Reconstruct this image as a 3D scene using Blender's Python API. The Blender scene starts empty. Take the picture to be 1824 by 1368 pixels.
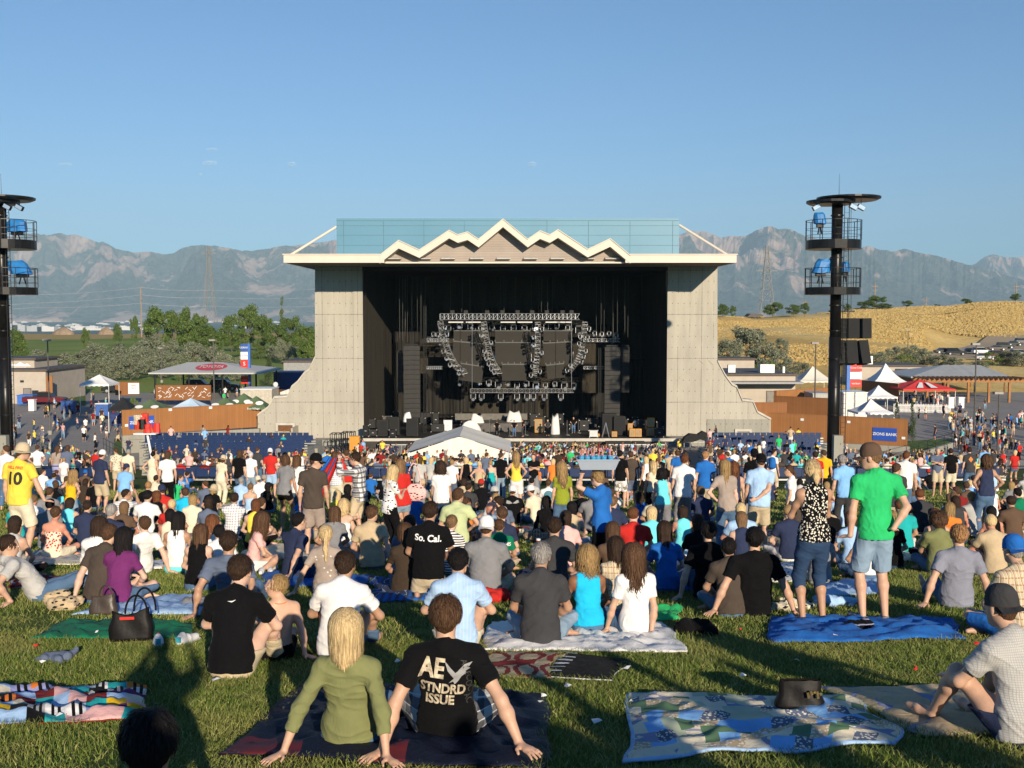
import bpy, math, random
import numpy as np
from mathutils import Vector, Matrix, noise as mnoise
# ---------------------------------------------------------------- camera, world, sun
scene = bpy.context.scene
COL = scene.collection
F_PX, CX, CY, HZ = 1956.0, 912.0, 684.0, 560.0
PITCH = math.atan((CY-HZ)/F_PX)
cam_d = bpy.data.cameras.new('camera'); cam = bpy.data.objects.new('camera', cam_d); COL.objects.link(cam)
cam_d.sensor_width = 36.0; cam_d.lens = 36.0*F_PX/1824.0
cam_d.clip_start = 0.1; cam_d.clip_end = 90000.0
cam.location = (0, 0, 0); cam.rotation_euler = (math.pi/2-PITCH, 0, 0)
scene.camera = cam
SUN_AZ, SUN_EL = math.radians(17.4), math.radians(15.5)      # sun stands behind the camera, to its right
TO_SUN = Vector((math.sin(SUN_AZ)*math.cos(SUN_EL), -math.cos(SUN_AZ)*math.cos(SUN_EL), math.sin(SUN_EL)))
world = bpy.data.worlds.new('World'); scene.world = world; world.use_nodes = True
wn = world.node_tree.nodes; wl = world.node_tree.links
sky = wn.new('ShaderNodeTexSky'); sky.sky_type = 'NISHITA'; sky.sun_disc = False
sky.sun_elevation = SUN_EL; sky.sun_rotation = math.pi-SUN_AZ
sky.altitude = 1400.0; sky.air_density = 1.0; sky.dust_density = 0.45; sky.ozone_density = 2.2
tint = wn.new('ShaderNodeMix'); tint.data_type = 'RGBA'; tint.blend_type = 'MULTIPLY'; tint.inputs[0].default_value = 1.0; tint.inputs[7].default_value = (0.50, 0.90, 1.26, 1)
wl.new(sky.outputs[0], tint.inputs[6]); wl.new(tint.outputs[2], wn['Background'].inputs[0]); wn['Background'].inputs[1].default_value = 0.080
sun_d = bpy.data.lights.new('sun', 'SUN'); sun = bpy.data.objects.new('sun', sun_d); COL.objects.link(sun)
sun_d.energy = 4.8; sun_d.angle = math.radians(0.5); sun_d.color = (1.0, 0.86, 0.66)
sun.rotation_euler = (-TO_SUN).to_track_quat('-Z', 'Y').to_euler(); sun.location = (20, -60, 40)
scene.view_settings.view_transform = 'Standard'; scene.view_settings.look = 'None'
scene.view_settings.exposure = 0.27; scene.view_settings.gamma = 1.0
scene.cycles.max_bounces = 5; scene.cycles.diffuse_bounces = 2; scene.cycles.glossy_bounces = 2
scene.cycles.transmission_bounces = 3; scene.cycles.transparent_max_bounces = 6; scene.cycles.volume_bounces = 0
scene.cycles.use_adaptive_sampling = True; scene.cycles.caustics_reflective = False; scene.cycles.caustics_refractive = False

# ---------------------------------------------------------------- helpers
RNG = random.Random(7)
FW = Vector((0, math.cos(PITCH), -math.sin(PITCH))); UP = Vector((0, math.sin(PITCH), math.cos(PITCH)))
def ray(px, py):
    return FW + Vector((1, 0, 0))*((px-CX)/F_PX) - UP*((py-CY)/F_PX)
def at(px, py, Y):                       # point of the pixel's line of sight at depth Y
    d = ray(px, py); return d*(Y/d.y)
def ss(a, b, t):
    t = min(1, max(0, (t-a)/(b-a))); return t*t*(3-2*t)
RIDGE = [(1200, 566), (1278, 563), (1344, 566), (1397, 560), (1476, 557), (1528, 550), (1581, 550), (1647, 546), (1686, 546), (1739, 539), (1791, 537), (1824, 538), (2200, 530)]
KL = [(100, -14.1), (112, -13.6), (130, -13.3), (155, -12.3), (220, -12.5), (300, -12.0), (600, -11.2), (680, -12), (1600, -80), (60000, -80)]
LAWN0, LAWNS = 1.8, 0.123
def zg(x, Y):                            # terrain height
    if Y < 100: return -LAWN0-LAWNS*Y
    px = CX + F_PX*x/Y
    zl = np.interp(Y, [k[0] for k in KL], [k[1] for k in KL])
    w = ss(950, 1150, px)
    if w <= 0: return float(zl)
    zr_ = (HZ-np.interp(px, [r[0] for r in RIDGE], [r[1] for r in RIDGE]))*500/F_PX
    k = ss(1600, 1720, px)
    zm = (-11+(zr_+11)*0.42)*(1-k) + (-9.4)*k
    zr = np.interp(Y, [100, 112, 130, 160, 240, 350, 500, 560, 1600, 60000], [-14.1, -13.6, -13.2, -12.9, -11, zm, zr_, zr_-6, -80, -80])
    return float(zl*(1-w)+zr*w)
def on(px, Y): x = (px-CX)/F_PX*Y; return Vector((x, Y, zg(x, Y)))

def tag(o, label=None, cat=None, group=None, kind=None):
    if label: o['label'] = label
    if cat: o['category'] = cat
    if group: o['group'] = group
    if kind: o['kind'] = kind
    return o
def empty(name, loc=(0, 0, 0), rz=0.0):
    o = bpy.data.objects.new(name, None); o.empty_display_size = 0.2; COL.objects.link(o)
    o.location = loc; o.rotation_euler = (0, 0, rz); return o
def copy_tree(o, parent=None):
    c = o.copy(); COL.objects.link(c)
    if parent is not None: c.parent = parent
    for ch in o.children: copy_tree(ch, c)
    return c
class MB:
    """collects shapes, then links them as one mesh object"""
    def __init__(s): s.v = []; s.f = []; s.m = []; s.mats = []
    def mi(s, mat):
        if mat is None: return 0
        if mat not in s.mats: s.mats.append(mat)
        return s.mats.index(mat)
    def poly(s, pts, faces, mat=None):
        n = len(s.v); s.v += [tuple(p) for p in pts]; i = s.mi(mat)
        for f in faces: s.f.append(tuple(n+k for k in f)); s.m.append(i)
        return s
    def box(s, x0, y0, z0, x1, y1, z1, mat=None, M=None):
        p = [Vector(q) for q in ((x0, y0, z0), (x1, y0, z0), (x1, y1, z0), (x0, y1, z0), (x0, y0, z1), (x1, y0, z1), (x1, y1, z1), (x0, y1, z1))]
        if M is not None: p = [M @ q for q in p]
        return s.poly(p, [(3, 2, 1, 0), (4, 5, 6, 7), (0, 1, 5, 4), (1, 2, 6, 5), (2, 3, 7, 6), (3, 0, 4, 7)], mat)
    def tube(s, a, b, r, r2=None, n=8, mat=None, caps=True):
        a = Vector(a); b = Vector(b); r2 = r if r2 is None else r2
        d = (b-a); 
        if d.length < 1e-6: return s
        d.normalize(); u = d.orthogonal().normalized(); w = d.cross(u); pts = []
        for c, q in ((a, r), (b, r2)):
            for i in range(n):
                t = 2*math.pi*i/n; pts.append(c+(u*math.cos(t)+w*math.sin(t))*q)
        fs = [(i, (i+1) % n, n+(i+1) % n, n+i) for i in range(n)]
        if caps: fs += [tuple(range(n-1, -1, -1)), tuple(range(n, 2*n))]
        return s.poly(pts, fs, mat)
    def path(s, pts, r, n=6, mat=None):
        for a, b in zip(pts[:-1], pts[1:]): s.tube(a, b, r, n=n, mat=mat)
        return s
    def prism(s, outline, a, b, mat=None, axis='y'):     # outline of (x,z) between y=a and y=b; axis z: (x,y) between z
        n = len(outline)
        if axis == 'y': pts = [(p[0], a, p[1]) for p in outline]+[(p[0], b, p[1]) for p in outline]
        elif axis == 'z': pts = [(p[0], p[1], a) for p in outline]+[(p[0], p[1], b) for p in outline]
        else: pts = [(a, p[0], p[1]) for p in outline]+[(b, p[0], p[1]) for p in outline]
        return s.poly(pts, [tuple(range(n)), tuple(range(2*n-1, n-1, -1))]+[(i, n+i, n+(i+1) % n, (i+1) % n) for i in range(n)], mat)
    def lathe(s, prof, c=(0, 0, 0), n=16, mat=None, sx=1, sy=1):
        c = Vector(c); pts = []
        for r, z in prof:
            for i in range(n):
                t = 2*math.pi*i/n; pts.append(c+Vector((r*sx*math.cos(t), r*sy*math.sin(t), z)))
        fs = []
        for k in range(len(prof)-1):
            for i in range(n): fs.append((k*n+i, k*n+(i+1) % n, (k+1)*n+(i+1) % n, (k+1)*n+i))
        fs += [tuple(range(n-1, -1, -1)), tuple((len(prof)-1)*n+i for i in range(n))]
        return s.poly(pts, fs, mat)
    def build(s, name, mat=None, parent=None, smooth=False, bevel=0, loc=None):
        me = bpy.data.meshes.new(name); me.from_pydata(s.v, [], s.f)
        for m in ([mat] if not s.mats else s.mats): me.materials.append(m)
        if s.mats: me.polygons.foreach_set('material_index', s.m)
        if smooth: me.polygons.foreach_set('use_smooth', [True]*len(me.polygons))
        me.validate(); me.update()
        import bmesh
        bm = bmesh.new(); bm.from_mesh(me); bmesh.ops.recalc_face_normals(bm, faces=bm.faces); bm.to_mesh(me); bm.free()
        o = bpy.data.objects.new(name, me); COL.objects.link(o)
        if parent is not None: o.parent = parent
        if loc is not None: o.location = loc
        if bevel:
            m = o.modifiers.new('bevel', 'BEVEL'); m.width = bevel; m.segments = 2; m.limit_method = 'ANGLE'
        return o
def arr_mesh(name, v, f, mats, midx=None, parent=None, smooth=True):
    """fast mesh from numpy verts (n,3) and quads/tris (m,k)"""
    me = bpy.data.meshes.new(name); k = f.shape[1]
    me.vertices.add(len(v)); me.vertices.foreach_set('co', np.asarray(v, np.float32).ravel())
    me.loops.add(f.size); me.loops.foreach_set('vertex_index', f.astype(np.int32).ravel())
    me.polygons.add(len(f)); me.polygons.foreach_set('loop_start', np.arange(0, f.size, k, dtype=np.int32))
    for m in mats: me.materials.append(m)
    if midx is not None: me.polygons.foreach_set('material_index', midx.astype(np.int32))
    me.polygons.foreach_set('use_smooth', np.full(len(f), smooth))
    me.update(calc_edges=True); me.validate()
    o = bpy.data.objects.new(name, me); COL.objects.link(o)
    if parent is not None: o.parent = parent
    return o

# ---------------------------------------------------------------- materials
_M = {}
class NT:
    def __init__(s, name):
        s.mat = bpy.data.materials.new(name); s.mat.use_nodes = True; s.t = s.mat.node_tree; s.n = s.t.nodes; s.l = s.t.links
        s.b = s.n['Principled BSDF']; s.out = s.n['Material Output']
    def node(s, typ, ins=None, **kw):
        n = s.n.new(typ)
        for k, v in kw.items(): setattr(n, k, v)
        for k, v in (ins or {}).items():
            if hasattr(v, 'is_output') or isinstance(v, bpy.types.NodeSocket): s.l.new(v, n.inputs[k])
            else: n.inputs[k].default_value = v
        return n
    def coord(s, kind='Object', scale=(1, 1, 1), loc=(0, 0, 0), rot=(0, 0, 0)):
        c = s.node('ShaderNodeTexCoord'); return s.node('ShaderNodeMapping', {0: c.outputs[kind], 1: loc, 2: rot, 3: scale}).outputs[0]
    def noise(s, vec, scale, detail=4, rough=0.55, dist=0): return s.node('ShaderNodeTexNoise', {'Vector': vec, 'Scale': scale, 'Detail': detail, 'Roughness': rough, 'Distortion': dist})
    def ramp(s, fac, stops):
        r = s.node('ShaderNodeValToRGB', {0: fac}); e = r.color_ramp.elements
        e[0].position, e[0].color = stops[0][0], (*stops[0][1], 1); e[1].position, e[1].color = stops[-1][0], (*stops[-1][1], 1)
        for p, c in stops[1:-1]: q = e.new(p); q.color = (*c, 1)
        return r.outputs[0]
    def mix(s, fac, a, b, mode='MIX'):
        n = s.node('ShaderNodeMix', data_type='RGBA', blend_type=mode)
        for i, v in ((0, fac), (6, a), (7, b)):
            if isinstance(v, bpy.types.NodeSocket): s.l.new(v, n.inputs[i])
            elif i == 0: n.inputs[i].default_value = v
            else: n.inputs[i].default_value = (*v, 1)
        return n.outputs[2]
    def math(s, op, a, b=0.0, c=0.0):
        n = s.node('ShaderNodeMath', operation=op)
        for i, v in enumerate((a, b, c)):
            if isinstance(v, bpy.types.NodeSocket): s.l.new(v, n.inputs[i])
            else: n.inputs[i].default_value = v
        return n.outputs[0]
    def bump(s, h, strength=0.3, dist=0.01):
        n = s.node('ShaderNodeBump', {'Height': h, 'Strength': strength, 'Distance': dist}); s.l.new(n.outputs[0], s.b.inputs['Normal'])
    def done(s, col=None, rough=0.8, metal=0.0, spec=0.3):
        if col is not None:
            if isinstance(col, bpy.types.NodeSocket): s.l.new(col, s.b.inputs['Base Color'])
            else: s.b.inputs['Base Color'].default_value = (*col, 1)
        s.b.inputs['Roughness'].default_value = rough; s.b.inputs['Metallic'].default_value = metal
        s.b.inputs['Specular IOR Level'].default_value = spec
        return s.mat
def dk(c, k): return tuple(min(1, max(0, q*k)) for q in c)
def mat(name, col, rough=0.75, var=0.18, scale=3.0, bump=0.0, metal=0.0, spec=0.3, bscale=None):
    key = (name, tuple(col), rough)
    if key in _M: return _M[key]
    t = NT(name); v = t.coord()
    n = t.noise(v, scale, 5)
    c = t.ramp(n.outputs[0], [(0.3, dk(col, 1-var)), (0.7, dk(col, 1+var))])
    if bump: t.bump(t.noise(v, bscale or scale*8, 4).outputs[0], bump, 0.02)
    _M[key] = t.done(c, rough, metal, spec); return _M[key]
BLACK = mat('black_metal', (0.012, 0.012, 0.013), 0.45, 0.3, 4, metal=0.3)
DARK = mat('dark_equipment', (0.018, 0.018, 0.018), 0.6, 0.3, 3)
SILVER = mat('silver_aluminium', (0.55, 0.55, 0.56), 0.35, 0.15, 5, metal=0.8)
WHITE = mat('white_paint', (0.78, 0.76, 0.72), 0.6, 0.05, 2)
def concrete_mat(name='board_marked_concrete', col=(0.425, 0.395, 0.33), jx=1.24, jz=4.6, off=0.0):
    t = NT(name); c = t.node('ShaderNodeTexCoord').outputs['Object']
    sx = t.node('ShaderNodeSeparateXYZ', {0: c}); v = t.node('ShaderNodeCombineXYZ', {0: sx.outputs[0], 1: sx.outputs[2], 2: sx.outputs[1]}).outputs[0]
    big = t.noise(t.node('ShaderNodeMapping', {0: v, 3: (0.22, 0.10, 0.2)}).outputs[0], 1.6, 6, 0.62)
    str_ = t.noise(t.node('ShaderNodeMapping', {0: v, 3: (1.3, 0.12, 1)}).outputs[0], 1.4, 5, 0.6)
    fine = t.noise(v, 9.0, 6, 0.6)
    base = t.ramp(big.outputs[0], [(0.3, dk(col, 0.80)), (0.5, col), (0.72, dk(col, 1.13))])
    base = t.mix(0.36, base, t.ramp(str_.outputs[0], [(0.32, dk(col, 0.66)), (0.6, dk(col, 1.1))]))
    base = t.mix(0.22, base, t.ramp(fine.outputs[0], [(0.35, dk(col, 0.72)), (0.65, dk(col, 1.12))]))
    m = t.node('ShaderNodeMapping', {0: v, 1: (off, 0.0, 0)}).outputs[0]
    def joints(w, h, sz, dark, o=0.0):
        br = t.node('ShaderNodeTexBrick', {'Vector': m, 'Scale': 1.0, 'Mortar Size': sz, 'Mortar Smooth': 0.4, 'Brick Width': w, 'Row Height': h, 'Color1': (1, 1, 1, 1), 'Color2': (1, 1, 1, 1), 'Mortar': (dark, dark, dark, 1)}, offset=o)
        return br.outputs[0]
    brk = t.noise(v, 0.7, 3)
    j1 = t.mix(t.ramp(brk.outputs[0], [(0.42, (0, 0, 0)), (0.55, (1, 1, 1))]), joints(jx, jz, 0.03, 0.6), (1, 1, 1))
    base = t.mix(1.0, base, j1, 'MULTIPLY'); base = t.mix(1.0, base, joints(jx*4, jz, 0.03, 0.62), 'MULTIPLY')
    dots = t.node('ShaderNodeTexVoronoi', {'Vector': t.node('ShaderNodeMapping', {0: m, 3: (1/0.62, 1/1.15, 0)}).outputs[0], 'Scale': 1.0, 'Randomness': 0.0})
    base = t.mix(t.ramp(dots.outputs['Distance'], [(0.055, (1, 1, 1)), (0.075, (0, 0, 0))]), base, dk(col, 0.45))
    t.bump(fine.outputs[0], 0.25, 0.03)
    return t.done(base, 0.88)
CONC = concrete_mat()
CONC2 = concrete_mat('weathered_concrete', (0.31, 0.30, 0.255), 1.9, 3.1, 0.4)
def plank_mat(name, col, w=0.16, axis=0, rough=0.75, dark=0.7):
    t = NT(name); c = t.node('ShaderNodeTexCoord').outputs['Object']; s = t.node('ShaderNodeSeparateXYZ', {0: c})
    k = t.math('MULTIPLY', s.outputs[axis], 1/w); fl = t.math('FLOOR', k); fr = t.math('FRACT', k)
    wn_ = t.node('ShaderNodeTexWhiteNoise', {'W': fl}, noise_dimensions='1D')
    base = t.ramp(wn_.outputs[0], [(0, dk(col, 0.88)), (1, dk(col, 1.1))])
    base = t.mix(0.4, base, t.ramp(t.noise(c, 0.7, 5).outputs[0], [(0.3, dk(col, 0.75)), (0.7, dk(col, 1.15))]))
    base = t.mix(t.ramp(fr, [(0.06, (1, 1, 1)), (0.1, (0, 0, 0))]), base, dk(col, dark))
    return t.done(base, rough)
def text_mesh(body, size, mat_, name='lettering', parent=None, loc=(0, 0, 0), rot=(math.pi/2, 0, 0), bold=0.0, extrude=0.006, sx=1.0):
    cu = bpy.data.curves.new(name, 'FONT'); cu.body = body; cu.size = size; cu.align_x = 'CENTER'; cu.align_y = 'CENTER'
    cu.extrude = extrude; cu.offset = bold; cu.resolution_u = 3
    o = bpy.data.objects.new(name, cu); COL.objects.link(o)
    me = bpy.data.meshes.new_from_object(o); bpy.data.objects.remove(o)
    me.materials.clear(); me.materials.append(mat_)
    o = bpy.data.objects.new(name, me); COL.objects.link(o); o.location = loc; o.rotation_euler = rot; o.scale = (sx, 1, 1)
    if parent is not None: o.parent = parent
    return o
# ---------------------------------------------------------------- terrain
def ground_mat():
    t = NT('ground_cover'); geo = t.node('ShaderNodeNewGeometry').outputs['Position']
    s = t.node('ShaderNodeSeparateXYZ', {0: geo})
    n1 = t.noise(geo, 1.2, 6, 0.6); n2 = t.noise(geo, 22.0, 4, 0.7); nb = t.noise(geo, 0.02, 6, 0.6)
    lawn = t.ramp(n1.outputs[0], [(0.3, (0.08, 0.11, 0.02)), (0.5, (0.12, 0.15, 0.03)), (0.72, (0.20, 0.19, 0.06))])
    lawn = t.mix(0.5, lawn, t.ramp(n2.outputs[0], [(0.35, (0.03, 0.05, 0.01)), (0.7, (0.13, 0.15, 0.04))]))
    ng = t.noise(t.node('ShaderNodeMapping', {0: geo, 3: (1, 0.35, 1)}).outputs[0], 0.035, 6, 0.62)
    nf = t.noise(geo, 0.35, 6, 0.7)
    dry = t.ramp(ng.outputs[0], [(0.3, (0.38, 0.24, 0.07)), (0.45, (0.70, 0.43, 0.12)), (0.56, (0.86, 0.58, 0.20)), (0.7, (0.95, 0.72, 0.32))])
    dry = t.mix(0.4, dry, t.ramp(nf.outputs[0], [(0.35, (0.28, 0.19, 0.06)), (0.65, (0.80, 0.60, 0.24))]))
    scrub = t.noise(geo, 0.06, 4, 0.7)
    dry = t.mix(t.ramp(scrub.outputs[0], [(0.62, (0, 0, 0)), (0.68, (0.7, 0.7, 0.7))]), dry, (0.13, 0.13, 0.06))
    golf = t.ramp(nb.outputs[0], [(0.35, (0.14, 0.20, 0.04)), (0.6, (0.24, 0.29, 0.07))])
    right = t.math('GREATER_THAN', s.outputs[0], 12.0)
    fary = t.node('ShaderNodeMapRange', {0: t.math('ADD', s.outputs[1], t.math('MULTIPLY', nb.outputs[0], 160.0)), 1: 580.0, 2: 600.0}).outputs[0]
    leftc = t.mix(fary, golf, (0.42, 0.30, 0.11))
    mid = t.mix(right, leftc, dry)
    valley = t.ramp(t.noise(geo, 0.0022, 8, 0.75).outputs[0], [(0.3, (0.02, 0.05, 0.04)), (0.58, (0.035, 0.07, 0.05)), (0.7, (0.12, 0.12, 0.10))])
    mid = t.mix(t.node('ShaderNodeMapRange', {0: s.outputs[1], 1: 900.0, 2: 1300.0}).outputs[0], mid, valley)
    c = t.mix(t.math('GREATER_THAN', s.outputs[1], 160.0), lawn, mid)
    far = t.node('ShaderNodeMapRange', {0: s.outputs[1], 1: 150.0, 2: 200.0, 3: 0.0, 4: 14.0}).outputs[0]
    t.bump(t.math('ADD', n2.outputs[0], t.math('MULTIPLY', nf.outputs[0], far)), 0.5, 0.05)
    return t.done(c, 0.95, spec=0.1)
Ys = np.concatenate([np.linspace(-25, 100, 51), np.linspace(102, 170, 24), np.geomspace(178, 620, 40), np.geomspace(650, 60000, 46)])
us = np.concatenate([np.linspace(-1.5, -0.55, 14), np.linspace(-0.52, 0.52, 120), np.linspace(0.55, 1.5, 14)])
vv = []
for Y in Ys:
    for u in us:
        x = u*max(Y, 0)+u*30*(1-ss(30, 200, Y)); z = zg(x, Y)
        if Y > 200: z += (mnoise.noise(Vector((x*0.01, Y*0.01, 0)))*1.6+mnoise.noise(Vector((x*0.03, Y*0.03, 5)))*0.5)*ss(200, 300, Y)*(1 if x < 0 else 0.8)
        vv.append((x, Y, z))
nu = len(us); idx = np.arange(len(Ys)*nu).reshape(len(Ys), nu)
ff = np.stack([idx[:-1, :-1], idx[:-1, 1:], idx[1:, 1:], idx[1:, :-1]], -1).reshape(-1, 4)
g_o = arr_mesh('ground', np.array(vv), ff, [ground_mat()])
g_o['kind'] = 'structure'
def asphalt(name, col):
    t = NT(name); v = t.coord(); c = t.mix(0.5, t.ramp(t.noise(v, 0.4, 6, 0.7).outputs[0], [(0.3, dk(col, 0.75)), (0.7, dk(col, 1.2))]), t.ramp(t.noise(v, 14, 4, 0.7).outputs[0], [(0.3, dk(col, 0.8)), (0.7, dk(col, 1.2))]))
    return t.done(c, 0.9)
ASPH = asphalt('worn_asphalt', (0.27, 0.25, 0.23)); WALK = asphalt('pale_concrete_path', (0.34, 0.32, 0.28)); DIRT = asphalt('dry_dirt', (0.42, 0.32, 0.2))
def drape(name, quad, m, lift=0.03, nx=14, ny=14, kind='structure'):
    """sheet over the terrain; quad = four (px, Y)"""
    (p0, y0), (p1, y1), (p2, y2), (p3, y3) = quad; q = [on(p0, y0), on(p1, y1), on(p2, y2), on(p3, y3)]; v = []
    for j in range(ny+1):
        for i in range(nx+1):
            a, b = i/nx, j/ny; p = (q[0]*(1-a)+q[1]*a)*(1-b)+(q[3]*(1-a)+q[2]*a)*b; v.append((p.x, p.y, zg(p.x, p.y)+lift))
    ii = np.arange(len(v)).reshape(ny+1, nx+1)
    o = arr_mesh(name, np.array(v), np.stack([ii[:-1, :-1], ii[:-1, 1:], ii[1:, 1:], ii[1:, :-1]], -1).reshape(-1, 4), [m]); o['kind'] = kind; return o
drape('plaza_pavement', [(-260, 101), (480, 101), (480, 172), (-260, 172)], ASPH, 0.05)
drape('plaza_pavement', [(1345, 101), (2150, 101), (2150, 176), (1345, 176)], ASPH, 0.05)
drape('concrete_path', [(150, 90), (235, 90), (262, 104), (60, 104)], WALK, 0.07)
drape('concrete_path', [(1640, 90), (1780, 90), (1900, 104), (1650, 104)], WALK, 0.07)
drape('pit_pavement', [(440, 88), (1390, 88), (1390, 114), (440, 114)], ASPH, 0.04)
drape('parking_ground', [(1640, 262), (1900, 262), (2000, 372), (1760, 372)], DIRT, 0.25, 20, 20)
drape('dirt_track', [(1560, 420), (1575, 425), (1740, 470), (1725, 465)], DIRT, 0.35, 12, 3)
drape('grass_verge', [(1618, 100), (1690, 103), (1700, 118), (1618, 116)], mat('verge_grass', (0.08, 0.13, 0.025), 0.95, 0.4, 2.0), 0.09)
drape('grass_verge', [(196, 103), (222, 103), (222, 118), (200, 118)], mat('verge_grass', (0.08, 0.13, 0.025), 0.95, 0.4, 2.0), 0.09)
drape('grass_verge', [(100, 150), (150, 150), (150, 168), (100, 168)], mat('verge_grass', (0.08, 0.13, 0.025), 0.95, 0.4, 2.0), 0.09)

# ---------------------------------------------------------------- mountains
SKYL = [(-500, 440), (-200, 430), (0, 424), (66, 416), (89, 420), (110, 416), (126, 420), (137, 418), (158, 424), (179, 433), (187, 431), (200, 436), (210, 445), (245, 450), (274, 448), (292, 453), (313, 452), (329, 442), (360, 437), (387, 439), (410, 442), (431, 448), (453, 447), (489, 442), (503, 439), (533, 437), (577, 432), (599, 428), (800, 415), (1000, 425), (1211, 419), (1226, 413), (1254, 413), (1281, 424), (1297, 421), (1325, 422), (1341, 413), (1360, 405), (1371, 402), (1385, 409), (1400, 407), (1431, 421), (1480, 432), (1531, 443), (1541, 439), (1568, 446), (1589, 448), (1607, 444), (1633, 450), (1673, 458), (1699, 466), (1731, 474), (1824, 500), (2000, 520), (2400, 530)]
SKYR = [(1500, 500), (1650, 480), (1731, 472), (1749, 458), (1765, 453), (1778, 457), (1797, 459), (1824, 458), (1900, 470), (2100, 450), (2400, 460)]
def mountain_mat():
    t = NT('rock_and_scrub'); geo = t.node('ShaderNodeNewGeometry'); pos = geo.outputs['Position']
    s = t.node('ShaderNodeSeparateXYZ', {0: pos})
    n = t.noise(t.node('ShaderNodeMapping', {0: pos, 3: (1, 0.5, 0.55)}).outputs[0], 0.0019, 9, 0.62, 0.6); fine = t.noise(pos, 0.012, 6, 0.7)
    hi = t.node('ShaderNodeMapRange', {0: s.outputs[2], 1: 150.0, 2: 1250.0, 3: -0.05, 4: 0.10}).outputs[0]
    lo = t.node('ShaderNodeMapRange', {0: s.outputs[2], 1: -80.0, 2: 160.0, 3: 0.16, 4: 0.0}).outputs[0]
    f = t.math('ADD', t.math('ADD', n.outputs[0], hi), lo)
    c = t.ramp(f, [(0.47, (0.03, 0.055, 0.04)), (0.565, (0.06, 0.08, 0.05)), (0.60, (0.52, 0.34, 0.26)), (0.76, (0.74, 0.52, 0.40))])
    c = t.mix(0.25, c, t.ramp(fine.outputs[0], [(0.4, (0.05, 0.07, 0.04)), (0.62, (0.48, 0.37, 0.3))]))
    return t.done(c, 0.95, spec=0.05)
MTN = mountain_mat()
def ridge(sky_pts, D0, D1, pa, pb, ncol, nrow, seed, zb=-80):
    pxs = np.linspace(pa, pb, ncol); tt = np.linspace(0, 1, nrow); V = np.zeros((nrow, ncol, 3))
    want = np.interp(pxs, [p[0] for p in sky_pts], [p[1] for p in sky_pts])
    want = want + np.array([mnoise.fractal(Vector((p*0.05, seed, 0)), 0.7, 2.2, 4)*1.6 for p in pxs])
    H = np.zeros((nrow, ncol))
    for j, p in enumerate(pxs):
        u = (p-CX)/F_PX
        for i, t in enumerate(tt):
            D = D0+(D1-D0)*t; x = u*D
            q = Vector((x*0.00075, D*0.00030, seed)); r = mnoise.ridged_multi_fractal(q, 1.0, 2.1, 5, 0.9, 1.9)
            w = mnoise.fractal(Vector((x*0.0016+7, D*0.0008, seed)), 0.9, 2.1, 5)
            env = (t/0.82)**1.05 if t < 0.82 else 1-0.25*((t-0.82)/0.18)
            H[i, j] = max(0.0, env*(0.56+0.26*r+0.12*w+0.13*mnoise.ridged_multi_fractal(Vector((x*0.0026+D*.0006, D*0.0008, seed+4)), 1.0, 2.2, 4, 0.9, 2.0)) if t > 0 else 0)+0.03*w*(t > 0)
    for j, p in enumerate(pxs):
        u = (p-CX)/F_PX; target = (HZ-want[j])/F_PX
        lo, hi = 1.0, 6000.0
        Ds = D0+(D1-D0)*tt
        for _ in range(30):
            m = (lo+hi)/2
            if ((zb+H[:, j]*m)/Ds).max() > target: hi = m
            else: lo = m
        V[:, j, 0] = u*Ds; V[:, j, 1] = Ds; V[:, j, 2] = zb+H[:, j]*lo
    V[0, :, 2] = zb-20
    idx = np.arange(nrow*ncol).reshape(nrow, ncol)
    o = arr_mesh('mountains', V.reshape(-1, 3), np.stack([idx[:-1, :-1], idx[:-1, 1:], idx[1:, 1:], idx[1:, :-1]], -1).reshape(-1, 4), [MTN], smooth=False)
    o['kind'] = 'structure'
ridge(SKYL, 11500, 17500, -500, 2400, 760, 90, 3.3)
ridge(SKYR, 19000, 23000, 1400, 2500, 200, 40, 9.1)
# haze: one closed box of thin even air round the place and the mountains
hz = MB(); hz.box(-26000, -60, -125, 26000, 26000, 2400)
t = NT('thin_haze'); t.n.remove(t.b); pv = t.node('ShaderNodeVolumePrincipled', {'Color': (0.55, 0.80, 1.0, 1), 'Density': 4.9e-5, 'Anisotropy': -0.2})
t.l.new(pv.outputs[0], t.out.inputs['Volume'])
haze = hz.build('haze', t.mat); haze['kind'] = 'stuff'
# city blocks out in the valley, seen as pale specks
CITY = [mat('pale_block', (0.75, 0.72, 0.68)), mat('grey_block', (0.5, 0.5, 0.5)), mat('brown_block', (0.3, 0.22, 0.17))]
rc = random.Random(5); nb_ = 0
spots_ = [(34, 5200, 22, 60), (44, 5300, 16, 60), (62, 5200, 18, 70), (74, 5400, 24, 40), (82, 5200, 16, 80), (100, 5400, 12, 60), (118, 5300, 9, 60), (146, 5600, 10, 80), (165, 5500, 8, 90), (26, 5200, 30, 34), (220, 5600, 14, 80), (140, 6500, 8, 90)]
for k in range(60): spots_.append((rc.choice([rc.uniform(25, 560), rc.uniform(25, 420), rc.uniform(1285, 1420)]), rc.uniform(5600, 11500), rc.uniform(4, 11), rc.uniform(20, 80)))
for px, D, h, w in spots_:
    m = MB(); x = (px-CX)/F_PX*D; m.box(x-w/2, D, -82, x+w/2, D+w*0.7, -80+h*1.35); m.box(x-w/5, D+2, -80+h*1.35, x+w/6, D+w*0.3, -80+h*1.35+4)
    o = m.build('far_building', rc.choice(CITY[:2]+[CITY[0]])); side = 'left of the stage' if px < 900 else 'right of the stage'
    tag(o, None, 'building', 'far buildings in the valley')
    o['label'] = 'tiny pale %s building far out in the hazy valley %s' % (('wide low' if w > 50 else 'small'), side)
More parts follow.
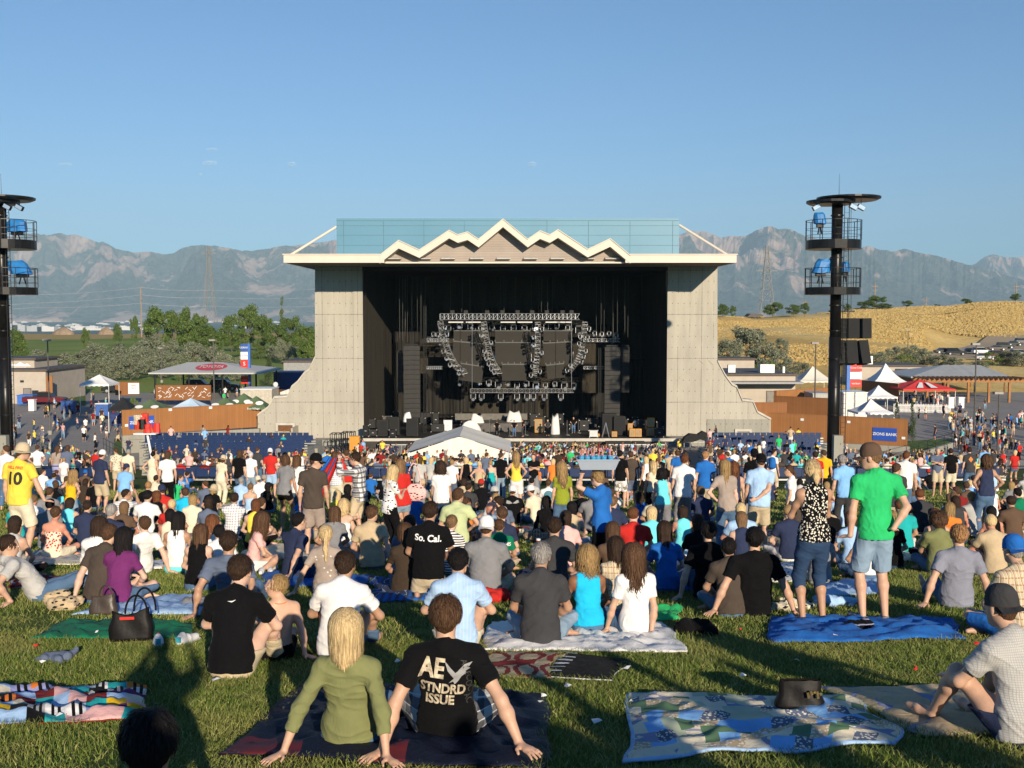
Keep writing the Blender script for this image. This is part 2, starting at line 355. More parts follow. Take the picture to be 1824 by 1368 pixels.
# dirt mounds beyond the golf course
for px, w in ((114, 46), (190, 36)):
    m = MB(); c = on(px, 640); W = w*640/F_PX/2
    m.lathe([(W, -2), (W*0.8, 1.2), (W*0.45, 3.0), (W*0.15, 4.2), (0.3, 4.5)], (0, 0, 0), 20, sy=0.6)
    o = m.build('dirt_mound', mat('mound_earth', (0.26, 0.19, 0.13), 0.95, 0.3, 0.3), None, True, loc=c)
    tag(o, 'brown dirt mound beyond the golf course, %s of the two' % ('the wider' if w > 40 else 'the smaller'), 'dirt mound', 'dirt mounds')
# small wisps of cloud, outside the haze
tc = NT('thin_cloud'); nv = tc.noise(tc.coord('Generated', (1, 1, 1)), 3.5, 6, 0.65, 0.4)
gx = tc.node('ShaderNodeTexGradient', {0: tc.coord('Generated', (2, 2, 0.01), (-1, -1, 0))}, gradient_type='SPHERICAL')
tc.b.inputs['Base Color'].default_value = (0.9, 0.9, 0.92, 1)
tc.l.new(tc.math('MULTIPLY', tc.math('MULTIPLY', tc.ramp(nv.outputs[0], [(0.33, (0, 0, 0)), (0.6, (1, 1, 1))]), gx.outputs[0]), 1.0), tc.b.inputs['Alpha']); tc.done(None, 1.0)
for px, py, w, h in ((374, 291, 30, 9), (520, 293, 18, 9), (948, 293, 18, 10), (117, 293, 28, 6), (357, 311, 10, 4), (378, 266, 24, 5)):
    c = at(px, py, 34000); s_ = 34000/F_PX; m = MB()
    n_ = 14; pts = []; 
    for j in range(5):
        for i in range(n_+1):
            a = i/n_*2-1; b = j/4*2-1; bulge = math.sqrt(max(0, 1-a*a))*math.sqrt(max(0, 1-b*b))
            pts.append((a*w*s_/2, -bulge*h*s_*0.8, b*h*s_/2+mnoise.noise(Vector((i*0.7, j, px)))*h*s_*0.12))
    m.poly(pts, [(j*(n_+1)+i, j*(n_+1)+i+1, (j+1)*(n_+1)+i+1, (j+1)*(n_+1)+i) for j in range(4) for i in range(n_)])
    o = m.build('cloud', tc.mat, None, True, loc=c); o['kind'] = 'structure'
# ---------------------------------------------------------------- the concrete stage house
YF, YP, YB = 106.0, 115.0, 134.0
def XZ(px, py, Y): p = at(px, py, Y); return (p.x, p.z)
ZS = at(900, 781, 111).z                      # stage deck height
house = empty('stage_house', (0, YP, zg(0, YP)))
tag(house, 'large concrete open air stage building with zigzag mountain roofline and pale blue screen', 'stage')
H0 = Vector(house.location)
def hb(m, name, mt, parent=None, **kw):
    o = m.build(name, mt, parent or house, **kw)
    if parent is None: o.location = -H0
    return o
BASEZ = -15.5
def wing(pts, name, mt, thick=1.6):
    m = MB(); m.prism([XZ(x, y, YP) for x, y in pts], YP, YP+thick); return hb(m, name, mt)
Lp = [(561, 472), (645, 472), (645, 800), (459, 800), (459, 741), (478, 727), (489, 709), (512, 708), (520, 690), (530, 682), (543, 665), (551, 660), (561, 638)]
Rp = [(1190, 472), (1278, 472), (1278, 644), (1292, 670), (1304, 686), (1312, 690), (1322, 714), (1341, 716), (1349, 735), (1373, 748), (1373, 810), (1190, 810)]
wing(Lp, 'pillar', CONC); wing([(x, y) for x, y in Rp], 'pillar', CONC)
m = MB(); a = XZ(638, 790, YP)[0]; b = XZ(645, 790, YP)[0]
m.box(XZ(629, 500, YP)[0], YP-0.12, BASEZ, XZ(646, 500, YP)[0], YP-0.002, XZ(0, 512, YP)[1]); hb(m, 'edge_strip', CONC)
m = MB(); m.box(XZ(1189, 500, YP)[0], YP-0.12, BASEZ, XZ(1203, 500, YP)[0], YP-0.002, XZ(0, 508, YP)[1]); hb(m, 'edge_strip', CONC)
m = MB(); m.box(XZ(1262, 500, YP)[0], YP-0.10, BASEZ, XZ(1374, 500, YP)[0], YP-0.002, XZ(0, 686, YP)[1]-3.6); hb(m, 'lower_panel', CONC2)
# capping strips that follow the stepped wings
CAP = mat('pale_concrete_edge', (0.5, 0.47, 0.41), 0.85, 0.12, 2)
for pts in ([(561, 638), (551, 660), (543, 665), (530, 682), (520, 690), (512, 708), (489, 709), (478, 727), (459, 741)], [(1278, 644), (1292, 670), (1304, 686), (1312, 690), (1322, 714), (1341, 716), (1349, 735), (1373, 748)]):
    m = MB()
    for (x0, y0), (x1, y1) in zip(pts[:-1], pts[1:]):
        p = XZ(x0, y0, YP); q = XZ(x1, y1, YP); m.prism([p, q, (q[0], q[1]+0.22), (p[0], p[1]+0.22)], YP-0.15, YP+1.75)
    hb(m, 'coping', CAP)
# doorways at the foot of each wing
DOORD = mat('doorway_brown', (0.16, 0.07, 0.03), 0.8)
for x0, x1, y0, y1 in ((496, 522, 757, 768), (1312, 1334, 768, 800)):
    m = MB(); p = XZ(x0, y1, YP); q = XZ(x1, y0, YP)
    m.box(p[0]-0.25, YP-0.30, p[1], p[0], YP-0.01, q[1]+0.25); m.box(q[0], YP-0.30, p[1], q[0]+0.25, YP-0.01, q[1]+0.25); m.box(p[0], YP-0.30, q[1], q[0], YP-0.01, q[1]+0.25)
    d = hb(m, 'doorway', CAP); m = MB(); m.box(p[0], YP-0.06, p[1], q[0], YP-0.004, q[1]); m.build('door_opening', DOORD if x0 < 900 else DARK, d)
m = MB(); p = XZ(496, 768, YP-3); q = XZ(522, 800, YP-3); m.box(p[0], YP-3.2, q[1]-1, q[0], YP-3, p[1]-0.1); m.box(q[0]-0.2, YP-3, q[1]-1, q[0], YP, p[1]+0.3); hb(m, 'entry_wall', CONC)
# interior: side walls, back wall, ceiling, deck
t = NT('black_stage_wall'); v = t.coord(); n1 = t.noise(t.coord('Object', (1, 1, 0.15)), 1.1, 6, 0.65); n2 = t.noise(v, 4, 5, 0.7)
c_ = t.mix(0.5, t.ramp(n1.outputs[0], [(0.3, (0.018, 0.015, 0.011)), (0.7, (0.062, 0.052, 0.037))]), t.ramp(n2.outputs[0], [(0.3, (0.018, 0.015, 0.012)), (0.7, (0.06, 0.052, 0.039))]))
t.bump(n1.outputs[0], 0.8, 0.3); INNER = t.done(c_, 0.95)
xl, xr = XZ(645, 600, YP)[0], XZ(1190, 600, YP)[0]; zt = XZ(0, 468, YF)[1]
m = MB(); m.prism([(xl, YP+0.1), (xl-0.9, YP+0.1), (xl-0.9, YB), (xl+1.4, YB)], BASEZ, zt, axis='z'); hb(m, 'side_wall', INNER)
m = MB(); m.prism([(xr, YP+0.1), (xr+0.9, YP+0.1), (xr+0.9, YB), (xr-0.6, YB)], BASEZ, zt, axis='z'); hb(m, 'side_wall', INNER)
m = MB(); m.box(xl-1, YB+0.01, BASEZ, xr+1, YB+0.9, zt); hb(m, 'back_wall', INNER)
# pleated black drapes in front of the back wall, with gaps
t = NT('black_drape'); v = t.coord(); c_ = t.ramp(t.noise(t.coord('Object', (3, 3, 0.1)), 1.5, 4).outputs[0], [(0.35, (0.008, 0.007, 0.006)), (0.7, (0.040, 0.036, 0.030))]); DRAPE = t.done(c_, 0.95)
for x0, x1, y0, y1 in ((702, 748, 590, 772), (760, 836, 655, 772), (902, 958, 690, 772), (1020, 1076, 700, 772), (1105, 1188, 640, 772), (845, 1100, 578, 600)):
    m = MB(); a_, b_ = XZ(x0, y1, 131), XZ(x1, y0, 131); n_ = int((b_[0]-a_[0])*8)+4; pts = []
    for j in (a_[1], b_[1]):
        for i in range(n_+1): pts.append((a_[0]+(b_[0]-a_[0])*i/n_, 131+0.12*math.sin(i*1.7)+0.05*math.sin(i*0.6+x0), j))
    m.poly(pts, [(i, i+1, n_+2+i, n_+1+i) for i in range(n_)]); hb(m, 'drape', DRAPE, smooth=True)
m = MB(); m.box(XZ(499, 0, YF)[0]+0.3, YF+1.95, zt+0.004, XZ(1318, 0, YF)[0]-0.3, YB+1.2, zt+0.5); hb(m, 'roof_slab', mat('soffit_brown', (0.16, 0.14, 0.12), 0.85))
m = MB(); m.box(xl-0.3, YP+0.12, zt-0.35, xr+0.3, YB, zt-0.003); hb(m, 'ceiling', DARK)
m = MB(); m.box(XZ(648, 0, YP)[0], 111, BASEZ, XZ(1188, 0, YP)[0], YB, ZS); hb(m, 'stage_deck', mat('stage_floor', (0.035, 0.033, 0.030), 0.6, 0.3, 1.5))
m = MB(); m.box(XZ(640, 0, 111)[0], 110.85, ZS-0.28, XZ(1230, 0, 111)[0], 110.99, ZS+0.02); hb(m, 'deck_edge', CAP)
m = MB(); m.box(XZ(459, 0, YP)[0], 112.6, BASEZ, XZ(648, 0, YP)[0]-0.01, YP-0.31, ZS-0.35); hb(m, 'apron_wall', CONC2); m = MB(); m.box(XZ(1189, 0, YP)[0], 112.6, BASEZ, XZ(1374, 0, YP)[0], YP-0.31, ZS-0.15); hb(m, 'apron_wall', CONC2)
# fascia
FASC = mat('cream_metal_fascia', (0.64, 0.575, 0.48), 0.55, 0.04, 0.8)
zf0, zf1 = XZ(0, 468, YF)[1], XZ(0, 454, YF)[1]; xa, xb = XZ(499, 0, YF)[0], XZ(1318, 0, YF)[0]; x1_, x2_ = XZ(681, 0, YF)[0], XZ(1117, 0, YF)[0]
m = MB(); m.box(xa, YF, zf0, x1_, YF+0.3, zf1); m.box(xa, YF+0.301, zf0, xa+0.25, YB, zf1); m.box(xa-0.1, YF-0.1, zf1, x1_-0.4, YB+1, zf1+0.10); hb(m, 'fascia', FASC)
m = MB(); m.box(x2_, YF, zf0, xb, YF+0.3, zf1); m.box(xb-0.25, YF+0.301, zf0, xb, YB, zf1); m.box(x2_+0.4, YF-0.1, zf1, xb+0.1, YB+1, zf1+0.10); hb(m, 'fascia', FASC)
ZIG = [(676, 456), (710, 429), (747, 446), (800, 411), (815.5, 419), (833, 414), (852.5, 427), (896, 391), (940, 427), (962, 412), (979.5, 419), (994, 410), (1047, 445), (1087, 426), (1123, 456)]
zz = [XZ(x, y, YF) for x, y in ZIG]; th = 0.72
m = MB()
for (p, q) in zip(zz[:-1], zz[1:]):
    m.prism([p, q, (q[0], q[1]-th), (p[0], p[1]-th)], YF-0.05, YF+1.5)
    m.prism([(p[0], p[1]+0.09), (q[0], q[1]+0.09), (q[0], q[1]+0.001), (p[0], p[1]+0.001)], YF-0.15, YF+3.9)
hb(m, 'zigzag_fascia', FASC)
SID = plank_mat('tan_lap_siding', (0.36, 0.30, 0.255), 0.235, 2, 0.7, 0.55)
m = MB(); m.prism([(p[0], p[1]-th*0.6) for p in zz]+[(zz[-1][0]-0.2, zf0+0.02), (zz[0][0]+0.2, zf0+0.02)], YF+1.52, YF+1.9); hb(m, 'gable_siding', SID)
m = MB(); m.box(x1_, YF+0.9, zf0-0.02, x2_, YF+1.5, zf0+0.12); hb(m, 'lower_trim', FASC)
for x in (703, 756, 799, 850, 897, 945, 993, 1047, 1090):
    p = XZ(x, 459, YF+1.5); m = MB(); m.prism([(YF+1.5, p[1]+0.05), (YF+0.95, p[1]-0.10), (YF+0.95, p[1]-0.16), (YF+1.5, p[1]-0.12)], p[0]-0.68, p[0]+0.68, axis='x'); hb(m, 'ledge_light', mat('pale_grey_metal', (0.55, 0.52, 0.48), 0.5))
# pale blue rain screen box with joints
t = NT('pale_blue_panels'); v = t.coord(); c_ = t.ramp(t.noise(v, 0.15, 4).outputs[0], [(0.3, (0.105, 0.24, 0.335)), (0.7, (0.125, 0.27, 0.37))]); BLU = t.done(c_, 0.35)
JNT = mat('dark_joint', (0.08, 0.16, 0.19), 0.7)
YSn = 110.2; p0 = XZ(600, 454, YSn); p1 = XZ(1210, 389, YSn)
m = MB(); m.box(p0[0], YSn, zf1+0.1, p1[0], YSn+9, p1[1]); scr = hb(m, 'roof_screen', BLU)
m = MB()
for y in (402, 419, 437): z = XZ(0, y, YSn)[1]; m.box(p0[0], YSn-0.012, z-0.015, p1[0], YSn-0.002, z+0.015)
for x in (608, 680, 753, 826, 975, 1050, 1125, 1202): q = XZ(x, 0, YSn)[0]; m.box(q-0.02, YSn-0.016, zf1+0.1, q+0.02, YSn-0.003, XZ(0, 393, YSn)[1])
m.box(p0[0], YSn-0.014, XZ(0, 393, YSn)[1]-.02, p1[0], YSn-0.004, XZ(0, 393, YSn)[1]+.02)
m.build('panel_joints', JNT, scr)
m = MB()
for (a_, b_) in (((599, 404), (513, 457)), ((1210, 401), (1297, 455))):
    p = at(*a_, YSn+0.2); q = at(*b_, YF+2); m = MB(); m.tube(p, q, 0.13, n=8); hb(m, 'brace', FASC)
m = MB(); 
for x, y0, y1 in ((801, 397, 411), (994, 397, 410)): m.tube(at(x, y0, YF+.5), at(x, y1, YF+.5), 0.02, n=5)
hb(m, 'lightning_rod', SILVER)
# faint mountain relief cast in the right pillar
m = MB(); pl = [(1210, 672), (1224, 662), (1236, 652), (1246, 640), (1252, 646), (1262, 640), (1270, 648)]
for a_, b_ in zip(pl[:-1], pl[1:]):
    p = XZ(*a_, YP); q = XZ(*b_, YP); m.prism([p, q, (q[0], q[1]-0.12), (p[0], p[1]-0.12)], YP-0.05, YP-0.003)
hb(m, 'mountain_relief', CONC)

ORD_ = ['first', 'second', 'third', 'fourth', 'fifth', 'sixth', 'seventh', 'eighth', 'ninth', 'tenth', 'eleventh', 'twelfth', 'thirteenth', 'fourteenth', 'fifteenth', 'sixteenth', 'seventeenth', 'eighteenth', 'nineteenth', 'twentieth']
# ---------------------------------------------------------------- rigging and stage gear
def truss(p, q, w, mt, nseg, m=None, side=Vector((0, 1, 0)), r=0.035, rb=0.02):
    p, q = Vector(p), Vector(q); m = m or MB(); d = (q-p).normalized(); s = side-d*side.dot(d); s.normalize(); u = d.cross(s); L = (q-p).length
    cs = [(-1, -1), (1, -1), (1, 1), (-1, 1)]; C = lambda t, k: p+d*(L*t)+(s*cs[k % 4][0]+u*cs[k % 4][1])*w/2
    for k in range(4): m.tube(C(0, k), C(1, k), r, n=5, mat=mt)
    for i in range(nseg):
        for k in range(4):
            a_, b_ = (C(i/nseg, k), C((i+1)/nseg, k+1)) if i % 2 == 0 else (C((i+1)/nseg, k), C(i/nseg, k+1))
            m.tube(a_, b_, rb, n=4, mat=mt, caps=False)
            m.tube(C(i/nseg, k), C(i/nseg, k+1), rb, n=4, mat=mt, caps=False)
    return m
GUN2 = mat('worn_aluminium', (.36, .36, .36), .45, .2, 5, metal=.7)
GUN = mat('dull_aluminium', (.24, .24, .24), .5, .2, 5, metal=.6)
def topobj(name, loc, label, cat, group=None, rz=0): return tag(empty(name, loc, rz), label, cat, group)
def rel(m, root, name, mt, parent=None, **kw):          # part built in world coordinates under an unrotated root
    o = m.build(name, mt, parent or root, **kw)
    if parent is None: o.location = -Vector(root.location)
    return o
FIX = mat('moving_light_body', (0.03, 0.03, 0.032), 0.35, 0.2, 5); LENS = mat('lens_glass', (0.5, 0.55, 0.6), 0.1, 0.05, 5, metal=0.6)
def fixture(m, p, s=1.0, aim=Vector((0, -0.5, -0.8))):
    p = Vector(p); aim = aim.normalized(); m.box(p.x-.16*s, p.y-.14*s, p.z-.12*s, p.x+.16*s, p.y+.14*s, p.z, mat=FIX)
    for k in (-1, 1): m.box(p.x+k*.17*s-.02, p.y-.05*s, p.z-.46*s, p.x+k*.17*s+.02, p.y+.05*s, p.z-.1*s, mat=SILVER)
    c = p+Vector((0, 0, -.4*s)); m.tube(c-aim*.16*s, c+aim*.2*s, .13*s, .16*s, 8, FIX); m.tube(c+aim*.2*s, c+aim*.215*s, .12*s, n=8, mat=LENS)
rr = random.Random(11)
fr = topobj('lighting_truss', at(908, 560, 119), 'long silver box truss with white lattice across the top of the stage', 'truss')
rel(truss(at(784, 564, 119), at(1032, 564, 119), 0.62, SILVER, 34), fr, 'truss_frame', SILVER)
m = MB()
for x in (812, 843, 905, 935, 985, 1005): p = at(x, 574, 119); m.tube((p.x-.8, 119, p.z), (p.x+.8, 119, p.z), 0.07, n=6, mat=WHITE)
rel(m, fr, 'strip_light', WHITE)
br = topobj('lighting_truss', at(950, 541, 124), 'dark back truss hung above the silver one', 'truss')
rel(truss(at(864, 541, 124), at(1030, 541, 124), 0.5, DARK, 26), br, 'truss_frame', DARK)
m = MB()
for x in (806, 830, 868, 895, 922, 948, 974, 1002, 1018): p = at(x, 556, 119); m = MB(); m.box(p.x-.22, 118.8, p.z-.35, p.x+.22, 119.2, p.z+.2); rel(m, fr, 'hoist_motor', DARK)
curves = [([(784, 574), (790, 600), (800, 630), (812, 652), (829, 665)], 'leftmost'), ([(862, 576), (866, 600), (872, 630), (880, 650), (890, 664)], 'second'), ([(958, 576), (958, 605), (957, 632), (955, 655), (952, 668)], 'third'), ([(1042, 576), (1040, 603), (1034, 628), (1026, 645), (1014, 660)], 'rightmost')]
for pts, which in curves:
    P = [at(x, y, 118+0.9*i) for i, (x, y) in enumerate(pts)]
    r_ = topobj('curved_truss', P[0], '%s of the four curved silver trusses hanging with stage lights' % which, 'truss', 'curved hanging trusses')
    m = MB()
    for a_, b_ in zip(P[:-1], P[1:]): truss(a_, b_, 0.55, GUN2, 4, m, Vector((0, 1, 0.2)), 0.04, 0.022)
    rel(m, r_, 'truss_frame', GUN2)
    for a_, b_ in zip(P[:-1], P[1:]):
        for k in (0.25, 0.75):
            m = MB(); fixture(m, a_.lerp(b_, k)+Vector((rr.choice((-.45, .45)), -.3, .1)), 1.0, Vector((rr.uniform(-.6, .6), -1, rr.uniform(-.6, .1)))); rel(m, r_, 'stage_light', FIX)
t = NT('video_mesh'); v = t.coord(); c_ = t.mix(0.5, t.ramp(t.noise(v, 0.6, 3).outputs[0], [(0.3, (0.021, 0.019, 0.015)), (0.7, (0.031, 0.027, 0.022))]), (0.024, 0.021, 0.017)); VID = t.done(c_, 0.7)
for (x0, y0, x1, y1, tl, nm) in ((808, 590, 860, 609, 0, 'upper left'), (806, 611, 860, 648, 5, 'lower left'), (882, 590, 945, 608, 0, 'upper middle'), (882, 611, 945, 649, 0, 'large middle'), (968, 611, 1020, 648, -3, 'right'), (818, 651, 860, 680, 8, 'bottom left'), (894, 650, 938, 678, 0, 'bottom middle'), (974, 650, 1006, 674, -6, 'bottom right'), (968, 590, 1020, 608, 0, 'upper right')):
    c = at((x0+x1)/2, (y0+y1)/2, 122); w = (x1-x0)*122/F_PX/2; h = (y1-y0)*122/F_PX/2
    r_ = tag(empty('video_panel', c), 'dark grey hanging video panel, %s of the cluster over the stage' % nm, 'video panel', 'video panels over the stage')
    m = MB(); M_ = Matrix.Rotation(math.radians(tl), 4, 'Y'); m.box(-w, 0, -h, w, 0.15, h, M=M_); m.build('screen_face', VID, r_)
    m = MB(); m.box(-w, -.05, h+0.003, w, .2, h+.14, M=M_)
    for k in range(5): m.box(-w+2*w*k/4-.05, -.06, h+.14, -w+2*w*k/4+.05, .1, h+.34, M=M_)
    m.build('hanging_frame', mat('dull_frame', (.10, .10, .095), .6), r_)
lt = topobj('lighting_truss', at(930, 696, 117), 'low silver truss with round moving lights just above the stage', 'truss')
rel(truss(at(838, 696, 117), at(1022, 696, 117), 0.4, GUN, 28, r=.028, rb=.015), lt, 'truss_frame', SILVER)
for x in (843, 858, 892, 921, 939, 970, 999, 845+105): m = MB(); fixture(m, at(x, 699, 117), 1.5, Vector((rr.uniform(-.3, .3), -1, -.5))); rel(m, lt, 'stage_light', FIX)
m = MB(); m.tube(at(841, 560, 117.2), at(841, 694, 117.2), .025, n=5); rel(m, lt, 'cable', SILVER); m = MB(); m.tube(at(1018, 560, 117.2), at(1018, 694, 117.2), .025, n=5); rel(m, lt, 'cable', SILVER)
for x, nm, y0 in ((769, 'left', 560), (1048, 'right', 600)):
    r_ = topobj('lighting_truss', at(x, 605, 118), 'short silver side truss with small lights at %s of the stage' % nm, 'truss')
    m = MB(); xx = (760, 800) if nm == 'left' else (1040, 1104)
    truss(at(xx[0], 606, 118), at(xx[1], 606, 118), .35, SILVER, 8, m, r=.025, rb=.014); truss(at(xx[0], 655, 119), at(xx[1]-12, 655, 119), .3, SILVER, 8, m, r=.025, rb=.014); rel(m, r_, 'truss_frame', SILVER)
    for k in range(5): m = MB(); fixture(m, at(xx[0]+(xx[1]-xx[0])*(k+.5)/5, 600, 118)+Vector((0, 0, rr.uniform(0, .9))), 1.1, Vector((rr.uniform(-.7, .7), -1, -.2))); rel(m, r_, 'stage_light', FIX)
for y, Y, x0, x1, lb in ((574, 124, 790, 1040, 'upper'), (622, 125, 800, 1045, 'middle'), (676, 124, 812, 1030, 'lower')):
    r_ = topobj('lighting_truss', at(915, y, Y), '%s dark rear truss crowded with black moving lights' % lb, 'truss'); rel(truss(at(x0, y, Y), at(x1, y, Y), .4, DARK, 20, r=.03, rb=.02), r_, 'truss_frame', DARK)
    for k in range(13): m = MB(); fixture(m, at(x0+(x1-x0)*(k+.5)/13, y+2, Y)+Vector((0, -.3, rr.uniform(-.2, .3))), rr.uniform(1.3, 2.0), Vector((rr.uniform(-.6, .6), -1, rr.uniform(-.8, .2)))); rel(m, r_, 'stage_light', FIX)
# vertical masts and hanging chains
for x, y0, y1, r0, Y in ((757, 545, 778, .12, 116.5), (1068, 620, 778, .12, 117), (750, 500, 615, .05, 117), (1071, 515, 578, .04, 119)):
    o = tag(truss(at(x, y0, Y), at(x, y1, Y), r0*2.2, DARK, 30 if y1-y0 > 100 else 6, r=.03, rb=.014).build('tower_mast', SILVER if x == 1068 else BLACK), 'thin vertical truss mast standing on the stage, x%d' % x, 'mast', 'stage masts')
    o['label'] = {757: 'tall dark lattice mast left of the curved trusses', 1068: 'tall silver lattice mast beside the right speaker array', 750: 'dark rigging mast above the left speaker array', 1071: 'short rigging mast right of the silver truss'}[x]
m = MB()
for k in range(34):
    x = rr.choice((rr.uniform(705, 760), rr.uniform(780, 1035), rr.uniform(1060, 1122))); Y = rr.uniform(117, 128); y1 = 556 if 780 < x < 1035 else rr.uniform(590, 612)
    m.tube(at(x+rr.uniform(-1, 1), rr.uniform(475, 500), Y), at(x, y1, Y), 0.015, n=4, mat=mat('grey_chain', (0.11, 0.11, 0.10), 0.6), caps=False)
tag(m.build('rigging_chains', None), 'grey hoist chains hanging from the stage ceiling', 'rigging chain', kind='stuff')
CAB = mat('speaker_cabinet', (0.034, 0.033, 0.030), 0.7, 0.2, 2)
def array(x0, x1, y0, y1, Y, label, n=14):
    c = at((x0+x1)/2, y0, Y); r_ = topobj('line_array_speaker', c, label, 'speaker array', 'hanging speaker arrays'); w = (x1-x0)*Y/F_PX/2; h = (y1-y0)*Y/F_PX/n
    m = MB(); m.box(-w*.8, -.2, 0.05, w*.8, .6, .2); m.tube((0, .2, .2), (0, .2, 6), .03, n=5); m.build('bumper_frame', BLACK, r_)
    for k in range(n):
        tl = math.radians(-(k/n)**2*16); m = MB(); m.prism([(-0.25-.02*(k % 2), -h+.03), (-.25-.02*(k % 2), 0), (.55, -.05), (.55, -h+.06)], -w, w, axis='x')
        o = m.build('cabinet', CAB, r_, bevel=.012); o.location = (0, 0.35*(k/n)**2*1.0, -k*h)
array(719, 748, 616, 745, 117, 'tall black speaker array hanging left of the stage lights', 15)
array(1077, 1105, 618, 745, 117, 'tall black speaker array hanging right of the stage lights', 15)
array(1107, 1121, 618, 700, 120, 'slim speaker array behind the big right one', 7)
array(707, 717, 628, 700, 120, 'slim speaker array behind the big left one', 7)
# ---------------------------------------------------------------- stage dressing on the deck
def on_deck(px, Y=113): p = at(px, 780, Y); return Vector((p.x, Y, ZS))
def thing_box(name, px, w, d, h, Y, mt, label, cat, group=None, z=None, deco=None, rz=0.0):
    r_ = tag(empty(name, (at(px, 780, Y).x, Y, ZS if z is None else z), rz), label, cat, group)
    m = MB(); m.box(-w/2, -d/2, 0.08, w/2, d/2, h); m.build('case_body', mt, r_, bevel=.02)
    m = MB()
    for sx in (-1, 1):
        for sy in (-1, 1): m.tube((sx*(w/2-.08), sy*(d/2-.08), 0), (sx*(w/2-.08), sy*(d/2-.08), .09), .05, n=6)
    m.build('castors', BLACK, r_)
    if deco: deco(r_, w, d, h)
    return r_
def grille(r_, w, d, h):
    m = MB(); m.box(-w/2+.05, -d/2-.015, .13, w/2-.05, -d/2-.003, h-.05); m.build('grille', mat('speaker_grille', (.02, .02, .02), .9, .3, 20), r_)
def corners(r_, w, d, h):
    m = MB()
    for x in (-w/2, w/2):
        for z in (.08, h): m.box(x-.04, -d/2-.02, z-.04, x+.04, -d/2+.02, z+.04)
    m.box(-.1, -d/2-.02, h*.5, .1, -d/2-.002, h*.5+.08); m.build('metal_corners', SILVER, r_)
ORG = mat('orange_tolex', (.62, .27, .04), .7, .1, 4); OXB = mat('cream_grille_cloth', (.35, .26, .15), .9)
def amp(r_, w, d, h): m = MB(); m.box(-w/2+.06, -d/2-.015, .14, -.02, -d/2-.002, h-.06); m.box(.02, -d/2-.015, .14, w/2-.06, -d/2-.002, h-.06); m.build('grille', OXB, r_)
for k, (px, w, h, Y, lb) in enumerate(((683, 1.1, 1.7, 113, 'black speaker stack at the left edge of the stage'), (700, 1.4, 1.9, 114, 'wide black speaker stack left of the hanging array'), (735, 1.2, 1.9, 113, 'black speaker stack under the left hanging array'), (1085, 1.5, 2.2, 114.5, 'sloping black speaker stack under the right hanging array'), (1103, 1.2, 2.0, 114, 'black speaker stack right of the sloping one'))): thing_box('speaker_stack', px, w, 1.0, h, Y, CAB, lb, 'speaker', 'speaker stacks on the stage', deco=grille)
zp = ZS-1.45
for k, px in enumerate((687, 710, 733, 757, 1090, 1113, 1137)):
    thing_box('subwoofer', px, 1.28, 1.0, 1.28, 109.9, CAB, '%s black bass speaker from the left in the row %s below the stage edge' % (ORD_[k if k < 4 else k-4], 'left' if k < 4 else 'right'), 'bass speaker', 'bass speakers below the stage edge', z=zp, deco=grille)
for px, w, h, Y, lb in ((1094, .55, .62, 112, 'small orange amplifier on the stage'), (1126, .62, .9, 112, 'orange amplifier with two grilles, left one'), (1137, .62, .9, 112, 'orange amplifier with two grilles, right one'), (1158, .75, .9, 113, 'lower orange cabinet in a rack at the right'), (1122, .5, 1.3, 113.5, 'orange cabinet behind the two amplifiers'), (1060, .9, .35, 112.4, 'flat orange amplifier head near the silver case'), (959, .8, 1.5, 116, 'tall wooden cabinet on the stage centre')): thing_box('amplifier', px, w, .5, h, Y, ORG, lb, 'amplifier', 'orange amplifiers', deco=amp)
thing_box('amplifier', 1159, .7, .5, 1.0, 113, ORG, 'upper orange cabinet in the rack at the right', 'amplifier', 'orange amplifiers', z=ZS+.92, deco=amp)
for px, w, h, Y, mt, lb in ((1057, .85, .75, 112, mat('silver_case', (.5, .5, .5), .4, .1, 3, metal=.5), 'silver flight case below the flat amplifier head'), (1174, .85, .95, 112, BLACK, 'black flight case with silver corners at the far right'), (700, .7, .8, 112, BLACK, 'black flight case with silver corners at left'), (652, .6, 1.2, 112.5, BLACK, 'narrow equipment rack against the left pillar'), (1112, .7, 1.6, 115, BLACK, 'equipment rack behind the orange cabinets'), (963, .9, 1.7, 117, DARK, 'black keyboard rack in the stage centre'), (780, 1.4, .9, 117, DARK, 'dark equipment case left of the white covered gear'), (798, .9, 1.2, 118, WHITE, 'white equipment case near the drum riser'), (1040, 1.0, 1.2, 118, DARK, 'dark case left of the silver mast'), (665, .8, .7, 113, DARK, 'low dark case at the left wall')): thing_box('flight_case', px, w, .6, h, Y, mt, lb, 'flight case', 'flight cases', deco=corners)
g9 = random.Random(12)
for k in range(22):
    px = 660+24.5*k+g9.uniform(-6, 6); thing_box('flight_case', px, g9.uniform(.6, 1.4), .6, g9.uniform(.5, 1.7), g9.uniform(117, 128), g9.choice([DARK, BLACK, CAB, BLACK, mat('dull_case', (.10, .09, .08), .6)]), 'dark equipment case at the back of the stage, %s from the left' % (ORD_[k] if k < 20 else ('next to last', 'last')[k-20]), 'flight case', 'cases at the back of the stage', deco=corners)
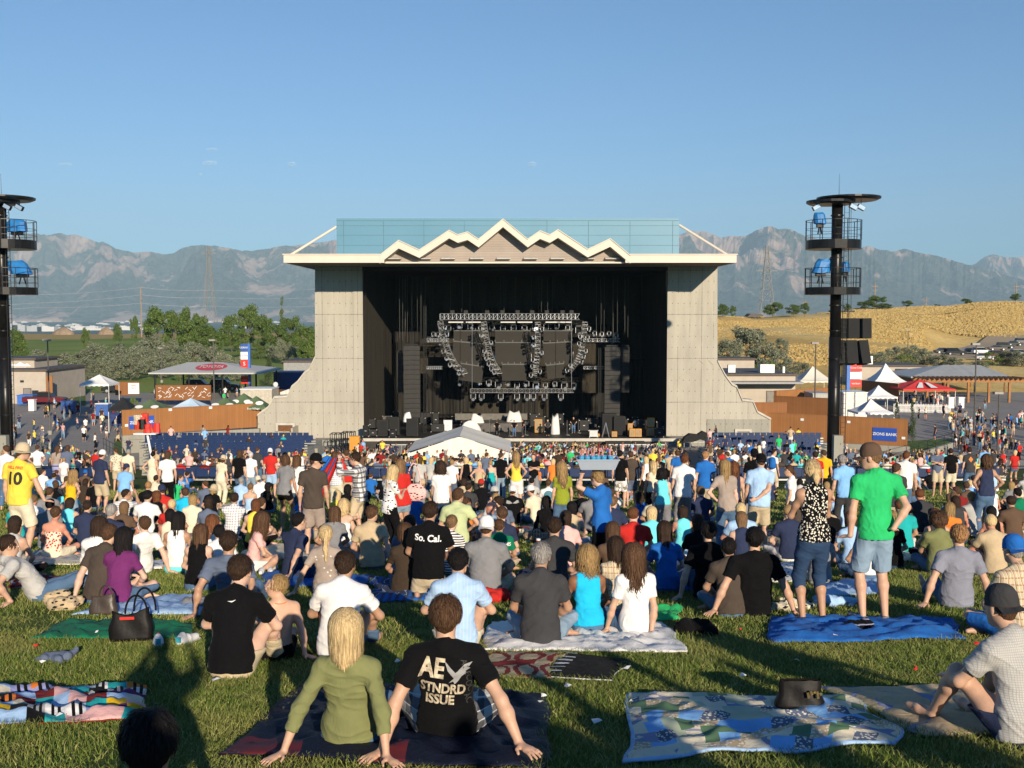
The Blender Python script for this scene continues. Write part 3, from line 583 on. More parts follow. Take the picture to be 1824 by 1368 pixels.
# gear under white covers, drum riser, keyboards
SHEET = mat('white_dust_sheet', (.72, .70, .66), .85, .1, 2, bump=.4)
def covered(px, w, h, Y, lb, rise=0.0, seed=1):
    r_ = random.Random(seed); c = on_deck(px, Y)+Vector((0, 0, rise)); m = MB(); n, k = 20, 7; pts = []
    for j in range(k):
        t_ = j/(k-1)
        for i in range(n):
            a = 2*math.pi*i/n; R = (1.0-.35*t_**2)*(1+.10*math.sin(5*a+seed)*(1-t_)); sq = 1/max(abs(math.cos(a)), abs(math.sin(a)))**.6
            pts.append(c+Vector((math.cos(a)*w/2*R*sq, math.sin(a)*.45*R*sq, h*t_*(1-.15*math.sin(2*a+seed*1.3)*t_)+.02*r_.random())))
    m.poly(pts, [(j*n+i, j*n+(i+1) % n, (j+1)*n+(i+1) % n, (j+1)*n+i) for j in range(k-1) for i in range(n)]+[tuple((k-1)*n+i for i in range(n))])
    return tag(m.build('covered_equipment', SHEET, None, True), lb, 'covered gear', 'equipment under white sheets')
covered(838, 2.2, 1.2, 116, 'wide equipment under a white sheet at centre left', 0, 1); covered(850, 1.6, 1.5, 118, 'second white sheeted equipment behind the wide one', .2, 2); covered(916, 1.6, 1.1, 119, 'white sheeted drum kit on the riser', .9, 3); covered(989, .9, 1.9, 115, 'upright keyboard under a white sheet right of centre', 0, 4); covered(726, .9, .9, 113, 'small white sheeted item on the black speakers', 1.5, 5)
m = MB(); c = on_deck(900, 119); m.box(c.x-4.6, 117.4, ZS+.002, c.x+1.9, 121, ZS+.9); tag(m.build('drum_riser', mat('riser_grey', (.11, .10, .09), .8)), 'low grey platform across the back of the stage', 'stage riser')
m = MB(); c = on_deck(835, 121.5); m.box(c.x-1.5, 121.3, ZS+.9, c.x+6.5, 121.9, ZS+1.6); tag(m.build('back_counter', mat('counter_grey', (.16, .15, .13), .8)), 'long pale counter of gear behind the drum riser', 'counter')
def stand(px, Y, h, lb):
    r_ = tag(empty('microphone_stand', on_deck(px, Y)), lb, 'mic stand', 'microphone stands'); m = MB(); m.tube((0, 0, 0), (0, 0, h), .02, n=5)
    for a in (0, 2.1, 4.2): m.tube((0, 0, .05), (.3*math.cos(a), .3*math.sin(a), 0), .015, n=4)
    m.build('stand', SILVER, r_); m = MB(); m.tube((0, 0, h), (.25, -.2, h+.12), .02, .03, n=6); m.build('microphone', BLACK, r_)
for k, (px, Y, h) in enumerate(((872, 114, 1.6), (885, 115, 1.5), (908, 113, 1.6), (936, 114, 1.5), (1010, 114, 1.6), (1030, 116, 1.5))): stand(px, Y, h, '%s microphone stand from the left on the stage' % ORD_[k])
m = MB(); a = on_deck(1079, 112); 
for sx in (-.35, .35): m.tube(a+Vector((sx, 0, 0)), a+Vector((0, 0, 1.5)), .035, n=5, mat=SILVER); m.tube(a+Vector((sx, .5, 0)), a+Vector((0, .25, 1.5)), .035, n=5, mat=SILVER)
tag(m.build('step_ladder'), 'open aluminium step ladder on the stage', 'ladder')
# cages, barricade and covered piano in front
def cage(px, Y, w, h, lb):
    r_ = tag(empty('steel_frame', (at(px, 0, Y).x, Y, zg(0, 100)+.2)), lb, 'steel frame', 'steel frames by the left pillar'); m = MB(); n = 3
    for i in range(n+1):
        for y in (0, 1.2): m.tube((-w/2+w*i/n, y, 0), (-w/2+w*i/n, y, h), .04, n=5)
    for k in range(4):
        for y in (0, 1.2): m.tube((-w/2, y, h*k/3), (w/2, y, h*k/3), .04, n=5)
        for i in range(n+1): m.tube((-w/2+w*i/n, 0, h*k/3), (-w/2+w*i/n, 1.2, h*k/3), .03, n=4)
    m.build('frame_tubes', BLACK, r_)
cage(592, 108, 1.3, 2.1, 'left black tubular frame in front of the left pillar'); cage(612, 108.4, 1.2, 2.2, 'right black tubular frame in front of the left pillar')
thing_box('flight_case', 632, 1.0, .7, 2.0, 108, ORG, 'tan wheeled case beside the tubular frames', 'flight case', 'flight cases', z=zg(0, 100)+.1, deco=corners)
GAL = mat('galvanised_steel', (.48, .48, .46), .45, .12, 4, metal=.5)
for k in range(16):
    px = 672+k*11 if k < 5 else 1092+(k-5)*10.5
    r_ = tag(empty('crowd_barrier', (at(px, 0, 107.5).x, 107.5, -14.0)), '%s panel from the left of the grey barrier row, %s' % (ORD_[k if k < 5 else k-5], 'left of the marquee' if k < 5 else 'right of the pit'), 'crowd barrier', 'grey crowd barriers')
    m = MB(); m.box(-.3, 0, 1.15, .3, .05, 1.25)
    for i in range(6): m.tube((-.28+i*.112, .02, 0), (-.28+i*.112, .02, 1.16), .018, n=4)
    m.build('barrier_bars', GAL, r_); m = MB(); m.box(-.3, -.6, 0, .3, .02, .03); m.build('foot_plate', GAL, r_)
r_ = tag(empty('covered_piano', (at(1243, 0, 108.5).x, 108.5, -13.9)), 'black cloth covered equipment on a metal stand right of the stage', 'covered gear'); m = MB()
for x in (-.9, -.3, .5, .9): m.tube((x, 0, 0), (x, 0, 1.3), .04, n=5)
m.box(-1, -.3, 1.25, 1, .3, 1.32); m.build('stand', GAL, r_)
m = MB(); pts = [(-1.1, 1.3), (-.9, 1.75), (-.4, 2.1), (.4, 2.0), (.9, 2.35), (1.5, 2.1), (1.7, 1.2), (1.45, 1.5), (1.1, 1.4), (.6, 1.55), (0, 1.33)]; m.prism(pts, -.5, .5); m.build('cloth_cover', mat('black_cloth_cover', (.015, .015, .016), .8, .3, 6), r_)
# the white marquee over the mixing desk
MQ = mat('marquee_canvas', (.74, .71, .63), .7, .05, 1.5)
xl_, xr_ = at(722, 0, 84).x, at(906, 0, 84).x; ze = at(0, 806, 84).z; zk = at(0, 777, 84).z; xm = at(816, 0, 84).x; rt = tag(empty('marquee', (xm, 84, zg(0, 84))), 'white gabled marquee standing in front of the stage', 'marquee')
m = MB()
for (xa_, za_, xb_, zb_) in ((xl_-.15, ze, xm, zk), (xm, zk, xr_+.15, ze)):
    n_ = 10; pts = []
    for j in range(n_+1):
        for i in range(7): a = i/6; pts.append((xa_+(xb_-xa_)*a, 84+8*j/n_, za_+(zb_-za_)*a-.10*math.sin(math.pi*a)*(abs(math.sin(j*math.pi/5)))))
    m.poly(pts, [(j*7+i, j*7+i+1, (j+1)*7+i+1, (j+1)*7+i) for j in range(n_) for i in range(6)])
rel(m, rt, 'roof_canvas', MQ, smooth=True)
m = MB(); n_ = 28; pts = []
for j in range(2):
    for i in range(n_+1):
        x = xl_+(xr_-xl_)*i/n_; zt_ = ze+(zk-ze)*(1-abs(x-xm)/(xr_-xm)); pts.append((x, 84+.05+.05*math.sin(i*2.1), zt_-.03 if j else ze-.42))
m.poly(pts, [(i, i+1, n_+2+i, n_+1+i) for i in range(n_)]); rel(m, rt, 'gable_end', MQ, smooth=True)
m = MB(); m.box(xr_, 84, ze-.4, xr_+.03, 92, ze); m.box(xl_-.03, 84, ze-.4, xl_, 92, ze); rel(m, rt, 'valance', MQ)
m = MB()
for x in (xl_+.1, xr_-.1):
    for y in (84.1, 88, 91.9): m.tube((x, y, zg(0, y)), (x, y, ze), .05, n=6)
rel(m, rt, 'pole', WHITE)
m = MB(); c = at(867, 822, 85); m.poly([(c.x-2.2, 85, c.z-.7), (c.x+1.6, 85, c.z-.6), (c.x+1.6, 85.02, c.z+.5), (c.x-1.8, 85.02, c.z+.45)], [(0, 1, 2, 3)]); tag(m.build('blue_banner', mat('bright_blue_tarp', (.05, .38, .75), .5)), 'bright blue sheet hung under the marquee edge', 'banner')
m = MB(); c = at(800, 0, 86); m.box(c.x-2.2, 86, zg(0, 86), c.x+2.4, 87, zg(0, 86)+1.6); m.box(c.x-1.2, 86.1, zg(0, 86)+1.6, c.x+.4, 86.9, zg(0, 86)+2.0); tag(m.build('mixing_desk', DARK), 'dark mixing desk and racks under the marquee', 'mixing desk')

# ---------------------------------------------------------------- light towers
TOW = mat('black_painted_steel', (.016, .015, .015), .32, .25, 2, metal=.4); TARP = mat('blue_tarpaulin', (.02, .17, .46), .45, .2, 2.5, bump=.5)
def tower(px, off, label, mir=1, ro=.9):
    b = on(px, 81.2); r_ = tag(empty('light_tower', b), label, 'light tower', 'tall black light towers'); Z = lambda py: at(px, py, 81.2).z-b.z
    m = MB(); m.tube((0, 0, 0), (0, 0, Z(600)), .44, n=20); m.tube((0, 0, Z(600)), (0, 0, Z(358)), .40, n=20); m.build('pole', TOW, r_, True)
    m = MB()
    for py in (385, 460, 545, 590, 640, 690, 740): m.tube((0, 0, Z(py)), (0, 0, Z(py)+.09), .47, n=20)
    m.build('pole_band', TOW, r_)
    m = MB(); m.box(-.25, -1.1, -.5, .42, -.55, Z(773)); m.build('concrete_base', CONC2, r_)
    lx = .5*mir; m = MB()
    for k in (-1, 1): m.tube((lx+k*.17+.1, -.35, 1), (lx+k*.17+.1, -.35, Z(365)), .025, n=5)
    for k in range(int((Z(365)-1)/.35)): m.tube((lx-.07, -.35, 1+k*.35), (lx+.27, -.35, 1+k*.35), .018, n=4)
    m.build('ladder', TOW, r_)
    for (yt, yb, yr) in ((428, 444, 393), (512, 525, 478)):
        z0, z1, zr_ = Z(yb), Z(yt), Z(yr); cx = off; R = 2.0; n = 28; m = MB(); m.lathe([(R-.05, z0), (R, z0), (R, z1), (R-.05, z1)], (cx, .2, 0), n); m.lathe([(R-.02, z0+.02), (R-.02, z0+.09)], (cx, .2, 0), n)
        pf = m.build('platform', TOW, r_, False)
        m = MB()
        for zz_ in (zr_, (zr_+z1)/2+.1, z1+.35):
            for i in range(n): a, a2 = 2*math.pi*i/n, 2*math.pi*(i+1)/n; m.tube((cx+R*math.cos(a), .2+R*math.sin(a), zz_), (cx+R*math.cos(a2), .2+R*math.sin(a2), zz_), .03 if zz_ == zr_ else .018, n=4)
        for i in range(0, n, 2): a = 2*math.pi*i/n; m.tube((cx+R*math.cos(a), .2+R*math.sin(a), z1), (cx+R*math.cos(a), .2+R*math.sin(a), zr_), .03, n=5)
        m.build('railing', TOW, r_)
    m = MB(); zr_ = Z(357); m.lathe([(2.0, zr_), (2.3, zr_+.14), (2.3, zr_+.26), (.4, zr_+.36)], (ro*mir, .3, 0), 30); m.lathe([(1.5, zr_-.32), (1.75, zr_-.2), (1.75, zr_-.03), (.3, zr_)], (-.5*mir, 0, 0), 24); m.build('roof_disc', TOW, r_)
    m = MB(); m.tube((.1*mir, 0, zr_), (.1*mir, 0, Z(309)), .02, .008, n=5); m.build('antenna', TOW, r_)
    for k, (x, y) in enumerate(((-1.7, -.6), (.9, -.9), (1.6, -.5))):
        m = MB(); M_ = Matrix.Translation((x*mir, y, zr_-.55)) @ Matrix.Rotation(.5*mir*(1 if x > 0 else -1), 4, 'Y'); m.box(-.28, -.1, -.16, .28, .2, .16, M=M_); m.tube((x*mir, y+.1, zr_-.4), (x*mir, y+.1, zr_-.02), .03, n=4); fl = m.build('floodlight', TOW, r_)
        m = MB(); m.box(-.25, -.115, -.13, .25, -.102, .13, M=M_); m.build('lamp_glass', LENS, fl)
    return r_, Z, b
def tarp(root_b, Z, x, py0, py1, w, lb, lx=0.0, seed=3):
    r_ = tag(empty('covered_spotlight', (root_b.x+x, 81.6, root_b.z+Z(py1))), lb, 'covered spotlight', 'spotlights under blue tarps'); h = Z(py0)-Z(py1); m = MB(); g = random.Random(seed)
    pts = [];
    for zz_, s_ in ((0, 1), (.3, .96), (.8, .9), (1, .68)):
        for i in range(12): a = 2*math.pi*i/12; sq = 1/max(abs(math.cos(a)), abs(math.sin(a)))**.8; pts.append((math.cos(a)*sq*w*.45*s_*(1+g.uniform(-.06, .06))+lx*zz_, math.sin(a)*sq*.45*s_*(1+g.uniform(-.06, .06)), h*(zz_+g.uniform(-.04, .04))))
    m.poly(pts, [(j*12+i, j*12+(i+1) % 12, (j+1)*12+(i+1) % 12, (j+1)*12+i) for j in range(3) for i in range(12)]+[tuple(36+i for i in range(12))]); m.build('tarpaulin', TARP, r_)
    m = MB(); m.tube((-w*.15, 0, -.75), (0, 0, .1), .05, n=6); m.tube((w*.15, 0, -.75), (0, 0, .1), .05, n=6); m.box(-w*.25, -.2, -.25, w*.25, .2, .02); m.build('light_stand', BLACK, r_)
tr, Zr, br_ = tower(1487, -.2, 'tall black light tower with round railed platforms, right of the stage', 1)
tl_, Zl, bl_ = tower(8, .35, 'tall black light tower cut off by the left edge, left of the stage', 1, 0.0)
tarp(br_, Zr, -1.15, 378, 398, .95, 'peaked blue tarp on the upper platform of the right tower', -.1, 3); tarp(br_, Zr, -1.05, 461, 486, 1.4, 'wide blue tarp on the lower platform of the right tower', .3, 4); tarp(br_, Zr, .75, 466, 484, .7, 'narrow blue tarp behind the pole on the lower platform of the right tower', 0, 5)
tarp(bl_, Zl, 1.0, 391, 412, 1.6, 'square blue tarp on the upper platform of the left tower', 0, 6); tarp(bl_, Zl, 1.3, 464, 488, 1.7, 'slanting blue tarp on the lower platform of the left tower', -.5, 7)
for row, (y0, y1) in enumerate(((567, 603), (607, 649))):
    for k in range(3):
        c = at(1497+k*21-row*3, (y0+y1)/2, 81.4); h = (y1-y0)*81.4/F_PX/2; w = .42; r_ = tag(empty('hanging_speaker', c), '%s black speaker box of the %s row hung on the right tower' % (('left', 'middle', 'right')[k], ('upper', 'lower')[row]), 'speaker', 'black speaker boxes on the right tower')
        m = MB(); M_ = Matrix.Rotation(math.radians((-14, 5, 24)[k]), 4, 'Z') @ Matrix.Rotation(math.radians(-2-row*12), 4, 'X'); m.prism([(-w, -.35), (w, -.35), (w*.75, .45), (-w*.75, .45)], -h, h, axis='z'); m.v = [tuple(M_@Vector(p)) for p in m.v]; m.build('cabinet', CAB, r_, bevel=.015)
        m = MB(); m.box(-w+.03, -.366, -h+.03, w-.03, -.352, h-.03, M=M_); m.build('grille', mat('speaker_grille', (.02, .02, .02), .9, .3, 20), r_)
m = MB(); m.box(at(1488, 0, 81.3).x, 81.2, at(0, 556, 81.3).z, at(1533, 0, 81.3).x, 81.6, at(0, 553, 81.3).z); m.tube(at(1512, 556, 81.4), at(1512, 567, 81.4), .03); m.tube(at(1516, 367, 80.9), at(1516, 553, 81.2), .02, n=4); tag(m.build('speaker_hoist_bar', BLACK), 'dark hoist bar and cable carrying the speaker boxes on the right tower', 'hoist bar')

# ---------------------------------------------------------------- fences, walls, signs
BRN = plank_mat('brown_stained_fence', (.33, .145, .05), .19, 0, .8, .6); BRN2 = plank_mat('darker_brown_fence', (.26, .11, .04), .19, 0, .8, .6)
def fence(p0, D0, p1, D1, ytop, ybot, label, mt=BRN, name='wooden_fence', cat='fence', group=None, th=.12, posts=True):
    a, b = at(p0, ytop, D0), at(p1, ytop, D1); z1 = a.z; z0 = at(p0, ybot, D0).z; d = Vector((b.x-a.x, b.y-a.y, 0)); L = d.length; ang = math.atan2(d.y, d.x)
    r_ = tag(empty(name, (a.x, a.y, z0), ang), label, cat, group); m = MB(); m.box(0, 0, 0, L, th, z1-z0); m.build('boards', mt, r_)
    m = MB(); m.box(-.02, -.03, z1-z0+.002, L+.02, th+.03, z1-z0+.08); m.build('cap_rail', mt, r_)
    return r_, L, z1-z0
fl_, Lf, Hf = fence(217, 108, 466, 116.6, 732, 776, 'long brown board fence left of the stage'); fr_, Lr, Hr = fence(1350, 116.6, 1617, 108.5, 735, 782, 'long brown board fence right of the stage')
SB = mat('sign_blue', (.03, .09, .42), .4, .04, 1); SWH = mat('sign_white', (.8, .79, .77), .5, .02, 1); SRD = mat('sign_red', (.62, .04, .03), .4, .04, 1)
def sign_on(root, x, z, w, h, txt, size, label, bg=SB, fg=SWH, y=-.05, sx=1.0):
    b = Vector(root.location); M_ = Matrix.Rotation(root.rotation_euler.z, 4, 'Z'); p = b+(M_@Vector((x, y, z))); s_ = tag(empty('bank_sign' if 'blue' in label else 'notice_sign', p, root.rotation_euler.z), label, 'sign')
    m = MB(); m.box(-w/2, -.03, -h/2, w/2, 0, h/2); m.build('sign_board', bg, s_)
    if txt: text_mesh(txt, size, fg, 'lettering', s_, (0, -.045, 0), sx=sx, bold=size*.012)
    return s_
sign_on(fr_, (1582-1350)/(1617-1350)*Lr-.15, Hr*.45, 2.35, 1.3, 'ZIONS BANK', .40, 'blue sign with white letters ZIONS BANK on the right fence', sx=1.0)
sign_on(fl_, 1.9, Hf*.50, 2.5, 1.25, 'ZIONS BANK', .40, 'blue sign on the left fence partly hidden by red souvenirs')
for r0, xs in ((fl_, (4.8, 9.0)), (fr_, (4.8, 9.6))):
    for i, x in enumerate(xs): sign_on(r0, x, Hf-.12, .34, .24, None, 0, 'small white notice on the %s fence top, %s one' % ('left' if r0 == fl_ else 'right', ('left', 'right')[i]), SWH)
sign_on(fl_, .4, 1.0, .3, .25, None, 0, 'small pale notice at the end of the left fence', SWH); sign_on(fr_, Lr-.35, 1.0, .35, .25, None, 0, 'small pale notice at the end of the right fence', SWH)
for nm, p0, D0, p1, D1, yt in (('left', 217, 107.7, 462, 114.2, 776), ('right', 1374, 114, 1622, 108.2, 784)):
    a, b = at(p0, yt, D0), at(p1, yt, D1); m = MB(); m.poly([(a.x, a.y, a.z+.004), (b.x, b.y, a.z+.004), (b.x, b.y+.6, a.z+.004), (a.x, a.y+.6, a.z+.004), (a.x, a.y, -15.5), (b.x, b.y, -15.5), (b.x, b.y+.6, -15.5), (a.x, a.y+.6, -15.5)], [(0, 1, 2, 3), (0, 4, 5, 1), (1, 5, 6, 2), (2, 6, 7, 3), (3, 7, 4, 0)])
    tag(m.build('retaining_wall', CONC2), 'low concrete retaining wall under the brown fence on the %s' % nm, 'wall')
m = MB(); a = at(499, 710, 140); b = at(545, 682, 140); m.prism([(a.x, -13), (b.x, -13), (b.x, b.z), (a.x, b.z-1.2)], 140, 144); tag(m.build('white_shed', mat('white_metal_siding', (.66, .64, .58), .6)), 'small white shed behind the left wing of the stage', 'shed')
fence(1344, 116, 1402, 116, 718, 740, 'short brown fence above the right wing wall', BRN2); fence(1378, 128, 1478, 124, 706, 742, 'brown fence of the enclosure behind the right tower', BRN2); fence(1380, 134, 1480, 140, 697, 712, 'far brown fence of the enclosure left of the right tower', BRN); fence(440, 150, 520, 140, 688, 712, 'brown fence behind the blue pylon sign', BRN2); fence(205, 150, 248, 150, 681, 704, 'brown screen beside the white tent', BRN2); fence(82, 150, 93, 150, 670, 700, 'narrow brown screen at the beige building', BRN); fence(1535, 158, 1600, 150, 678, 700, 'brown fence behind the white tents', BRN)
mf, Lm, Hm = fence(277, 148, 376, 148, 687, 713, 'brown merchandise fence with white scribbles', BRN2); m = MB(); g = random.Random(4)
for k in range(46): x = g.uniform(.2, Lm-.2); z = g.uniform(.3, Hm-.2); a = g.uniform(-1, 1); m.box(-.22, -.02, -.03, .22, -.008, .03, M=Matrix.Translation((x, 0, z)) @ Matrix.Rotation(a, 4, 'Y'))
m.build('white_scribbles', SWH, mf)
rs = tag(empty('white_banner', at(238, 692, 149.6)), 'white banner with red and blue lettering on the brown screen', 'banner'); m = MB(); m.box(-.75, 0, -.75, .75, .04, .75); m.build('banner_cloth', SWH, rs); text_mesh('open\nhere', .34, SRD, 'lettering', rs, (0, -.02, .25)).hide_render = False
# pylon signs
def pylon(px0, px1, y0, y1, D, panels, label, bluex):
    a, b = at(px0, y0, D), at(px1, y1, D); gz = zg(a.x, D); r_ = tag(empty('pylon_sign', ((a.x+b.x)/2, D, gz)), label, 'pylon sign'); w = b.x-a.x; top = a.z-gz
    m = MB(); s = w*.22; 
    if bluex > 0: m.box(w/2-s, 0, 0, w/2, .6, top)
    else: m.box(-w/2, 0, 0, -w/2+s, .6, top)
    m.build('blue_post', mat('pylon_blue', (.06, .17, .5), .4), r_); h = (a.z-b.z)/len(panels); x0, x1 = (-w/2, w/2-s-.02) if bluex > 0 else (-w/2+s+.02, w/2)
    for i, (bg, fg, tx, sz) in enumerate(panels):
        m = MB(); m.box(x0, .05, top-h*(i+1)+.04, x1, .4, top-h*i-.04); p = m.build('sign_panel', bg, r_)
        if tx: text_mesh(tx, sz, fg, 'lettering', p, ((x0+x1)/2, .03, top-h*(i+.5)))
SBD = mat('sign_dark_blue', (.04, .10, .33), .4)
pylon(428, 446, 612, 684, 165, [(SBD, SWH, 'USANA', .42), (SWH, SBD, 'ZIONS', .36), (SRD, SWH, 'S', .8), (SWH, SBD, '', 0), (SRD, SWH, 'verizon', .28)], 'blue pylon sign with stacked white and red panels left of the stage', 1)
pylon(1509, 1535, 648, 690, 150, [(SRD, SWH, 'Coca-Cola', .36), (SWH, SBD, '', 0), (SRD, SWH, 'verizon', .40)], 'pylon sign with red and white panels behind the right tower', -1)

# ---------------------------------------------------------------- tents and canopies
def tent(px, w, D, ypk, yev, label, col, trim=None, flare=.0, n=4, ybase=None, legs=True, txt=None):
    gz = zg((px-CX)/F_PX*D, D); zp_, ze_ = at(px, ypk, D).z-gz, at(px, yev, D).z-gz; W = w*D/F_PX/2; r_ = tag(empty('canopy_tent', ((px-CX)/F_PX*D, D, gz)), label, 'tent', 'canopy tents'); mt = mat('tent_'+col[0], col[1], .7, .05, 1.2)
    m = MB(); K = 6; pts = []
    for j in range(K+1):
        t_ = j/K; rr2 = W*(1-t_); z = ze_+(zp_-ze_)*(t_ if not flare else t_**(1+flare)); sq = [(-1, -1), (0, -1.0), (1, -1), (1, 0), (1, 1), (0, 1), (-1, 1), (-1, 0)]
        for i, (sx, sy) in enumerate(sq): dip = -.08*W*math.sin(math.pi*t_)*(1 if i % 2 else 0); pts.append((sx*rr2, sy*rr2, z+dip))
    m.poly(pts, [(j*8+i, j*8+(i+1) % 8, (j+1)*8+(i+1) % 8, (j+1)*8+i) for j in range(K) for i in range(8)]); m.build('canopy', mt, r_)
    m = MB(); hv = .28
    for (x0, y0, x1, y1) in ((-W, -W, W, -W), (W, -W, W, W), (W, W, -W, W), (-W, W, -W, -W)):
        k_ = 12; pts = []
        for i in range(k_+1): a = i/k_; x = x0+(x1-x0)*a; y = y0+(y1-y0)*a; pts += [(x, y, ze_-.003), (x, y, ze_-hv*(1-.35*(i % 2)))]
        m.poly(pts, [(2*i, 2*i+1, 2*i+3, 2*i+2) for i in range(k_)])
    m.build('valance', mt if not trim else trim, r_)
    if legs:
        for sx in (-1, 1):
            for sy in (-1, 1): m = MB(); m.tube((sx*(W-.05), sy*(W-.05), 0), (sx*(W-.05), sy*(W-.05), ze_), .04, n=5); m.build('leg', WHITE, r_)
    return r_, W, ze_, zp_
WC = ('white', (.76, .75, .74)); GC = ('green', (.10, .15, .075)); LB = ('light_blue', (.48, .62, .76)); BK = ('black', (.02, .02, .022)); RC = ('red', (.62, .05, .045)); IV = ('ivory', (.66, .63, .54))
tent(176, 52, 143, 667, 683, 'white square tent with vendors inside, by the parked cars', WC)
tent(217, 40, 124, 707, 728, 'small black pointed tent near the left fence end', BK)
for i, (px, w, D, a, b, c, lb) in enumerate(((267, 66, 116, 711, 730, GC, 'dark green tent with white circles, leftmost behind the left fence'), (338, 66, 116, 709, 728, LB, 'pale blue tent behind the left fence'), (400, 60, 120, 708, 726, GC, 'dark green tent in the middle behind the left fence'), (433, 52, 122, 700, 722, GC, 'tallest dark green tent behind the left fence'), (455, 44, 117, 705, 724, GC, 'rightmost dark green tent behind the left fence'))):
    r_, W, ze_, zp_ = tent(px, w, D, a, b, lb, c)
    if c is GC:
        for sx in (-.42, .42):
            m = MB(); n_ = 18; z = ze_+(zp_-ze_)*.33; y = -W*.67; sl = Vector((0, W, zp_-ze_)).normalized()
            m.poly([Vector((sx*W+math.cos(2*math.pi*k/n_)*.42, y, z))+sl*math.sin(2*math.pi*k/n_)*.30+Vector((0, -.05, .06)) for k in range(n_)], [tuple(range(n_))]); m.build('white_circle', SWH, r_)
        text_mesh('Eco-Village', .30, SWH, 'lettering', r_, (0, -W-.02, ze_-.12))
    else: text_mesh('Subaru' if False else 'Sala', .3, SB, 'lettering', r_, (W*.4, -W-.02, ze_-.12))
tent(1578, 82, 168, 647, 681, 'tall white marquee with a pointed swept peak', WC, flare=1.1); tent(1448, 60, 165, 652, 677, 'ivory tent with scalloped edge left of the right tower', IV, flare=.2); tent(1566, 52, 145, 686, 705, 'middle white pointed tent behind the right fence', WC, flare=.5); tent(1553, 64, 124, 710, 732, 'nearest white pointed tent behind the right fence', WC, flare=.6)
r_, W, ze_, zp_ = tent(1640, 92, 150, 676, 690, 'wide red canopy with white panels beside the picket fence', RC); 
for sx in (-.45, .1): m = MB(); m.poly([(sx*W, -W*.9, ze_+(zp_-ze_)*.1+.05), (sx*W+.9, -W*.9, ze_+(zp_-ze_)*.1+.05), (sx*W*.4+.5, -W*.35, ze_+(zp_-ze_)*.65+.05), (sx*W*.4+.1, -W*.35, ze_+(zp_-ze_)*.65+.05)], [(0, 1, 2, 3)]); m.build('white_panel', SWH, r_)
# pavilions with hipped roofs
def hip(x0, x1, xr0, xr1, ye, yr, D, depth, label, mt, post, name='pavilion', np_=4, hang=0):
    a, b, c, d = at(x0, ye, D), at(x1, ye, D), at(xr0, yr, D+depth/2), at(xr1, yr, D+depth/2); gz = zg(a.x, D); r_ = tag(empty(name, ((a.x+b.x)/2, D, gz)), label, 'pavilion'); o0 = Vector(r_.location)
    P = [Vector(q)-o0 for q in ((a.x, D, a.z), (b.x, D, a.z), (b.x, D+depth, a.z), (a.x, D+depth, a.z), (c.x, D+depth/2, c.z), (d.x, D+depth/2, c.z))]
    m = MB(); m.poly(P, [(0, 1, 5, 4), (1, 2, 5), (2, 3, 4, 5), (3, 0, 4)]); m.poly([p-Vector((0, 0, .12)) for p in P[:4]], [(0, 1, 2, 3)]); m.poly(P[:4]+[p-Vector((0, 0, .2)) for p in P[:4]], [(0, 1, 5, 4), (1, 2, 6, 5), (2, 3, 7, 6), (3, 0, 4, 7)]); m.build('roof', mt, r_)
    for i in range(np_):
        for y in (.6, depth-.6): x = P[0].x+.8+(P[1].x-P[0].x-1.6)*i/(np_-1); m = MB(); m.tube((x, y, 0), (x, y, P[0].z-.12), .14, n=8); m.build('post', post, r_)
    return r_, P
ALUR = plank_mat('grey_standing_seam', (.42, .42, .40), .5, 0, .45, .65)
pv, P = hip(264, 464, 335, 392, 664, 645, 160, 15, 'large pavilion with pale grey fabric roof and a red oval logo', mat('pale_grey_fabric', (.50, .50, .48), .7, .05, .4), BLACK)
sl = (P[4]-P[0]); nrm_ = Vector((1, 0, 0)).cross(Vector((0, P[4].y-P[0].y, P[4].z-P[0].z))).normalized(); up_ = Vector((0, P[4].y-P[0].y, P[4].z-P[0].z)).normalized(); cc = Vector((0, (P[0].y*.48+P[4].y*.52), (P[0].z*.48+P[4].z*.52)))+nrm_*.03; m = MB(); m.poly([cc+Vector((math.cos(2*math.pi*k/32)*2.3, 0, 0))+up_*math.sin(2*math.pi*k/32)*2.5 for k in range(32)], [tuple(range(32))]); m.build('red_oval', SRD, pv)
tm = text_mesh('TOYOTA', 1.05, SWH, 'lettering', pv, cc+nrm_*.05, (math.atan2(up_.z, up_.y), 0, 0), sx=.85); tm.scale = (.85, 2.4, 1)
hip(1623, 1802, 1680, 1745, 671, 650, 172, 14, 'large open pavilion with grey metal hipped roof', ALUR, mat('brown_post', (.25, .12, .05), .8), 'metal_roofed_pavilion')
# pergola
r_ = tag(empty('pergola', on(1745, 160)), 'brown timber pergola in front of the grey roofed pavilion', 'pergola'); m = MB(); W2 = 7.5
PB = mat('brown_beam', (.34, .16, .06), .8, .2, 1)
for x in np.linspace(-W2, W2, 6): mm = MB(); mm.box(x-.15, -.15, 0, x+.15, .15, 3.0); mm.build('post', PB, r_)
m.box(-W2-.4, -.2, 3.002, W2+.4, .2, 3.4); m.box(-W2-.4, 4.8, 3.002, W2+.4, 5.2, 3.4)
for k in range(22): x = -W2+2*W2*k/21; m.box(x-.06, -.8, 3.402, x+.06, 5.8, 3.6)
m.build('beams', PB, r_)
# white picket fence
a, b = on(1594, 146), on(1697, 144); r_ = tag(empty('picket_fence', a, math.atan2(b.y-a.y, b.x-a.x)), 'white picket fence along the plaza beside the red canopy', 'fence'); L = (b-a).length; m = MB(); k = 0; x = 0
while x < L: m.box(x, 0, .05, x+.09, .03, 1.15+.06*(k % 2)); x += .16; k += 1
m.box(0, .031, .3, L, .06, .38); m.box(0, .031, .9, L, .06, .98); m.build('pickets', SWH, r_)
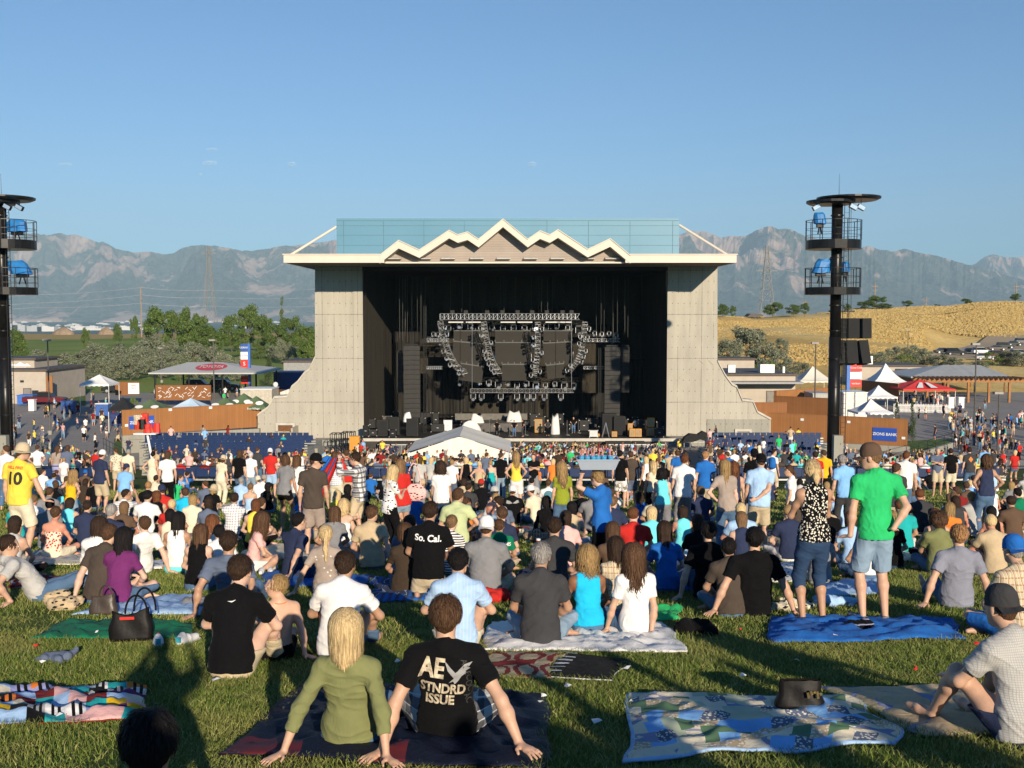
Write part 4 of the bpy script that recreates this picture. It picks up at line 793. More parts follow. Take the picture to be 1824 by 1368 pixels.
# ---------------------------------------------------------------- buildings
BGE = mat('beige_block_wall', (.46, .40, .33), .85, .08, .8); ROOFG = mat('dark_flat_roof', (.10, .10, .11), .9); TRIM = mat('dark_trim', (.12, .09, .07), .7)
def building(px0, px1, D, depth, ytop, label, wall=BGE, windows=(), doors=(), roof=ROOFG, name='building', ov=.35, units=(), gz=None):
    a, b = at(px0, ytop, D), at(px1, ytop, D); z0 = zg((a.x+b.x)/2, D)-.6 if gz is None else gz; h = a.z-z0; w = b.x-a.x; r_ = tag(empty(name, ((a.x+b.x)/2, D, z0)), label, 'building'); m = MB(); m.box(-w/2, 0, 0, w/2, depth, h); m.build('wall', wall, r_)
    m = MB(); m.box(-w/2-ov, -ov, h+.002, w/2+ov, depth+ov, h+.22); rf = m.build('roof', TRIM, r_); m = MB(); m.box(-w/2-ov+.2, -ov+.2, h+.222, w/2+ov-.2, depth+ov-.2, h+.26); m.build('roof_surface', roof, rf)
    for (x, d_, ww, hh) in units: m = MB(); m.box(x-ww/2, d_, h+.262, x+ww/2, d_+ww*.8, h+.26+hh); m.build('roof_unit', GAL, rf)
    for (x, z, ww, hh) in windows: m = MB(); m.box(x-ww/2, -.04, z, x+ww/2, -.003, z+hh); m.build('window', mat('dark_glass', (.03, .035, .04), .15), r_)
    for (x, ww, hh) in doors:
        m = MB(); m.box(x-ww/2-.1, -.06, .6, x+ww/2+.1, -.003, .6+hh+.1); d = m.build('door', TRIM, r_); m = MB(); m.box(x-ww/2, -.08, .6, x+ww/2, -.062, .6+hh); m.build('door_leaf', mat('door_grey', (.22, .2, .18), .6), d)
    return r_, w, h
bL, w, h = building(-60, 81, 152, 14, 661, 'low beige building with dark roof edge at the left', windows=((4.0, 2.0, .9, .5), (2.2, 3.6, .5, .3)), doors=((2.9, .95, 2.1),)); bU, w, h = building(-60, 61, 156, 8, 641, 'upper beige storey with white mountain logo at the left', gz=-9.5)
m = MB(); z = h-.55; m.poly([(w/2-3.6, -.03, z-.35), (w/2-3.0, -.03, z), (w/2-2.6, -.03, z-.15), (w/2-2.0, -.03, z+.25), (w/2-1.4, -.03, z-.1), (w/2-1.0, -.03, z+.05), (w/2-.5, -.03, z-.35)], [tuple(range(7))]); m.build('mountain_logo', SWH, bU); text_mesh('AMPHITHEATRE', .26, SWH, 'lettering', bU, (w/2-2.1, -.03, z-.55))
building(1262, 1417, 152, 16, 669, 'low beige building with a grey flat roof right of the stage', units=((-2.2, 3, 1.0, 1.1), (2.6, 2, 2.0, 1.2), (-5, 5, .6, .9), (4.9, 2, .3, .9)), doors=((2.6, 1.0, 2.3),)); building(1268, 1344, 172, 6, 641, 'tan parapet block behind the low beige building', gz=-12)
building(1532, 1648, 186, 10, 653, 'long tan building behind the white marquee', units=((-3.5, 3, 2.2, 1.4),), windows=((1.5, 2.6, 2.2, 1.1),))
building(505, 565, 195, 10, 645, 'grey industrial building behind the left wing', mat('grey_siding', (.30, .30, .29), .7))
# lean-to canopy on the right building
m = MB(); a = at(1300, 684, 149); b = at(1432, 684, 149); m.box(a.x, 149, a.z, b.x, 151.9, a.z+.25); tag(m.build('porch_roof', mat('grey_metal_roof', (.32, .32, .32), .5)), 'grey porch roof along the low beige building', 'porch roof')
# stalls and containers
for (x0, x1, y0, D, dp, mt, lb, nm) in ((487, 545, 664, 176, 5, mat('dark_blue_container', (.03, .07, .2), .5), 'dark blue container behind the left wing', 'container'), (428, 484, 694, 134, 4, mat('cream_trailer', (.5, .46, .38), .6), 'long cream trailer behind the green tents', 'trailer'), (1448, 1478, 702, 132, 4, mat('grey_container', (.4, .4, .38), .6), 'grey corrugated container left of the right tower', 'container'), (1503, 1545, 700, 134, 4, mat('white_trailer', (.66, .64, .6), .5), 'open white trailer right of the tower', 'trailer'), (30, 58, 705, 150, 2, mat('booth_blue', (.05, .16, .5), .6), 'blue draped booth by the dark red pickup', 'booth'), (108, 130, 716, 141, 1.2, mat('drinks_blue', (.05, .12, .35), .6), 'blue drinks cart with red bottles', 'drinks cart'), (170, 192, 720, 136, 1.2, mat('drinks_blue', (.05, .12, .35), .6), 'blue ice cream cart with white top', 'ice cream cart'), (196, 222, 738, 130, 1.2, mat('navy_table_cloth', (.03, .05, .16), .8), 'navy draped table near the black tent', 'table'), (50, 60, 713, 143, .8, SWH, 'white bin on the left plaza', 'bin'), (1690, 1700, 709, 150, .8, SWH, 'white bin at the end of the picket fence', 'bin'), (1708, 1718, 709, 150, .8, SWH, 'white bin right of the picket fence', 'bin')):
    a, b = at(x0, y0, D), at(x1, y0, D); gz = zg(a.x, D); r_ = tag(empty(nm.replace(' ', '_'), ((a.x+b.x)/2, D, gz)), lb, nm); w = b.x-a.x; h = max(.9, a.z-gz); m = MB(); m.box(-w/2, 0, .15, w/2, dp, h); m.build('body', mt, r_, bevel=.03)
    m = MB(); m.box(-w/2-.06, -.06, h+.002, w/2+.06, dp+.06, h+.1); m.build('lid', SWH if 'top' in lb or nm == 'trailer' else mt, r_)
    if nm in ('drinks cart', 'ice cream cart', 'trailer'):
        for x in (-w*.35, w*.35): m = MB(); m.tube((x, -.05, .25), (x, .1, .25), .25, n=12); m.build('wheel', BLACK, r_)
# street lamps
def lamp(px, yt, D, label, arm=.5, two=False):
    b = on(px, D); h = at(px, yt, D).z-b.z; r_ = tag(empty('street_lamp', b), label, 'street lamp', 'tall plaza lamps'); m = MB(); m.tube((0, 0, 0), (0, 0, h-.1), .10, .07, n=8); m.build('pole', mat('lamp_pole', (.10, .09, .08), .5), r_)
    m = MB(); m.box(-arm, -.25, h-.1, arm*.6, .25, h+.12); m.build('lamp_head', mat('lamp_head', (.30, .28, .26), .5), r_); m = MB(); m.tube((0, 0, 0), (0, 0, .5), .25, n=8); m.build('footing', CONC2, r_)
for a in ((85, 606, 122, 'lamp post beside the beige building at the left'), (380, 606, 140, 'lamp post in front of the pale grey pavilion'), (287, 620, 200, 'thin far lamp post behind the pavilion'), (1453, 611, 126, 'lamp post left of the right light tower'), (1617, 588, 236, 'far lamp post in front of the golden hill'), (1739, 613, 114, 'tall lamp post by the right hand plaza'), (1782, 700, 100, 'short pole at the right hand seats')): lamp(*a)
m = MB(); b = on(490, 140); m.tube(b, b+Vector((0, 0, 3.6)), .06, n=6, mat=BLACK); m.lathe([(.01, 3.6), (.25, 3.7), (.33, 3.95), (.25, 4.2), (.01, 4.3)], b, 12, SWH); tag(m.build('globe_lamp'), 'white globe lamp behind the left wing of the stage', 'globe lamp')
# power pylons and lines
PY = mat('weathered_steel', (.22, .21, .20), .6)
def pylon_tower(px, yt, yb, D, label, w0=5.0, big=True):
    a = at(px, yb, D); t_ = at(px, yt, D); h = t_.z-a.z; r_ = tag(empty('power_pylon', (a.x, D, a.z)), label, 'power pylon', 'power pylons'); m = MB(); lv = [0, .22, .38, .5, .6, .7, .78, .86, .93, 1.0]; W = lambda t: w0*(1-t)**1.3*.85+w0*.16; cs = [(-1, -1), (1, -1), (1, 1), (-1, 1)]; rr3 = .14
    for j in range(len(lv)-1):
        for k in range(4):
            p = Vector((cs[k][0]*W(lv[j])/2, cs[k][1]*W(lv[j])/2, h*lv[j])); q = Vector((cs[k][0]*W(lv[j+1])/2, cs[k][1]*W(lv[j+1])/2, h*lv[j+1])); k2 = (k+1) % 4; p2 = Vector((cs[k2][0]*W(lv[j])/2, cs[k2][1]*W(lv[j])/2, h*lv[j])); q2 = Vector((cs[k2][0]*W(lv[j+1])/2, cs[k2][1]*W(lv[j+1])/2, h*lv[j+1]))
            m.tube(p, q, rr3, n=4); m.tube(p, q2, rr3*.6, n=4); m.tube(p2, q, rr3*.6, n=4); m.tube(q, q2, rr3*.6, n=4)
    m.build('lattice', PY, r_); m = MB()
    for z in ((.64, .78, .9) if big else (.9,)):
        L = w0*.75; m.tube((-L, 0, h*z), (0, 0, h*(z+.03)), .15, n=4); m.tube((L, 0, h*z), (0, 0, h*(z+.03)), .15, n=4); m.tube((-L, 0, h*z), (L, 0, h*z), .15, n=4)
    m.build('cross_arms', PY, r_); return r_
pylon_tower(1365, 438, 562, 560, 'tall lattice power pylon on the golden hill', 7.5); pylon_tower(374, 438, 575, 640, 'tall lattice power pylon above the left trees', 7.0, False)
for px, yt, D, lb in ((253, 510, 560, 'tall wooden utility pole above the left trees'), (1556, 503, 540, 'utility pole behind the trees on the golden hill'), (1807, 505, 540, 'utility pole at the far right of the hill'), (1433, 535, 540, 'short utility pole on the hill left of the tower'), (1647, 530, 620, 'thin distant utility pole on the hill')):
    b = on(px, D); h = at(px, yt, D).z-b.z; r_ = tag(empty('utility_pole', b), lb, 'utility pole', 'utility poles'); m = MB(); m.tube((0, 0, -1), (0, 0, h), .35, .25, n=6); m.build('pole', mat('old_wood', (.30, .22, .16), .9), r_); m = MB(); m.box(-1.6, -.1, h*.88, 1.6, .1, h*.88+.25); m.box(-1.3, -.1, h*.76, 1.3, .1, h*.76+.2); m.build('cross_arm', mat('old_wood', (.30, .22, .16), .9), r_)
WIRE = mat('pale_wire', (.55, .52, .5), .5)
for k, (ya, yb, yc) in enumerate(((533, 512, 515), (548, 525, 530), (556, 540, 545))):
    pts = [at(-200, ya, 640), at(60, ya-8, 600), at(253, yb, 560), at(374, yb+5, 600), at(560, yc, 700), at(700, yc+2, 800)]; P2 = []
    for p, q in zip(pts[:-1], pts[1:]):
        for i in range(8): t_ = i/8; P2.append(p.lerp(q, t_)-Vector((0, 0, 5*t_*(1-t_)*.6)))
    m = MB(); m.path(P2, .06, 4); tag(m.build('power_line', WIRE), '%s power line strung over the left trees' % ('top', 'middle', 'lowest')[k], 'power line', 'power lines')
# house on the hill
r_ = tag(empty('hill_house', on(1346, 520)+Vector((0, 0, -2))), 'small house roof behind the crest of the golden hill', 'house'); m = MB(); m.box(-4.5, 0, 0, 4.5, 8, 3.4); m.build('wall', BGE, r_); m = MB(); m.prism([(-5.2, 3.4), (5.2, 3.4), (2.2, 5.8), (-2.6, 5.8)], -.4, 8.4); m.build('roof', mat('dark_shingle', (.12, .10, .09), .9), r_)
# ---------------------------------------------------------------- vehicles
GLS = mat('car_glass', (.02, .025, .03), .08, .05, 1); TYR = mat('tyre_rubber', (.02, .02, .02), .8); RIM = mat('alloy_rim', (.45, .45, .46), .35, metal=.6)
def car(px, D, rz, colname, col, kind, label, name='parked_car'):
    b = on(px, D)+Vector((0, 0, .28 if D > 250 else .06)); r_ = tag(empty(name, b, rz), label, {'pickup': 'pickup truck', 'suv': 'car', 'sedan': 'car'}[kind], 'cars parked on the hillside' if D > 250 else 'vehicles parked on the left'); L = {'suv': 4.8, 'sedan': 4.6, 'pickup': 5.6}[kind]/2; pt = mat('car_paint_'+colname, col, .25, .04, .5, spec=.6); W = .93
    prof = {'suv': [(-L, .4), (L, .4), (L, .85), (L-.15, 1.0), (1.0, 1.12), (-L+.1, 1.12), (-L, .9)], 'sedan': [(-L, .35), (L, .35), (L, .7), (L-.2, .85), (1.1, .98), (-L+.9, 1.0), (-L, .9)], 'pickup': [(-L, .5), (L, .5), (L, .95), (L-.2, 1.1), (1.3, 1.2), (-L, 1.2)]}[kind]
    m = MB(); m.prism(prof, -W, W); bd = m.build('body', pt, r_, bevel=.06)
    cab = {'suv': [(-L+.15, 1.1), (1.0, 1.1), (.35, 1.72), (-L+.4, 1.76)], 'sedan': [(-L+.7, .98), (1.15, .96), (.35, 1.42), (-.9, 1.42)], 'pickup': [(-.9, 1.18), (1.25, 1.18), (.7, 1.82), (-.7, 1.85)]}[kind]
    m = MB(); m.prism(cab, -W+.12, W-.12); m.build('windows', GLS, r_, bevel=.03); (x0, z0), (x1, z1) = cab[2], cab[3]; m = MB(); m.box(min(x0, x1), -W+.14, max(z0, z1)-.02, max(x0, x1), W-.14, max(z0, z1)+.05); m.build('roof', pt, r_, bevel=.02)
    for sx in (-L*.62, L*.62):
        for sy in (-1, 1):
            w_ = empty('wheel'); w_.parent = r_; m = MB(); m.tube((sx, sy*(W-.18), .36), (sx, sy*(W+.03), .36), .36, n=16); m.build('tyre', TYR, w_); m = MB(); m.tube((sx, sy*(W+.031), .36), (sx, sy*(W+.05), .36), .22, n=12); m.build('rim', RIM, w_)
    for sy in (-1, 1): m = MB(); m.box(L-.02, sy*.6-.18, .62, L+.03, sy*.6+.18, .78); m.build('headlight', LENS, r_)
    for sy in (-1, 1): m = MB(); m.box(-L-.03, sy*.72-.12, .75, -L+.02, sy*.72+.12, .95); m.build('tail_light', SRD, r_)
    if kind == 'pickup': m = MB(); m.box(-L+.1, -W+.1, 1.202, -1.0, W-.1, 1.22); m.build('load_bed', BLACK, r_)
car(78, 150, 0.05, 'dark_red', (.13, .015, .02), 'pickup', 'dark red pickup truck by the blue booth', 'pickup_truck')
for a in ((133, 170, -1.5, 'black', (.015, .017, .02), 'suv', 'black off-road vehicle behind the lamp post at the left'), (99, 172, -1.5, 'navy', (.02, .03, .06), 'suv', 'navy car beside the beige building'), (356, 178, 0, 'navy', (.02, .03, .06), 'suv', 'navy car seen under the pavilion, left one'), (399, 178, 0, 'black', (.015, .017, .02), 'suv', 'black car seen under the pavilion, right one'), (208, 172, .1, 'black', (.015, .017, .02), 'sedan', 'black car behind the white square tent')): car(*a)
for a in ((1681, 276, 0, 'black', (.015, .017, .02), 'sedan', 'leftmost dark car of the row below the golden hill'), (1703, 274, -.2, 'black', (.015, .017, .02), 'suv', 'black off-road car second in the hillside row'), (1727, 284, -.2, 'grey', (.12, .12, .13), 'sedan', 'dark grey car left of the white one on the hillside'), (1749, 280, 0, 'white', (.7, .7, .7), 'suv', 'white off-road car in the hillside row'), (1776, 300, -.1, 'brown', (.09, .06, .05), 'sedan', 'brown car right of the white one on the hillside'), (1790, 312, 0, 'black', (.015, .017, .02), 'suv', 'black off-road car right of the brown one'), (1806, 330, 0, 'black', (.015, .017, .02), 'sedan', 'dark car near the right edge of the hillside row'), (1821, 345, 0, 'grey', (.12, .12, .13), 'suv', 'farthest grey car at the right edge'), (1755, 254, 0, 'silver', (.4, .4, .41), 'sedan', 'silver car half hidden by bushes below the row'), (1778, 262, .1, 'maroon', (.12, .02, .02), 'suv', 'maroon car above the bushes'), (1817, 268, 0, 'silver', (.4, .4, .41), 'suv', 'silver car at the right edge below the row')): car(*a)

# ---------------------------------------------------------------- trees
def leafmat(nm, c1, c2):
    t = NT(nm); oi = t.node('ShaderNodeObjectInfo').outputs['Random']; g_ = t.node('ShaderNodeNewGeometry'); r_ = g_.outputs['Random Per Island']; c = t.ramp(r_, [(0, dk(c1, .8)), (.5, c1), (1, c2)]); c = t.mix(t.math('MULTIPLY', oi, .35), c, dk(c1, .6)); t.b.inputs['Transmission Weight'].default_value = 0
    return t.done(c, .7, spec=.2)
LEAF = {'broad': leafmat('broad_leaves', (.075, .125, .025), (.16, .21, .05)), 'olive': leafmat('grey_green_leaves', (.17, .19, .12), (.33, .34, .24)), 'conifer': leafmat('conifer_needles', (.045, .075, .025), (.09, .12, .04)), 'poplar': leafmat('poplar_leaves', (.08, .12, .035), (.16, .19, .06)), 'bush': leafmat('bush_leaves', (.10, .15, .03), (.19, .24, .06))}
BARK = mat('bark', (.16, .12, .09), .9, .3, 2)
def crown(kind, seed):
    g = np.random.RandomState(seed); N = {'broad': 5200, 'olive': 6000, 'conifer': 2600, 'poplar': 2200, 'bush': 2200}[kind]; C = []
    nb = {'broad': 26, 'olive': 34, 'conifer': 30, 'poplar': 18, 'bush': 18}[kind]
    for _ in range(nb):
        if kind == 'conifer': z = g.rand()**1.2*.92+.04; r = (1-z)*.36*g.rand()**.4; a = g.rand()*6.28; C.append((r*math.cos(a), r*math.sin(a), z, .07+.09*(1-z)))
        elif kind == 'poplar': z = g.rand()*.85+.1; a = g.rand()*6.28; r = .06*g.rand(); C.append((r*math.cos(a), r*math.sin(a), z, .07+.03*g.rand()))
        else:
            lo = .28 if kind == 'broad' else .12; a = g.rand()*6.28; z = lo+(1-lo-.12)*g.rand(); prof = math.sin(math.pi*min(1, max(0, (z-lo+.12)/(1-lo+.1))))**.6; r = .42*prof*g.rand()**.5; C.append((r*math.cos(a), r*math.sin(a), z, .09+.09*g.rand()))
    C = np.array(C); ci = g.randint(0, len(C), N); d = g.normal(size=(N, 3)); d /= np.linalg.norm(d, axis=1)[:, None]; P = C[ci, :3]+d*(C[ci, 3]*(g.rand(N)**.35))[:, None]*np.array([1, 1, .8]); s = (.021 if kind in ('broad', 'bush') else .019 if kind == 'olive' else .016)*(.7+.8*g.rand(N)); n = d*.8+g.normal(size=(N, 3))*.7+np.array([0, 0, .3]); n /= np.linalg.norm(n, axis=1)[:, None]
    u = np.cross(n, g.normal(size=(N, 3))); u /= np.linalg.norm(u, axis=1)[:, None]; w = np.cross(n, u); q = np.stack([P-u*s[:, None], P-w*s[:, None]*.6, P+u*s[:, None], P+w*s[:, None]*.6], 1).reshape(-1, 3)
    return q, np.arange(4*N).reshape(N, 4), C
TPL = {}
for kd in LEAF:
    for vr in (0, 1, 2):
        q, f, C = crown(kd, hash_ := {'broad': 10, 'olive': 20, 'conifer': 30, 'poplar': 40, 'bush': 50}[kd]+vr); me_o = arr_mesh('crown', q, f, [LEAF[kd]], None, None, False)
        m = MB(); m.tube((0, 0, -.03), (0, 0, .3), .018, .013, 6); m.tube((0, 0, .3), (.01, 0, .85), .013, .004, 5)
        for c in C[:9]: m.tube((0, 0, max(.12, c[2]-.25)), (c[0]*.8, c[1]*.8, c[2]), .007, .003, 4)
        tk = m.build('trunk', BARK); TPL[kd, vr] = (me_o.data, tk.data); bpy.data.objects.remove(me_o); bpy.data.objects.remove(tk)
KN = {'broad': ('broadleaf_tree', 'tree'), 'olive': ('olive_shrub', 'shrub'), 'conifer': ('conifer_tree', 'tree'), 'poplar': ('poplar_tree', 'tree'), 'bush': ('green_bush', 'bush')}
def tree(px, yt, D, w, kind, label, vr=None, sink=0.0):
    b = on(px, D); b.z -= sink; h = max(1.2, at(px, yt, D).z-b.z); W = w*D/F_PX; nm, ct = KN[kind]; r_ = tag(empty(nm, b, RNG.uniform(0, 6.28)), label, ct, 'trees and shrubs round the amphitheatre'); cm, tm_ = TPL[kind, RNG.randrange(3) if vr is None else vr]
    sx = W/{'broad': .80, 'olive': .95, 'conifer': .75, 'poplar': .28, 'bush': .95}[kind]
    for nm2, me in (('crown', cm), ('trunk', tm_)): o = bpy.data.objects.new(nm2, me); COL.objects.link(o); o.parent = r_; o.scale = (sx, sx, h)
TR = [(28, 582, 240, 34, 'broad'), (153, 583, 330, 16, 'broad'), (209, 574, 400, 17, 'broad'), (240, 562, 380, 17, 'broad'), (283, 545, 300, 52, 'broad'), (312, 552, 305, 34, 'broad'), (332, 543, 310, 44, 'broad'), (356, 556, 320, 34, 'broad'), (368, 577, 300, 44, 'broad'), (388, 590, 290, 40, 'broad'), (413, 556, 330, 42, 'broad'), (443, 541, 340, 42, 'broad'), (470, 560, 330, 38, 'broad'), (492, 572, 320, 38, 'broad'), (520, 560, 330, 44, 'broad'), (546, 575, 260, 44, 'broad'), (548, 600, 230, 40, 'broad'), (503, 525, 520, 10, 'poplar'), (478, 627, 190, 32, 'conifer'), (98, 648, 176, 44, 'bush'), (120, 660, 172, 30, 'bush'),
      (110, 625, 232, 52, 'olive'), (145, 618, 228, 56, 'olive'), (178, 606, 232, 58, 'olive'), (212, 610, 226, 56, 'olive'), (248, 612, 224, 58, 'olive'), (268, 590, 245, 58, 'olive'), (232, 628, 208, 54, 'olive'), (196, 632, 206, 50, 'olive'), (158, 636, 204, 48, 'olive'), (120, 642, 200, 44, 'olive'), (285, 622, 214, 52, 'olive'), (345, 606, 216, 54, 'olive'), (372, 612, 212, 50, 'olive'), (398, 620, 208, 44, 'olive'), (418, 632, 204, 40, 'olive'), (300, 600, 236, 50, 'olive'), (504, 600, 280, 26, 'olive'), (522, 606, 280, 26, 'olive'), (462, 608, 300, 40, 'bush'), (490, 614, 300, 40, 'olive'), (430, 600, 300, 40, 'bush'), (555, 618, 215, 34, 'bush'), (320, 640, 205, 36, 'bush'), (70, 620, 236, 40, 'olive'),
      (1336, 578, 216, 96, 'olive'), (1300, 602, 212, 60, 'olive'), (1378, 612, 208, 56, 'olive'), (1365, 640, 196, 50, 'bush'), (1402, 636, 200, 44, 'olive'), (1430, 644, 200, 40, 'olive'), (1560, 624, 226, 44, 'olive'), (1588, 614, 230, 46, 'olive'), (1618, 612, 230, 46, 'olive'), (1645, 618, 230, 44, 'olive'), (1672, 628, 226, 44, 'olive'), (1700, 634, 222, 40, 'olive'), (1612, 630, 214, 44, 'bush'), (1768, 626, 236, 44, 'bush'), (1792, 622, 236, 44, 'olive'), (1820, 622, 232, 44, 'olive'), (1745, 640, 220, 36, 'olive'),
      (1286, 540, 480, 22, 'broad'), (1305, 544, 480, 12, 'broad'), (1376, 537, 478, 32, 'broad'), (1412, 541, 470, 26, 'broad'), (1432, 539, 470, 16, 'broad'), (1540, 536, 490, 34, 'broad'), (1560, 526, 490, 36, 'broad'), (1575, 540, 490, 30, 'broad'), (1614, 535, 500, 20, 'broad'), (1719, 531, 505, 18, 'broad'), (1807, 522, 500, 18, 'broad'), (1667, 542, 500, 14, 'bush'), (1508, 540, 480, 14, 'broad'), (1393, 600, 260, 30, 'olive')]
COLN = {'broad': 'leafy green', 'olive': 'grey green', 'conifer': 'dark pyramidal', 'poplar': 'tall narrow', 'bush': 'bright green'}
cnt = {}
for a in TR:
    px = a[0]; zone = ('on the hill crest at right' if a[2] > 440 else 'below the golden hill') if px > 900 else ('far behind the golf course' if a[2] > 370 else 'in the tall belt left of the stage' if a[2] > 250 else 'in the shrubs round the golf course')
    key = (COLN[a[4]], KN[a[4]][1], zone); cnt.setdefault(key, []).append(a)
for key, L_ in cnt.items():
    L_.sort(key=lambda q: q[0])
    for i, a in enumerate(L_): tree(*a, ('%s %s %s' % key) if len(L_) == 1 else '%s %s %s, %s from the left' % (key+(ORD_[i],)))
tree(1600, 716, 117, 26, 'conifer', 'small dark evergreen left of the pair on the plaza lawn'); tree(1627, 712, 115, 22, 'conifer', 'small dark evergreen right of the pair on the plaza lawn'); tree(237, 705, 128, 18, 'bush', 'small shrub between the black tent and the green tent')
# ---------------------------------------------------------------- seating bowl
SEAT = mat('blue_plastic_seat', (.008, .027, .095), .5, .15, 2)
def seat_row(x0, x1, Y, label, dz=0.0):
    n = int((x1-x0)/.56); z = zg(0, Y)+dz; r_ = tag(empty('seat_row', ((x0+x1)/2, Y, z)), label, 'row of seats', 'rows of blue seats'); m = MB(); b2 = MB(); c = (x0+x1)/2
    for i in range(n): x = x0-c+.56*i; m.box(x, 0, .40, x+.48, .42, .45); b2.box(x, -.04, .46, x+.48, .02, .88)
    m.build('seats', SEAT, r_)['kind'] = 'stuff'; b2.build('seat_backs', SEAT, r_)['kind'] = 'stuff'; m = MB(); m.box(x0-c, .1, .3, x1-c, .16, .39)
    for i in range(0, n, 3): m.box(x0-c+.56*i, .1, 0, x0-c+.56*i+.06, .16, .3)
    m.build('seat_frame', GAL, r_)
RISE = lambda k: max(0, k-8)*.215
for k in range(20):
    Y = 51+k*2.6
    for blk, (p0, p1) in enumerate((((-60, 175), (262, 545), (570, 900), (930, 1230), (1260, 1465), (1510, 1800)) if k < 17 else ((-60, 140), (255, 560), (1270, 1470), (1510, 1790)))):
        x0, x1 = (p0-CX)/F_PX*Y, (p1-CX)/F_PX*Y
        names = ('far left', 'left', 'centre left', 'centre right', 'right', 'far right') if k < 17 else ('far left', 'left', 'right', 'far right')
        dz = RISE(k) if names[blk] in ('left', 'right') else 0
        if dz: m = MB(); m.box(x0-.3, Y-.7, -16, x1+.3, Y+1.895, zg(0, Y)+dz-.01); o = m.build('seating_terrace', CONC2); o['kind'] = 'structure'
        seat_row(x0, x1, Y, 'blue seat row in the %s block, number %s counted from the lawn' % (names[blk], 'one two three four five six seven eight nine ten eleven twelve thirteen fourteen fifteen sixteen seventeen eighteen nineteen twenty'.split()[k]), dz)
# tiered steps under the left and right far blocks (they rise to the fences)
RAIL = mat('black_railing', (.02, .02, .02), .5)
def railing(pts, label, h=1.05, posts=1.8):
    r_ = tag(empty('railing', pts[0]), label, 'railing'); m = MB(); o0 = Vector(pts[0])
    for p, q in zip(pts[:-1], pts[1:]):
        p, q = Vector(p)-o0, Vector(q)-o0
        for zz_ in (h, h*.5): m.tube(p+Vector((0, 0, zz_)), q+Vector((0, 0, zz_)), .025, n=5)
        n = max(1, int((q-p).length/posts))
        for i in range(n+1): c = p.lerp(q, i/n); m.tube(c, c+Vector((0, 0, h)), .025, n=5)
    m.build('rails', RAIL, r_)
for lb, p0, p1, Y in (('long black railing at the foot of the lawn, left part', -150, 560, 47.5), ('long black railing at the foot of the lawn, centre part', 600, 1180, 47.5), ('long black railing at the foot of the lawn, right part', 1230, 1950, 47.5)): railing([on(p0, Y), on((p0+p1)/2, Y), on(p1, Y)], lb)
railing([on(180, 106)+Vector((0, 0, .8)), on(216, 96)+Vector((0, 0, .8)), on(224, 84)], 'black stair railing at the end of the left fence'); railing([on(1625, 100)+Vector((0, 0, 1)), on(1700, 107)+Vector((0, 0, 1.2))], 'black ramp railing beside the right hand plaza'); railing([on(60, 112)+Vector((0, 0, .2)), on(110, 104)+Vector((0, 0, .2)), on(165, 92)], 'black railing of the left hand walkway')
m = MB(); a, b = on(1622, 100.5), on(1702, 107.5); m.poly([a+Vector((0, 0, -1)), b+Vector((0, 0, -1)), b+Vector((0, 0, 1.2)), a+Vector((0, 0, 1)), a+Vector((0, .5, -1)), b+Vector((0, .5, -1)), b+Vector((0, .5, 1.2)), a+Vector((0, .5, 1))], [(0, 1, 2, 3), (3, 2, 6, 7), (4, 5, 6, 7), (0, 4, 7, 3), (1, 5, 6, 2)]); tag(m.build('ramp_wall', CONC2), 'pale concrete ramp wall beside the right hand plaza', 'wall')
